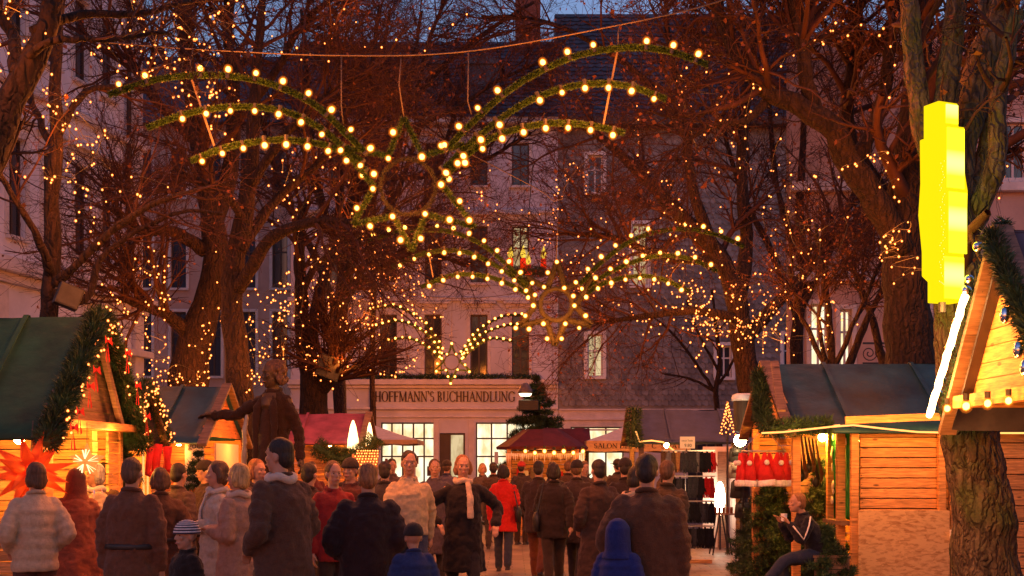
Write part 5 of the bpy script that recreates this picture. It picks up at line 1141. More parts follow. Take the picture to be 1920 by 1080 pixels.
gc = thing('cloth', 'bright green cloth with white print hanging in the opening of the plank stall', 'cloth', (4.35, 16.7, 1.0))
vs = []; fs = []
for i in range(15):
    for j in range(11): vs.append((4.36+.05*math.sin(i*1.3)-.12*(j/10-.5)*(i/14), 16.15+1.25*i/14, 1.0+1.15*j/10+.04*math.sin(i*.8)))
for i in range(14):
    for j in range(10): a = i*11+j; fs.append((a, a+11, a+12, a+1))
b = MB(); b.add(vs, fs); go = b.build('sheet', m_green, gc, smooth=True); go.modifiers.new('thickness', 'SOLIDIFY').thickness = .01
for i in range(14): yy = 16.2+1.1*rnd.random(); zz = 1.08+1.0*rnd.random(); b = MB(); b.ball((4.29, yy, zz), (.012, .05*rnd.random()+.02, .05*rnd.random()+.02), 9, 6); b.build('white_print', m_cream, gc)
b = MB(); b.ball((4.75, 17.4, 2.0), .045, 10, 8); b.build('lamp', m_stall_lamp, s6, smooth=True)
# ---- lamps and posts
sp = thing('floodlight', 'glaring bare floodlight at the corner of the blue plank stall', 'lamp', tuple(P(1388, 826, 20.5)))
MB().ball(P(1388, 826, 20.5), .10, 14, 10).build('bulb', lamp('flood_glow', (1, .60, .22), 160), sp, smooth=True)
b = MB(); q = P(1388, 826, 20.5); b.tube([q+Vector((0, .1, 0)), q+Vector((.05, .2, .1)), q+Vector((.1, .3, 0)), (q.x+.1, q.y+.3, 0)], .025, 8); b.build('stand', m_iron, sp, smooth=True)
lc = thing('lamp_post', 'dark lamp post with a pale bluish snow-capped head beside the blue plank stall', 'street lamp', (XP(1395, 21.5), 21.5, 0))
def lz(py): return EYE+(HOR-py)/F*21.5
xl = XP(1395, 21.5); b = MB(); b.tube([(xl, 21.5, 0), (xl, 21.5, .5), (xl, 21.5, lz(812))], [.10, .07, .06], 12); b.build('post', m_iron, lc, smooth=True)
b = MB(); b.rings([(xl, 21.5, lz(812), .08, .08), (xl, 21.5, lz(808), .17, .17), (xl, 21.5, lz(752), .18, .18)], 20); b.build('housing', m_black, lc)
b = MB(); b.rings([(xl, 21.5, lz(752), .20, .20), (xl, 21.5, lz(749), .215, .215), (xl, 21.5, lz(741), .20, .20), (xl, 21.5, lz(738), .12, .12)], 20); b.build('cap', mat('pale_blue_cap', (.45, .55, .8), rough=.6), lc, smooth=False)
sl_ = thing('street_lamp', 'dome-shaded street lamp glowing beneath, on a bracket above the fir tree', 'street lamp', (XP(1010, 35.3), 35.3, 0))
LY = 34.3
def mz(py): return EYE+(HOR-py)/F*LY
xl, xp_ = XP(985, LY), XP(1010, 35.3); b = MB(); b.tube([(xp_, 35.3, 0), (xp_, 35.3, mz(726)+.1)], [.06, .045], 10); b.tube([(xp_, 35.3, mz(730)), (xl+.1, LY+.1, mz(730)), (xl, LY, mz(722))], .028, 8); b.build('post', m_iron, sl_, smooth=True)
b = MB(); b.rings([(xl, LY, mz(738), .20, .20), (xl, LY, mz(733), .19, .19), (xl, LY, mz(724), .13, .13), (xl, LY, mz(718), .05, .05)], 20); b.build('shade', mat('lamp_shade_metal', (.22, .17, .14), rough=.45, metal=.4), sl_, smooth=True)
b = MB(); b.rings([(xl, LY, mz(742.5), .13, .13), (xl, LY, mz(738), .17, .17)], 20); b.build('diffuser', lamp('street_lamp_glow', (1, .72, .38), 9), sl_)
b = MB(); b.bb(XP(972, LY), XP(1010, LY), LY-.1, LY+.3, mz(770), mz(750)); b.build('loudspeaker', m_black, sl_, bevel=.02)
for (px, py, Yd, lab, rz_) in ((128, 556, 15.9, 'black loudspeaker strapped in the fork of the slim tree', .5), (616, 690, 30.4, 'dark loudspeaker fixed to the lopped limb of the forked tree', .3)):
    k_ = Yd/F; q = P(px, py, Yd); t = thing('loudspeaker', lab, 'loudspeaker', tuple(q)); Mx = Matrix.Translation(q) @ Matrix.Rotation(rz_, 4, 'Z') @ Matrix.Rotation(.35, 4, 'Y')
    b = MB(Mx); w_ = 22*k_; b.box((0, 0, 0), (w_*2, w_*1.3, w_*1.9)); b.build('cabinet', m_black, t, bevel=.01); b = MB(Mx); b.box((0, -w_*.66, 0), (w_*1.7, .01, w_*1.6)); b.build('grille', m_iron, t); b = MB(Mx); b.bar((0, w_*.3, 0), (-w_*1.2, w_*.3, .05), .03); b.build('bracket', m_iron, t)
# fir trees and pieces of greenery
fir_tree('fir_tree', 'large dark fir tree rising behind the red-roofed stall and the dome lamp', XP(1006, 35.2), 35.2, 0, EYE+(HOR-700)/F*35.2, 1.75, 91, 1.3)
fir_tree('fir_tree', 'small cut fir tree with its wooden foot, leaning beside the seated boy', XP(1460, 18.6), 18.6, .12, 1.45, .62, 92, 1.6, lean=-.1)
fir_tree('fir_tree', 'dark fir tree standing against the porch of the plank stall', XP(1535, 17.9), 17.8, .0, 1.75, .5, 93, 1.6)
fir_tree('fir_tree', 'low fir tree under the hanging red caps', XP(1425, 19.8), 19.8, .05, 1.25, .55, 94, 1.5)
fir_tree('fir_tree', 'slim fir tree between the small stall and the banner', XP(232, 14.9), 14.9, 0, 1.95, .55, 95, .9)
fir_tree('fir_tree', 'sparse fir tree standing before the orange-gabled stall', XP(372, 18.3), 18.3, 0, 1.9, .5, 96, .7)
fir_tree('fir_tree', 'bushy fir tree growing under the boy on the crate, at the plank corner', XP(1552, 15.3), 15.35, .0, .9, .45, 97, 1.7)
b = MB(); b.tube([P(1385, 1030, 20.2), P(1475, 1032, 20.0)], .06, 10); tag(b.build('log', m_bark, smooth=True), 'dark log lying under the hanging caps', 'log')
lt = thing('light_tree', 'small wire tree of warm lights at the far end of the dark blue roof', 'light decoration', tuple(P(1364, 815, 25)))
b = MB(); a = P(1364, 815, 25); kk = 25/F
bulbs('light_chain', lt, [a+Vector((math.cos(i*1.1)*15*kk*(1-i/60), math.sin(i*1.1)*12*kk*(1-i/60), 62*kk*i/60)) for i in range(60)], .020); MB().tube([(a.x, a.y, 0), tuple(a), tuple(a+Vector((0, 0, 62*kk)))], [.03, .02, .01], 6).build('stem', m_iron, lt)
garland('fir_garland', [tuple(P(1190, 765, 26.2)), tuple(P(1188, 800, 26.1)), tuple(P(1193, 838, 26))], .14, 2600, s5, m_fir, 74, nl=.1)
b = MB(); b.tube([tuple(P(x_, y_, 26)) for x_, y_ in ((1192, 808), (1199, 828), (1222, 826), (1243, 829), (1268, 848))], .016, 6); b.build('rope_light', m_rope, s5, smooth=True)
# paper stars at the green stall
def spiky_star(label, c, r, nrays, m, seed):
    t = thing('paper_star', label, 'star lantern', tuple(c)); b = MB(); rng = np.random.default_rng(seed)
    for i in range(nrays):
        z = 1-2*(i+.5)/nrays; a = i*2.39996; d = Vector((math.cos(a)*math.sqrt(1-z*z), math.sin(a)*math.sqrt(1-z*z), z)); u = d.orthogonal().normalized(); v = d.cross(u)
        q = [Vector(c)+d*r*.22+(u*math.cos(k*math.pi/2)+v*math.sin(k*math.pi/2))*r*.2 for k in range(4)]; tip = Vector(c)+d*r
        b.add(q+[tip], [(0, 1, 4), (1, 2, 4), (2, 3, 4), (3, 0, 4)])
    b.build('rays', m, t); MB().ball(c, r*.14, 12, 8).build('core', lamp('paper_star_core', (1, .40, .08), 200), t, smooth=True)
    MB().tube([Vector(c)+Vector((0, 0, r*.5)), (c[0], c[1]+.05, 2.1)], .005, 5).build('cord', m_wire, t); return t
def paper(name, col, e, s_, tr=.6):
    m = bpy.data.materials.new(name); m.use_nodes = True; t = m.node_tree; N = t.nodes; L = t.links; p = N['Principled BSDF']; p.inputs['Base Color'].default_value = (*col, 1); p.inputs['Roughness'].default_value = .7
    p.inputs['Emission Color'].default_value = (*e, 1); p.inputs['Emission Strength'].default_value = s_
    q = N.new('ShaderNodeBsdfTranslucent'); q.inputs[0].default_value = (*col, 1); x = N.new('ShaderNodeMixShader'); x.inputs[0].default_value = tr
    L.new(p.outputs[0], x.inputs[1]); L.new(q.outputs[0], x.inputs[2]); L.new(x.outputs[0], N['Material Output'].inputs[0]); return m
sps = spiky_star('red and orange many-pointed paper star glowing at the corner of the green-roofed stall', P(58, 886, 11.75), .40, 22, paper('red_star_paper', (.70, .12, .03), (1, .10, .012), .16), 1)
glow(sps, P(58, 886, 11.75)+Vector((.1, -.8, -.2)), 3, (1, .16, .03), .1)
ps = thing('paper_star', 'pale five-pointed cut-paper star lantern hanging before the lit side opening', 'star lantern', tuple(P(163, 866, 12.3)))
b = MB(); c = P(163, 866, 12.3); pts = []
for i in range(10): a = math.pi/2+i*math.pi/5; r_ = .19 if i % 2 == 0 else .085; pts.append((c.x+r_*math.cos(a), c.z+r_*math.sin(a)))
vs = [(x_, c.y, z_) for x_, z_ in pts]+[(c.x, c.y-.06, c.z), (c.x, c.y+.06, c.z)]
b.add(vs, [(i, (i+1) % 10, 10) for i in range(10)]+[((i+1) % 10, i, 11) for i in range(10)]); b.build('shell', paper('cream_star_paper', (.7, .45, .2), (1, .45, .12), .7), ps)
b = MB()
for i in range(5):
    a = math.pi/2+i*2*math.pi/5
    for s_ in (-1, 0, 1): b.bar((c.x+.03*math.cos(a), c.y-.058, c.z+.03*math.sin(a)), (c.x+.12*math.cos(a+.28*s_), c.y-.028, c.z+.12*math.sin(a+.28*s_)), .012, .004)
b.build('cutouts', lamp('cutout_glow', (1, .72, .35), 2.2), ps); MB().tube([c+Vector((0, 0, .18)), (c.x, c.y, 2.1)], .004, 5).build('cord', m_wire, ps)
# goods on the counter of the green stall
for i in range(16):
    yy = 12.35+.13*i; h_ = rnd.uniform(.10, .24); q = (-4.45+rnd.uniform(-.12, .1), yy, 1.0); b = MB(); k_ = i % 3
    if k_ == 0: b.rings([(q[0], q[1], 1.0, .04, .04), (q[0], q[1], 1+h_*.7, .05, .05), (q[0], q[1], 1+h_, .02, .02)], 10)
    elif k_ == 1: b.rings([(q[0], q[1], 1.0, .055, .055), (q[0], q[1], 1+h_*.5, .02, .02), (q[0], q[1], 1+h_*.6, .045, .045), (q[0], q[1], 1+h_*1.2, .004, .004)], 10)
    else: b.box((q[0], q[1], 1+h_/2), (.09, .09, h_)); b.prism([(q[0]-.06, 1+h_), (q[0]+.06, 1+h_), (q[0], 1+h_+.08)], .1, Matrix.Translation((0, q[1]-.05, 0)))
    tag(b.build('ornament', (m_red, m_cream, m_wood)[k_] if i % 4 else m_silver), ('red glass lantern', 'cream carved figure', 'little wooden house')[k_]+' on the counter of the green-roofed stall', 'ornament', 'ornaments on the green stall counter') if i % 4 else tag(b.build('ornament', m_silver), 'shiny silver ornament on the counter of the green-roofed stall', 'ornament', 'ornaments on the green stall counter')
# stockings hanging in the small stall
for i in range(5):
    q = P(282+9*i+rnd.uniform(-3, 3), 833+rnd.uniform(-2, 5), 15.35+.1*i); l_ = rnd.uniform(.8, 1.25); k_ = rnd.uniform(-.03, .03); b = MB(); b.tube([q, q+Vector((k_, 0, -.2*l_)), q+Vector((k_*1.5, 0, -.30*l_)), q+Vector((.09*rnd.choice((-1, 1)), .03, -.36*l_))], [.045, .04, .045, .03], 8); tag(b.build('stocking', m_red, smooth=True), 'red stocking hanging under the small stall eave', 'stocking', 'stockings hung in the small stall')
# glove rack
gk = thing('glove_rack', 'tall wire display rack with four tiers and a price card on top', 'display rack', (XP(1295, 22), 22, 0)); xr = XP(1295, 22)
def r22(py): return EYE+(HOR-py)/F*22
b = MB(); b.tube([(xr-.1, 22, .05), (xr-.1, 22, r22(845))], .025, 8); b.build('pole', m_steel, gk, smooth=True)
tiers = (845, 893, 940, 987)
for py in tiers: b = MB(); b.bb(xr-.48, xr+.42, 21.97, 22.0, r22(py)-.01, r22(py)+.01); b.bb(xr-.48, xr+.42, 22.18, 22.21, r22(py)-.01, r22(py)+.01); b.bb(xr-.12, xr-.08, 22.0, 22.18, r22(py)-.008, r22(py)+.008); b.build('hanging_rail', m_steel, gk)
b = MB(); b.bb(xr-.45, xr+.35, 21.9, 21.98, .0, .06); b.bb(xr-.14, xr-.06, 21.6, 22.4, .002, .055); b.build('foot', m_wood, gk)
pc = MB(); pc.bb(XP(1275, 21.9), XP(1303, 21.9), 21.9, 21.91, r22(841), r22(819)); pco = pc.build('price_card', m_cream, gk); MB().bb(XP(1288, 21.9)-.008, XP(1288, 21.9)+.008, 21.93, 21.95, r22(846), r22(820)).build('card_stem', m_iron, gk)
flat_text('neue Teile', .045, Matrix.Translation((XP(1278, 21.9), 21.896, r22(828))) @ Matrix.Rotation(R(90), 4, 'X'), m_black, 'lettering', pco, .002); flat_text('9.80', .075, Matrix.Translation((XP(1283, 21.9), 21.896, r22(838))) @ Matrix.Rotation(R(90), 4, 'X'), m_black, 'lettering', pco, .002)
gcols = {'dark grey': (.035, .035, .04), 'brown': (.10, .055, .03), 'black': (.012, .012, .014), 'red': (.4, .015, .015), 'grey': (.14, .13, .13), 'tan': (.32, .16, .06)}
def glove_mesh(m):
    b = MB(); 
    for dx in (-.02, .03):
        b.rings([(dx, 0, 0, .032, .012), (dx, 0, -.10, .036, .016), (dx, 0, -.18, .045, .02), (dx, 0, -.25, .044, .018)], 10)
        for k_ in range(4): b.tube([(dx-.032+.021*k_, 0, -.24), (dx-.034+.022*k_, 0, -.315+.012*abs(k_-1.5))], [.011, .008], 6)
        b.tube([(dx+.035, 0, -.15), (dx+.062, 0, -.21)], [.013, .009], 6)
    b.bb(-.012, .02, -.004, .004, -.005, .04); return b.build('glove_pair', m, local=True)
gm = {k_: mat(k_.replace(' ', '_')+'_wool', v_, rough=.95, ns=30, na=.2, bump=.5, bs=90, spec=.15) for k_, v_ in gcols.items()}
gproto = {}
for ti, py in enumerate(tiers):
    row = [['brown', 'grey', 'brown', 'tan', 'dark grey', 'dark grey', 'dark grey', 'grey', 'black', 'black', 'red'], ['black', 'dark grey', 'black', 'dark grey', 'black', 'dark grey', 'dark grey', 'black', 'red', 'red'], ['black', 'dark grey', 'black', 'dark grey', 'dark grey', 'black', 'black', 'dark grey', 'dark grey', 'black'], ['brown', 'black', 'dark grey', 'brown', 'black', 'dark grey', 'black', 'black', 'black']][ti]
    for i, cname in enumerate(row):
        if cname not in gproto: gproto[cname] = glove_mesh(gm[cname]); o = gproto[cname]
        else: o = gproto[cname].copy(); C.objects.link(o)
        o.location = (xr-.46+.086*i*(10.5/len(row)), 21.985+.01*rnd.random(), r22(py)-.035); o.rotation_euler = (rnd.uniform(-.1, .1), rnd.uniform(-.06, .06), rnd.uniform(-.7, .7)); o.scale = (1.05, 1.1, 1.12)
        tag(o, 'pair of %s knitted gloves hanging on the %s tier of the wire rack' % (cname, ('top', 'second', 'third', 'lowest')[ti]), 'gloves', 'gloves hanging on the wire rack')
# red santa caps on a hoop
hp = thing('cap_hoop', 'wire hoop under the stall eave from which red plush caps hang', 'display hoop', tuple(P(1432, 842, 16.5)))
b = MB(); hc = P(1432, 846, 16.5); b.tube([hc+Vector((.28*math.cos(a), .2*math.sin(a), 0)) for a in np.linspace(0, 2*math.pi, 25)], .010, 6); b.tube([hc+Vector((-.28, 0, 0)), hc+Vector((0, 0, .3)), hc+Vector((.28, 0, 0))], .008, 5); b.build('ring', m_steel, hp)
cap_me = None
for i in range(11):
    a = i*2*math.pi/11; q = hc+Vector((.30*math.cos(a), .22*math.sin(a), -.02)); 
    if cap_me is None:
        t = thing('santa_cap', 'x', 'cap', (0, 0, 0)); b = MB(); b.rings([(0, 0, -.36, .115, .06), (0, 0, -.24, .095, .05), (0, 0, -.10, .05, .035), (.01, 0, 0, .018, .018)], 14); b.build('cone', m_red, t, smooth=True)
        b = MB(); b.rings([(0, 0, -.43, .118, .064), (0, 0, -.42, .128, .072), (0, 0, -.36, .128, .072), (0, 0, -.35, .118, .062)], 14); b.build('brim', m_plush, t, smooth=True); MB().ball((.045, -.05, -.13), .035, 10, 8).build('pompom', m_plush, t, smooth=True); cap_me = t; o = t
    else: o = copy_tree(cap_me)
    o.location = q; o.rotation_euler = (0, rnd.uniform(-.1, .1), a+1.2); tag(o, 'red plush cap with white brim and pompom hanging from the wire hoop', 'cap', 'red caps hanging from the hoop')
# bags and belts hanging at the corner, small table
for i in range(7):
    q = P(1488+7*i, 812+2*i, 16.4+.1*i); b = MB(); ln_ = rnd.uniform(.35, .6); b.tube([q, q+Vector((.03, 0, -ln_*.5)), q+Vector((.05+.02*i*.3, 0, -ln_))], [.012, .016, .03], 6); b.ball(q+Vector((.05, 0, -ln_-.03)), (.05, .03, .07), 8, 6); tag(b.build('hanging_bag', m_black if i % 2 else mat('brown_leather', (.12, .05, .025), rough=.5), smooth=True), ('black' if i % 2 else 'brown')+' leather pouch on a long strap hanging under the stall eave', 'bag', 'pouches hanging under the stall eave')
for i, (px, py, rr) in enumerate(((1382, 850, .14), (1382, 880, .15), (1388, 915, .17), (1393, 955, .14))):
    q = P(px, py, 20.9); b = MB(); b.rings([(q.x, q.y, q.z-rr, rr*.8, rr*.4), (q.x, q.y, q.z-rr*.9, rr, rr*.5), (q.x, q.y, q.z+rr*.5, rr*.9, rr*.42), (q.x+.01, q.y, q.z+rr*.8, rr*.7, rr*.25)], 14); b.box((q.x, q.y-rr*.45, q.z+rr*.2), (rr*1.3, .03, rr*.9)); b.tube([q+Vector((-rr*.5, 0, rr*.7)), q+Vector((0, 0, rr*1.6)), q+Vector((rr*.5, 0, rr*.7))], .012, 6); tag(b.build('bag', m_black if i != 1 else mat('grey_leather', (.2, .17, .15), rough=.5), smooth=True), ('dark rucksack at the top of the column of bags by the floodlight', 'grey bag second from the top of the bag column', 'black shoulder bag third from the top of the bag column', 'dark bag lowest of the bag column by the lamp post')[i], 'bag', 'bags hung by the floodlight')
tb_ = thing('trestle_table', 'small folding table with jars before the lit tent wall', 'table', (XP(1352, 24), 24, 0)); zt = EYE+(HOR-962)/F*24
b = MB(); b.bb(XP(1330, 24), XP(1374, 24), 23.8, 24.3, zt-.03, zt); b.build('table_top', m_wood_dark, tb_)
for sx_ in (1334, 1370):
    for yy in (23.85, 24.25): MB().bar((XP(sx_, 24), yy, 0), (XP(1352, 24)+(XP(sx_, 24)-XP(1352, 24))*.3, yy, zt-.03), .025).build('leg', m_iron, tb_)
for i in range(6): b = MB(); xx = XP(1334+7.5*i, 23.9); b.rings([(xx, 23.9, zt, .028, .028), (xx, 23.9, zt+.09, .03, .03), (xx, 23.9, zt+.12, .02, .02)], 10); tag(b.build('jar', mat('amber_jar', (.18, .06, .02), rough=.2)), 'amber jar standing on the small folding table', 'jar', 'jars on the folding table')
MB().bb(XP(1326, 25.6), XP(1376, 25.6), 25.6, 25.64, .0, EYE+(HOR-838)/F*25.6)
tw = thing('tent_wall', 'white striped tent wall under the dark blue roof, lit from its foot', 'tent wall', (XP(1350, 25.8), 25.8, 0)); b = MB()
for i in range(22): xx = XP(1318, 25.8)+.03*i; b.bb(xx, xx+.028, 25.8+.01*math.sin(i*1.7), 25.82+.01*math.sin(i*1.7), .02, 2.05)
b.build('sheet', m_canvas, tw); MB().bb(XP(1345, 25.8), XP(1366, 25.8), 25.74, 25.78, .02, 1.95).build('door_frame', m_wood_dark, tw)
ul = thing('uplight', 'bright lamp shining up the white tent wall behind the folding table', 'lamp', (XP(1350, 25.4), 25.4, 0)); q = P(1350, 935, 25.4)
MB().ball(q, (.10, .08, .34), 12, 10).build('bulb', lamp('uplight_glow', (1, .85, .62), 22), ul, smooth=True); MB().tube([(q.x, q.y, 0), (q.x, q.y, q.z-.3)], .02, 8).build('stand', m_iron, ul)
cr_ = thing('crate', 'dark wooden crate the boy sits on at the corner of the plank stall', 'crate', (XP(1545, 15.2), 15.4, 0)); b = MB()
for i in range(4): b.bb(XP(1520, 15.4), XP(1585, 15.4), 15.2, 15.225, .03+.14*i, .16+.14*i)
b.build('side', m_wood_dark, cr_); b = MB()
for i in range(4): b.bb(XP(1520, 15.4), XP(1585, 15.4), 15.63, 15.655, .03+.14*i, .16+.14*i)
b.build('side', m_wood_dark, cr_); MB().bb(XP(1518, 15.4), XP(1587, 15.4), 15.19, 15.66, .585, .615).build('lid', m_wood_dark, cr_)
# ------------------------------------------------------------------ people
def cloth(col, key):
    return mat('cloth_'+key, col, rough=.92, ns=30, na=.09, bump=.6, bs=110, spec=.2, sheen=.1)
m_skin = mat('skin', (.42, .22, .14), rough=.55, ns=6, na=.06, bump=.05, bs=80)
m_eye = mat('eye_dark', (.03, .02, .02), rough=.2); m_lip = mat('lips', (.36, .13, .11), rough=.5); m_shoe = mat('dark_shoe_leather', (.03, .022, .018), rough=.5)
HAIR = {k_: mat(k_+'_hair', v_, rough=.6, ns=14, na=.35, bump=.5, bs=30, stretch=(4, 4, .6)) for k_, v_ in {'dark': (.02, .013, .01), 'brown': (.09, .045, .022), 'blond': (.40, .25, .10), 'ginger': (.24, .10, .035), 'grey': (.30, .27, .25)}.items()}
def remesh(o, vox, smooth=2, disp=0.):
    r_ = o.modifiers.new('remesh', 'REMESH'); r_.mode = 'VOXEL'; r_.voxel_size = vox; r_.use_smooth_shade = True
    if smooth: s_ = o.modifiers.new('smooth', 'SMOOTH'); s_.iterations = smooth; s_.factor = .5
    if disp:
        if 'folds' not in bpy.data.textures: tx = bpy.data.textures.new('folds', 'CLOUDS'); tx.noise_scale = .13; tx.noise_depth = 2
        if 'creases' not in bpy.data.textures: tx = bpy.data.textures.new('creases', 'CLOUDS'); tx.noise_scale = .055; tx.noise_depth = 1
        if disp >= .045: e_ = o.modifiers.new('creases', 'DISPLACE'); e_.texture = bpy.data.textures['creases']; e_.strength = .018; e_.mid_level = .5; e_.texture_coords = 'GLOBAL'
        d = o.modifiers.new('folds', 'DISPLACE'); d.texture = bpy.data.textures['folds']; d.strength = disp; d.mid_level = .5; d.texture_coords = 'GLOBAL'
    return o
def limb(b, pts, rr, n=12, wr=0.):
    c = curve(list(map(tuple, [(*p_, r_) for p_, r_ in zip(pts, rr)])), 4*len(pts)); c[:, 3] *= 1+wr*np.sin(np.arange(len(c))*2.4+rnd.uniform(0, 6)); b.tube([tuple(q[:3]) for q in c], [float(q[3]) for q in c], n)
    b.ball(pts[0], rr[0], 12, 8); b.ball(pts[-1], rr[-1], 12, 8)
def hand(b, wr, d, side, pn, curl=.5):
    """palm and five fingers from wrist wr along d; pn is the palm normal"""
    d = Vector(d).normalized(); pn = Vector(pn); pn = (pn-d*pn.dot(d)).normalized(); s_ = d.cross(pn)*side
    wr = Vector(wr); b.tube([wr-d*.02, wr+d*.03, wr+d*.085], [.026, .034, .036], 10, .5); pc_ = wr+d*.05
    b.add([pc_+d*x_*.045+s_*y_*.036+pn*z_*.013 for x_ in (-1, 1) for y_ in (-1, 1) for z_ in (-1, 1)], [(0, 1, 3, 2), (4, 6, 7, 5), (0, 4, 5, 1), (2, 3, 7, 6), (0, 2, 6, 4), (1, 5, 7, 3)])
    for k_, (o_, L_) in enumerate(((-.029, .070), (-.010, .080), (.010, .074), (.028, .058))):
        p0 = wr+d*.088+s_*o_; p1 = p0+(d+pn*curl*.5).normalized()*L_*.5; p2 = p1+(d+pn*curl*1.6).normalized()*L_*.5
        b.tube([p0-d*.012, p0, p1, p2], [.0095, .0095, .009, .0075], 8); b.ball(p2, .0075, 8, 6)
    t0 = wr+d*.028-s_*.028; t1 = t0+(d*.8-s_*.7+pn*.3).normalized()*.045; t2 = t1+(d*1.-s_*.15+pn*.4).normalized()*.035
    b.tube([t0, t1, t2], [.013, .011, .008], 8); b.ball(t2, .008, 8, 6)
def person(label, px, Y, H=1.72, yaw=0., coat=((.05, .03, .03), 'dark', .55, .05, .035), legs=((.03, .03, .04), 'dark_trousers'), hair=('dark', 'short'), hat=None, walk=0., arms=('hang', 'hang'),
           lean=0., headyaw=0., headpitch=0., scarf=None, hood=False, bag=None, wide=1., pose=None, x=None, z0=0., name='person', cat='person', skin=None, bodymat=None, vox=.011, group=None, headscale=1., face=True, belt=False):
    """faces -y at yaw 0; coat = (colour, key, hem height, flare, thickness)"""
    s = H/1.75; x = XP(px, Y) if x is None else x
    t = thing(name, label, cat, (x, Y, z0), yaw, group=group, scale=s); WM[t.name] = Matrix()
    skin = skin or m_skin; kl = math.tan(lean); hipz = .92
    leg = {}; 
    if pose and 'legs' in pose: leg = pose['legs']; zo = 0
    else:
        for sd in (-1, 1):
            th = walk*sd; kn = R(4) if th >= 0 else R(4)-th*1.1; hip = Vector((.092*sd, 0, .90)); kn_ = hip+.44*Vector((.0, -math.sin(th), -math.cos(th))); a2 = th-kn; an = kn_+.41*Vector((0, -math.sin(a2), -math.cos(a2))); leg[sd] = (hip, kn_, an)
        zo = .085-min(leg[1][2].z, leg[-1][2].z)
        leg = {k_: tuple(q+Vector((0, 0, zo)) for q in v_) for k_, v_ in leg.items()}
    up = Vector((0, 0, zo)) if not (pose and 'hip' in pose) else Vector(pose['hip'])-Vector((0, 0, .92))
    def T_(p_):
        p_ = Vector(p_); dz = p_.z-.92; q = Vector((p_.x, p_.y, p_.z))
        if dz > 0: q.y -= math.sin(lean)*dz; q.z = .92+dz*math.cos(lean)
        return q+up
    W_ = wide
    arm = {}
    for sd, a_ in zip((-1, 1), arms):
        sh = Vector((.168*sd*W_, .0, 1.395))
        if a_ == 'hang': e, w_ = Vector((.055*sd, .03, -.28)), Vector((.0, -.05, -.25))
        elif a_ == 'pocket': e, w_ = Vector((.10*sd, .09, -.26)), Vector((-.07*sd, -.17, -.13))
        elif a_ == 'bent': e, w_ = Vector((.06*sd, .03, -.28)), Vector((-.10*sd, -.22, .05))
        elif a_ == 'fwd': e, w_ = Vector((.04*sd, -.12, -.26)), Vector((-.02*sd, -.20, -.15))
        elif a_ == 'back': e, w_ = Vector((.05*sd, .13, -.25)), Vector((.0, .04, -.25))
        elif a_ == 'up': e, w_ = Vector((.05*sd, -.12, -.24)), Vector((-.06*sd, -.14, .20))
        else: e, w_ = Vector(a_[0]), Vector(a_[1])
        S_ = T_(sh); E_ = S_+e; arm[sd] = (S_, E_, E_+w_)
    Hc = T_((0, -.012, 1.635)); HM_ = Matrix.Translation(Hc) @ Matrix.Rotation(headyaw, 4, 'Z') @ Matrix.Rotation(-headpitch, 4, 'X') @ Matrix.Scale(headscale, 4)
    b = MB()
    # trunk, neck
    tr = [(0, .0, .86, .14*W_, .10), (0, .0, .95, .145*W_, .105), (0, .0, 1.08, .120*W_, .09), (0, -.005, 1.24, .138*W_, .10), (0, 0, 1.36, .142*W_, .09), (0, .005, 1.42, .105*W_, .075), (0, .01, 1.475, .060, .062)]
    b.rings(tr, 20); n0 = len(b.v)
    for i in range(n0): b.v[i] = T_(b.v[i])
    b.tube([T_((0, .012, 1.43)), T_((0, .004, 1.52)), Hc+Vector((0, .01, -.03))], [.058, .054, .056], 12)
    for sd in (-1, 1):
        S_, E_, w_ = arm[sd]; limb(b, [S_, S_*.5+E_*.5, E_, E_*.5+w_*.5, w_], [.044, .037, .033, .033, .026])
        hip, kn_, an = leg[sd]; limb(b, [hip, hip*.5+kn_*.5, kn_, kn_*.55+an*.45, an], [.076, .066, .050, .048, .036])
    # head
    b.ball((0, .012, .035), (.074, .094, .092), 18, 14, HM_); b.ball((0, -.012, -.035), (.060, .068, .078), 16, 12, HM_); b.ball((0, -.045, -.088), (.030, .026, .022), 10, 8, HM_)
    b.add([HM_ @ Vector(q) for q in ((-.010, -.078, .02), (.010, -.078, .02), (-.018, -.080, -.032), (.018, -.080, -.032), (0, -.112, -.026), (0, -.09, .015), (0, -.05, -.03), (0, -.05, .02))], [(0, 5, 4, 2), (5, 1, 3, 4), (2, 4, 3), (0, 2, 6, 7), (1, 7, 6, 3), (2, 3, 6), (0, 7, 1, 5)])
    b.ball((0, -.076, .034), (.048, .012, .008), 10, 6, HM_); b.ball((0, -.077, -.058), (.026, .012, .010), 10, 6, HM_)
    for sd in (-1, 1): b.ball((.040*sd, -.062, -.012), (.022, .016, .018), 8, 6, HM_); b.ball((.074*sd, .012, -.004), (.011, .022, .033), 10, 8, HM_)
    for sd in (-1, 1): S_, E_, w_ = arm[sd]; hand(b, w_, (w_-E_), sd, (-sd, -.2, 0) if arms[0 if sd < 0 else 1] in ('hang', 'back', 'fwd') else (0, -.3, -1), .55)
    remesh(b.build('body', bodymat or skin, t), vox if vox < .01 else .0095, 1)
    if face:
        for sd in (-1, 1): MB().ball((.031*sd, -.0735, .008), (.0085, .006, .004), 8, 6, HM_).build('eye', m_eye if not bodymat else bodymat, t, smooth=True)
        b = MB(); b.tube([HM_ @ Vector(q) for q in ((-.026, -.083, -.058), (0, -.092, -.055), (.026, -.083, -.058))], [.003, .0065, .003], 6); b.build('mouth', m_lip if not bodymat else bodymat, t, smooth=True)
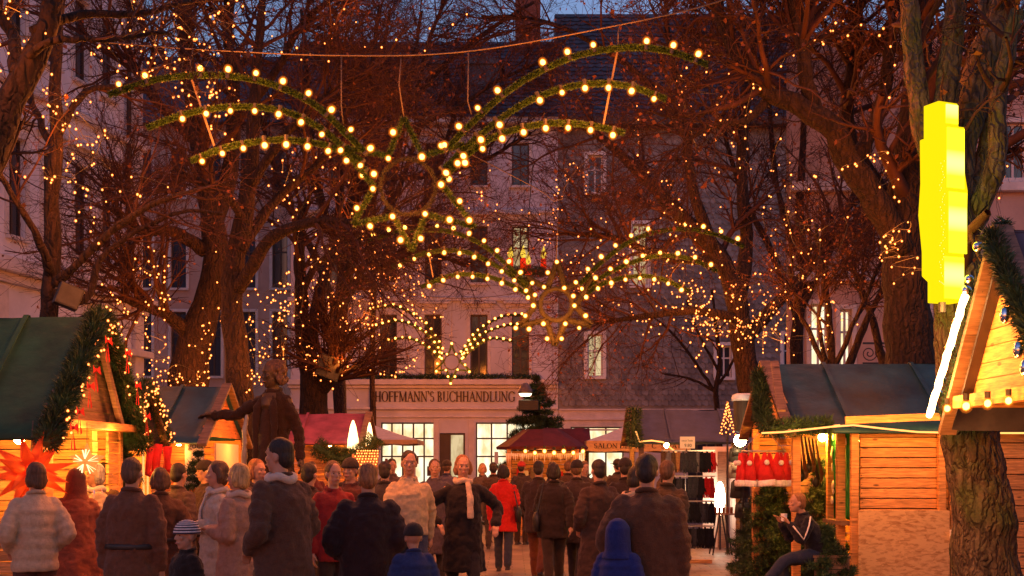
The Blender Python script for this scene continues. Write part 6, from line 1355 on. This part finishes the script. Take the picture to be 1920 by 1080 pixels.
    # trousers and shoes
    if legs:
        b = MB(); b.rings([(0, .0, .82, .155*W_, .12), (0, 0, .93, .17*W_, .128), (0, 0, 1.02, .155*W_, .118)], 18)
        for i in range(len(b.v)): b.v[i] = T_(b.v[i])
        for sd in (-1, 1): hip, kn_, an = leg[sd]; limb(b, [hip, hip*.5+kn_*.5, kn_, kn_*.5+an*.5, an+Vector((0, 0, .0))], [.103, .092, .074, .070, .062], wr=.04)
        remesh(b.build('trousers', cloth(*legs), t), .015, 2, .022)
    for sd in (-1, 1):
        hip, kn_, an = leg[sd]; f = Vector((0.02*sd, -1, 0)) if not (pose and 'foot' in pose) else Vector(pose['foot']); b = MB(); sl_p = an.z-.085 if an.z > .2 else 0
        f2 = (f+Vector((0, 0, -.0 if an.z < .16 else -.35))).normalized(); c_ = an+Vector((0, 0, -.045))
        b.tube([c_-f2*.06, c_-f2*.02, c_+f2*.07+Vector((0, 0, -.008)), c_+f2*.15+Vector((0, 0, -.018)), c_+f2*.19+Vector((0, 0, -.020))], [.036, .044, .046, .040, .022], 12, .85); b.ball(an, .042, 10, 8)
        b.bar(c_-f2*.09+Vector((0, 0, -.034)), c_+f2*.19+Vector((0, 0, -.038)), .078, .016); remesh(b.build('shoe', m_shoe, t), .010, 1)
    # coat
    if coat:
        col, key, hem, fl, tk = coat; b = MB(); rs = []
        zs = [hem, hem+.02]+[hem+(1.0-hem)*q for q in (.3, .6)] if hem < .9 else [hem, hem+.02]
        for z_ in zs:
            q = max(0, (1.0-z_))/.5; rs.append((0, 0, z_, (.168+fl*q)*W_+tk*.6, .128+fl*q*.9+tk*.6))
        rs += [(0, 0, 1.05, .150*W_+tk, .116+tk), (0, -.004, 1.22, .160*W_+tk*.8, .120+tk), (0, 0, 1.34, .172*W_+tk*.6, .112+tk), (0, .004, 1.405, .152*W_+tk*.5, .096+tk*.6), (0, .008, 1.455, .105, .086), (0, .008, 1.50, .074, .074)]
        puff = any(w_ in key for w_ in ('puffer', 'quilt', 'bright_blue'))
        if puff:
            zq = np.arange(rs[0][2], 1.46, .022); A_ = np.array(rs); rs = [(float(np.interp(z_, A_[:, 2], A_[:, 0])), float(np.interp(z_, A_[:, 2], A_[:, 1])), float(z_), float(np.interp(z_, A_[:, 2], A_[:, 3]))*(.93+.075*abs(math.sin(z_*math.pi/.10))), float(np.interp(z_, A_[:, 2], A_[:, 4]))*(.92+.085*abs(math.sin(z_*math.pi/.10)))) for z_ in zq]+rs[-1:]
        b.rings(rs, 48); ph = rnd.uniform(0, 6); nz_ = len(zs)
        for i in range(len(b.v)):
            q = max(0, (1.06-b.v[i].z))/.5; a = (i % 48)*math.pi/24; f = 1+q*(.035*math.sin(7*a+ph)+.025*math.sin(11*a+2*ph)); b.v[i].x *= f; b.v[i].y *= f
        for i in range(len(b.v)): b.v[i] = T_(b.v[i])
        for sd in (-1, 1):
            S_, E_, w_ = arm[sd]; d = (w_-E_).normalized(); limb(b, [S_+Vector((-.02*sd, 0, -.01)), S_*.5+E_*.5, E_, E_*.5+w_*.5, w_-d*.015], [.054+tk*.5, .049+tk*.6, .045+tk*.55, .042+tk*.5, .040+tk*.4], wr=.09)
        remesh(b.build('coat', cloth(col, key), t), .014, 1, .02 if puff else .045)
        if not hood:
            b = MB(); b.tube([T_((.068*math.cos(a), .012+.07*math.sin(a), 1.492+.02*math.sin(a))) for a in np.linspace(-.2+math.pi*-.28, math.pi*1.28+.2, 18)], .022, 8); remesh(b.build('collar', cloth(tuple(c_*.8 for c_ in col), key+'_collar'), t), .012, 1)
    if hood:
        b = MB(); b.rings([(0, .02, -.20, .15, .13), (0, .02, -.13, .11, .115), (0, .025, -.02, .105, .125), (0, .03, .06, .10, .12), (0, .035, .12, .065, .085), (0, .04, .145, .02, .03)], 20, HM_); hd = b.build('hood', cloth(coat[0], coat[1]), t); remesh(hd, .014, 2, .02)
    if scarf:
        b = MB(); b.tube([T_((.082*math.cos(a), .005+.085*math.sin(a), 1.485+.012*math.sin(3*a))) for a in np.linspace(0, 2*math.pi, 26)], .034, 10)
        b.tube([T_((.04, -.11, 1.46)), T_((.05, -.165, 1.3)), T_((.055, -.175, 1.08))], [.035, .04, .042], 8, .45); remesh(b.build('scarf', cloth(*scarf), t), .012, 1, .02)
    hc_, hs = hair
    if hs != 'none' and not hood:
        b = MB(); b.ball((0, .024, .048), (.082, .096, .092), 18, 12, HM_); b.ball((0, .055, .0), (.076, .066, .085), 14, 10, HM_)
        if hs == 'long': 
            for sd in (-1, 1): b.tube([HM_ @ Vector(q) for q in ((.062*sd, .03, .03), (.078*sd, .03, -.06), (.07*sd, .035, -.16))], [.032, .034, .02], 8)
            b.tube([HM_ @ Vector(q) for q in ((0, .07, .02), (0, .09, -.08), (0, .085, -.2))], [.07, .07, .04], 10, .6)
        elif hs == 'bob': 
            for sd in (-1, 1): b.tube([HM_ @ Vector(q) for q in ((.06*sd, .02, .05), (.078*sd, .025, -.03), (.066*sd, .02, -.085))], [.034, .036, .024], 8)
            b.ball((0, .06, -.04), (.078, .055, .07), 12, 8, HM_)
        elif hs == 'wavy':
            for i in range(30):
                a = rnd.uniform(-.2, math.pi+.2); z_ = rnd.uniform(-.07, .11); r_ = .085*math.sqrt(max(.1, 1-(z_-.03)**2/.012)) if z_ > .03 else .085; b.ball((r_*math.cos(a), .03+r_*math.sin(a), z_), rnd.uniform(.02, .03), 8, 6, HM_)
        for i in range(len(b.v)): pass
        o = b.build('hair', HAIR[hc_] if not bodymat else bodymat, t); remesh(o, .009, 1, .02)
    if hat == 'beanie_stripes':
        bs_ = MB(); bw_ = MB(); zs = np.linspace(0, 1, 15)
        for i in range(14):
            q0, q1 = zs[i], zs[i+1]; f = lambda q: (.094*math.cos(q*1.45)+.004, .114*math.cos(q*1.45)+.004, .02+.115*math.sin(q*1.5))
            r0, r1 = f(q0), f(q1); (bs_ if i % 2 else bw_).rings([(0, .015, r0[2], r0[0], r0[1]), (0, .015, (r0[2]+r1[2])/2, (r0[0]+r1[0])/2+.003, (r0[1]+r1[1])/2+.003), (0, .015, r1[2], r1[0], r1[1])], 20, HM_)
        ht = bs_.build('hat', cloth((.72, .68, .66), 'white_knit'), t, smooth=True); bw_.build('stripe', cloth((.05, .04, .07), 'navy_knit'), ht, smooth=True)
    elif hat:
        b = MB(); b.rings([(0, .012, .025, .090, .108), (0, .012, .05, .094, .112), (0, .014, .10, .082, .098), (0, .016, .135, .05, .06), (0, .016, .148, .012, .014)], 20, HM_)
        if hat == 'cap': b.rings([(0, -.09, .04, .07, .07), (0, -.09, .05, .07, .07)], 16, HM_)
        if hat == 'brim': b.rings([(0, .01, .045, .145, .165), (0, .01, .055, .145, .165)], 24, HM_)
        b.build('hat', cloth((.03, .022, .02), 'dark_hat') if hat != 'beanie_red' else cloth((.35, .03, .03), 'red_hat'), t, smooth=True)
    if belt:
        b = MB(); b.rings([(0, 0, 1.015, .158*W_+tk, .120+tk), (0, 0, 1.02, .166*W_+tk, .128+tk), (0, 0, 1.055, .164*W_+tk, .127+tk), (0, 0, 1.06, .156*W_+tk, .119+tk)], 32)
        for i in range(len(b.v)): b.v[i] = T_(b.v[i])
        b.build('belt', m_shoe, t, smooth=True)
    if bag:
        sd = bag[0]; w_ = arm[sd][2]; b = MB(); q = T_((.25*sd*W_, .06, .98)); b.rings([(q.x, q.y, q.z-.16, .05, .13), (q.x, q.y, q.z+.02, .055, .14), (q.x, q.y, q.z+.10, .03, .10)], 14); bo = b.build('bag', bag[1], t, smooth=True)
        b = MB(); b.tube([q+Vector((0, -.09, .08)), arm[sd][0]+Vector((.01*sd, -.05, .08)), arm[sd][0]+Vector((-.02*sd, .03, .09)), q+Vector((0, .09, .08))], .010, 6); b.build('strap', bag[1], bo)
    return t
PI = math.pi
DG = ((.04, .024, .018), 'charcoal'); JE = ((.03, .04, .075), 'jeans'); BR = ((.12, .055, .03), 'brown'); BK = ((.018, .011, .009), 'black')
dk = ((.035, .026, .026), 'dark_trousers')
# left foreground
person('woman in a cream quilted jacket, hands in pockets, half behind the red paper star', 66, 10.9, 1.66, R(215), ((.50, .37, .24), 'cream_quilt', .80, .03, .05), ((.08, .03, .02), 'rust_trousers'), ('brown', 'bob'), arms=('pocket', 'pocket'), headyaw=R(20))
person('woman in a rust-brown hooded cape bending towards the lit side counter', 143, 12.2, 1.62, R(200), ((.24, .07, .035), 'rust_cape', .55, .16, .05), BR, ('brown', 'none'), hood=True, arms=('bent', 'bent'), lean=R(12))
person('person with pale scarf and silvery shopping bag between the cape and the lit side opening', 178, 13.2, 1.66, R(-60), ((.40, .30, .24), 'dusty_rose', .70, .06, .04), dk, ('grey', 'bob'), scarf=((.6, .5, .45), 'pale_scarf'), arms=('bent', 'hang'), bag=(1, m_silver))
person('broad man in a long brown coat seen from behind before the fairy-lit small stall', 248, 10.3, 1.70, R(172), ((.13, .055, .03), 'brown_coat', .45, .05, .05), BR, ('brown', 'short'), arms=('hang', 'hang'), wide=1.08, belt=True)
person('dark brown figure standing between the brown-coated man and the cream-coated women', 335, 13.4, 1.66, R(150), ((.075, .045, .035), 'dark_brown', .62, .03, .045), dk, ('dark', 'short'), arms=('pocket', 'hang'))
person('small child in a black jacket with a white and navy striped knitted hat', 350, 9.2, 1.24, R(-50), (BK[0], 'black', .62, .02, .05), dk, ('brown', 'none'), hat='beanie_stripes', headscale=1.22, arms=('bent', 'hang'), wide=1.0, headyaw=R(5))
person('woman in a pale cream raincoat facing left beside her blonde companion', 408, 11.6, 1.68, R(-70), ((.50, .38, .27), 'cream_coat', .50, .08, .04), BR, ('brown', 'bob'), scarf=((.5, .42, .34), 'cream_scarf'), arms=('hang', 'bent'))
person('blonde woman in a long beige coat just left of the tall grey-coated man', 447, 10.9, 1.66, R(-110), ((.34, .20, .135), 'beige_coat', .42, .09, .045), BR, ('blond', 'bob'), scarf=((.52, .40, .3), 'sand_scarf'), arms=('hang', 'bent'))
person('tall man in a grey-brown coat with a pale collar, turned towards the blonde woman', 535, 9.4, 1.84, R(-128), ((.085, .042, .026), 'grey_brown_coat', .50, .05, .055), dk, ('dark', 'short'), arms=('bent', 'pocket'), scarf=((.55, .46, .38), 'pale_collar'), headyaw=R(25), wide=1.06, lean=R(5))
person('person in a dark red jumper standing behind the tall grey-coated man', 625, 12.2, 1.68, R(30), ((.24, .018, .015), 'dark_red_wool', .78, .02, .035), DG, ('brown', 'short'), arms=('hang', 'bent'))
person('stocky person in a black jacket seen from behind, near the middle of the crowd', 690, 9.9, 1.66, R(185), ((.028, .014, .014), 'black_jacket', .72, .03, .065), DG, ('ginger', 'short'), arms=('bent', 'pocket'), wide=1.12)
person('young man in a cream jumper and blue jeans striding forward', 767, 13.4, 1.84, R(8), ((.50, .36, .20), 'cream_jumper', .93, .0, .03), JE, ('dark', 'short'), walk=R(22), arms=('fwd', 'back'))
person('child in a shiny dark blue puffer jacket and cap before the cream jumper', 775, 9.6, 1.20, R(200), ((.02, .035, .12), 'blue_puffer', .50, .04, .07), JE, ('dark', 'none'), hat='cap', arms=('bent', 'bent'), headscale=1.18)
person('person in a black coat and long pale fringed scarf walking with elbows out', 868, 14.2, 1.78, R(12), ((.016, .011, .012), 'black_coat', .50, .04, .04), ((.015, .014, .02), 'black_trousers'), ('ginger', 'bob'), walk=R(18), arms=((Vector((-.22, .05, -.2)), Vector((.10, -.16, -.16))), (Vector((.22, .05, -.2)), Vector((-.05, -.16, -.18)))), scarf=((.55, .40, .28), 'pale_fringed'), wide=1.05)
person('woman in a bright red coat with a black shoulder bag walking away', 944, 20.2, 1.66, R(176), ((.58, .02, .012), 'bright_red', .66, .09, .03), ((.04, .045, .065), 'blue_grey'), ('dark', 'bob'), walk=R(14), arms=('bent', 'hang'), bag=(-1, m_black))
person('person in a dark brown jacket and lit orange trousers walking away beside the red coat', 1010, 18.6, 1.74, R(170), ((.04, .022, .018), 'dark_jacket', .72, .03, .045), ((.16, .05, .025), 'orange_brown_trousers'), ('dark', 'short'), walk=R(20), arms=('back', 'fwd'), wide=1.08)
person('dark-clad person with a bare forearm raised, right of the brown jacket walker', 1036, 20.4, 1.7, R(190), (DG[0], 'charcoal', .6, .03, .04), dk, ('dark', 'short'), arms=('up', 'hang'), walk=R(-12))
person('slim person in a dark coat standing by the pale table legs', 1096, 22.5, 1.70, R(20), ((.05, .03, .025), 'dark_slim', .58, .03, .03), dk, ('brown', 'short'), arms=('bent', 'pocket'))
person('big man in a brown jacket seen from behind, foremost on the right of the crowd', 1213, 9.2, 1.72, R(168), ((.10, .045, .022), 'brown_jacket', .55, .05, .065), dk, ('dark', 'short'), arms=('hang', 'pocket'), wide=1.15)
person('stooping person in a dark coat with a pale collar, behind the big brown jacket', 1160, 11.6, 1.66, R(120), ((.05, .028, .022), 'umber_coat', .55, .05, .05), dk, ('dark', 'short'), scarf=((.45, .30, .2), 'pale_collar2'), lean=R(18), arms=('bent', 'bent'), wide=1.1)
person('child in a bright blue hooded jacket left of the big brown jacket', 1160, 9.0, 1.26, R(150), ((.018, .03, .15), 'bright_blue', .52, .03, .06), JE, ('brown', 'none'), hood=True, headscale=1.15, arms=('hang', 'bent'))
for i, (px, Yd, H, yw, col, key, hc_, lab, st) in enumerate((
    (818, 27, 1.66, 10, (.06, .04, .05), 'plum_grey', 'dark', 'distant visitor in a plum grey coat under the grey parasol', 'short'), (838, 24, 1.72, 170, (.07, .06, .10), 'slate_blue', 'brown', 'distant visitor in a slate blue jacket before the bookshop door', 'short'),
    (905, 28, 1.68, 20, (.10, .07, .06), 'taupe', 'blond', 'distant fair-haired visitor before the right shop window', 'bob'), (925, 25, 1.70, 180, (.05, .03, .025), 'dark_slim', 'dark', 'visitor in a dark coat close behind the red-coated woman', 'short'),
    (978, 27, 1.7, 160, (.04, .03, .03), 'dark_grey2', 'dark', 'dark visitor at the left end of the red-roofed stall counter', 'short'), (1065, 26, 1.72, 175, (.05, .03, .025), 'dark_slim', 'brown', 'visitor in a dark coat at the right end of the red-roofed stall counter', 'short'),
    (1125, 28, 1.7, 30, (.08, .06, .07), 'mauve_grey', 'dark', 'visitor in a mauve grey coat under the left half of the lettered parasol', 'short'), (1158, 25, 1.74, 200, (.04, .03, .03), 'dark_grey2', 'dark', 'dark visitor wearing a brimmed hat under the lettered parasol', 'short'),
    (1245, 27, 1.66, 60, (.14, .09, .06), 'camel', 'blond', 'visitor in a camel coat under the right corner of the lettered parasol', 'bob'), (585, 20, 1.7, 30, (.14, .03, .025), 'brick_red', 'brown', 'visitor in a brick red coat in front of the plum-roofed stall', 'short'),
    (735, 22, 1.74, 15, (.09, .05, .045), 'cocoa', 'dark', 'visitor in a cocoa jacket beside the shelf of tea lights', 'short'), (655, 21, 1.66, 190, (.05, .03, .025), 'dark_slim', 'ginger', 'ginger-haired visitor facing the shelf of tea lights', 'bob'))):
    person(lab, px, Yd, H, R(yw), (col, key, .6, .04, .045), dk if i % 2 else DG, (hc_, st), hat='brim' if 'brimmed' in lab else (None, 'beanie', None, None, 'beanie_red', None, None)[i % 7], belt=i % 3 == 0, walk=R((-14, 0, 12)[i % 3]), arms=(('hang', 'bent'), ('pocket', 'hang'), ('bent', 'bent'))[i % 3], vox=.011)
for i, (px, Yd, H, yw, col, key, hc_, lab, st) in enumerate((
    (196, 14.2, 1.68, 150, (.06, .03, .02), 'dark_brown2', 'dark', 'dark figure half hidden between the rust cape and the broad brown coat', 'short'), (300, 12.0, 1.62, 200, (.09, .04, .02), 'chestnut', 'brown', 'person in a chestnut coat just right of the broad brown-coated man', 'bob'),
    (385, 14.6, 1.70, -60, (.045, .03, .025), 'dark_slim', 'dark', 'dark-haired person behind the cream raincoat woman', 'short'), (482, 13.6, 1.72, 60, (.10, .05, .035), 'cocoa', 'ginger', 'ginger-haired person between the blonde woman and the tall man', 'bob'),
    (580, 13.2, 1.66, 160, (.05, .026, .02), 'umber2', 'dark', 'person in an umber coat close behind the tall man', 'short'), (657, 13.8, 1.72, -20, (.07, .02, .016), 'maroon', 'brown', 'person in a maroon coat between the red jumper and the stocky man', 'short'),
    (722, 15.6, 1.70, 175, (.05, .03, .03), 'dark_grey2', 'dark', 'dark figure behind the left shoulder of the cream jumper', 'short'), (815, 17.5, 1.72, 10, (.08, .05, .06), 'mauve_grey', 'brown', 'person in mauve grey just right of the cream jumper', 'short'),
    (1038, 17.2, 1.68, 185, (.028, .017, .014), 'black2', 'dark', 'person in a black coat walking away right of the orange trousers', 'bob'),
    (1082, 17.9, 1.72, 165, (.04, .024, .02), 'dark_slim', 'brown', 'dark-coated person walking away in the lane centre', 'short'), (1122, 14.0, 1.70, 200, (.05, .03, .022), 'umber2', 'dark', 'dark figure left of the stooping person', 'short'),
    (1252, 13.6, 1.70, 150, (.06, .035, .02), 'dark_olive', 'brown', 'person in dark olive at the right edge of the crowd by the rack', 'short'), (1172, 16.5, 1.74, 180, (.035, .022, .02), 'black2', 'dark', 'dark-haired figure beyond the stooping person', 'short'))):
    person(lab, px, Yd, H, R(yw), (col, key, (.6, .45, .72)[i % 3], .05, .045), dk if i % 2 else DG, (hc_, st), walk=R((14, 0, -12)[i % 3]), arms=(('hang', 'bent'), ('pocket', 'pocket'), ('back', 'fwd'))[i % 3], wide=1.0, hat=(None, None, 'beanie', None, None, 'beanie', None)[i % 7], belt=i % 4 == 1, bag=(1, m_black) if i % 5 == 3 else None)
# boy on the crate: hip at the crate lid, one leg stretched out to the left
bl = {1: (Vector((.09, -.05, .66)), Vector((.08, -.47, .60)), Vector((.09, -.80, .26))), -1: (Vector((-.09, -.05, .66)), Vector((-.10, -.44, .55)), Vector((-.10, -.42, .13)))}
boy = person('fair-haired boy in a black track jacket with a white sleeve stripe, sitting on a crate', 1535, 15.42, 1.62, R(-82), ((.016, .014, .022), 'black_track', .90, .0, .035), JE, ('ginger', 'short'), pose={'legs': bl, 'hip': (0, 0, .67)}, lean=R(24),
             arms=('up', 'up'), headpitch=R(8), headscale=1.06)
S_ = Vector((.168, -.193, 1.104)); b = MB(); b.tube([S_+Vector((.045, .0, .055)), S_+Vector((.078, -.03, -.05)), S_+Vector((.10, -.07, -.14)), S_+Vector((.112, -.115, -.235)), S_+Vector((.085, -.19, -.13)), S_+Vector((.06, -.24, -.06))], .016, 8, .6); b.build('sleeve_stripe', m_plush, boy, smooth=True)
bm = MB(); bm.rings([(0, 0, 0, .035, .035), (0, 0, .09, .04, .04)], 12); mo = bm.build('mug', m_white, local=True); mo.location = P(1470, 977, 15.38); tag(mo, 'pale mug the seated boy holds up before his chin', 'mug')
# the statue
st = person('larger-than-life bronze statue of a curly-haired man in a frock coat, one arm stretched out', 512, 19.0, 2.72, R(-18), ((.030, .014, .009), 'bronze_coat', .42, .07, .02), ((.06, .03, .02), 'bronze_breeches'), ('brown', 'wavy'), arms=((Vector((-.25, .04, -.13)), Vector((-.24, -.03, .0))), ((.09, .04, -.30), (.06, -.06, -.25))), headyaw=R(-42), wide=.92, headscale=1.12, z0=.42, name='statue', cat='statue', skin=mat('pale_bronze', (.075, .048, .028), rough=.5, metal=.3, ns=8, na=.25, bump=.2, bs=30), face=True)
MB().bb(XP(468, 19), XP(556, 19), 18.6, 19.4, 0, .42).build('plinth', m_trim, st, bevel=.03).matrix_parent_inverse = (Matrix.Translation(st.location) @ Matrix.Rotation(R(-18), 4, 'Z') @ Matrix.Scale(2.72/1.75, 4)).inverted()
b = MB(); b.rings([(0, -.10, 1.32, .045, .04), (0, -.12, 1.38, .06, .05), (0, -.09, 1.45, .075, .07), (0, -.02, 1.50, .075, .08)], 14); remesh(b.build('cravat', mat('pale_bronze', (1, 1, 1)), st), .012, 1, .03)
b = MB(); b.rings([(-.01, -.10, .60, .085, .075), (-.01, -.105, .9, .08, .07), (-.01, -.10, 1.15, .075, .07), (0, -.085, 1.38, .055, .06)], 16); remesh(b.build('waistcoat', cloth((.035, .018, .014), 'bronze_waistcoat'), st), .012, 2, .02)
for sd in (-1, 1): b = MB(); b.tube([(.045*sd, -.10, 1.47), (.085*sd, -.150, 1.36), (.10*sd, -.160, 1.18), (.095*sd, -.165, .9), (.12*sd, -.17, .55)], [.03, .045, .04, .028, .022], 8, .45); remesh(b.build('lapel', mat('cloth_bronze_coat', (1, 1, 1)), st), .012, 1, .02)
b = MB(); b.tube([(-.27, -.02, 1.30), (-.29, -.04, 1.1), (-.30, -.02, .85), (-.33, 0, .55)], [.02, .03, .035, .04], 8, .4); remesh(b.build('cloak_edge', mat('bright_edge_bronze', (.36, .33, .27), rough=.5, metal=.3), st), .012, 1, .03)  # pale tone stands in for a reflection along the cloak edge
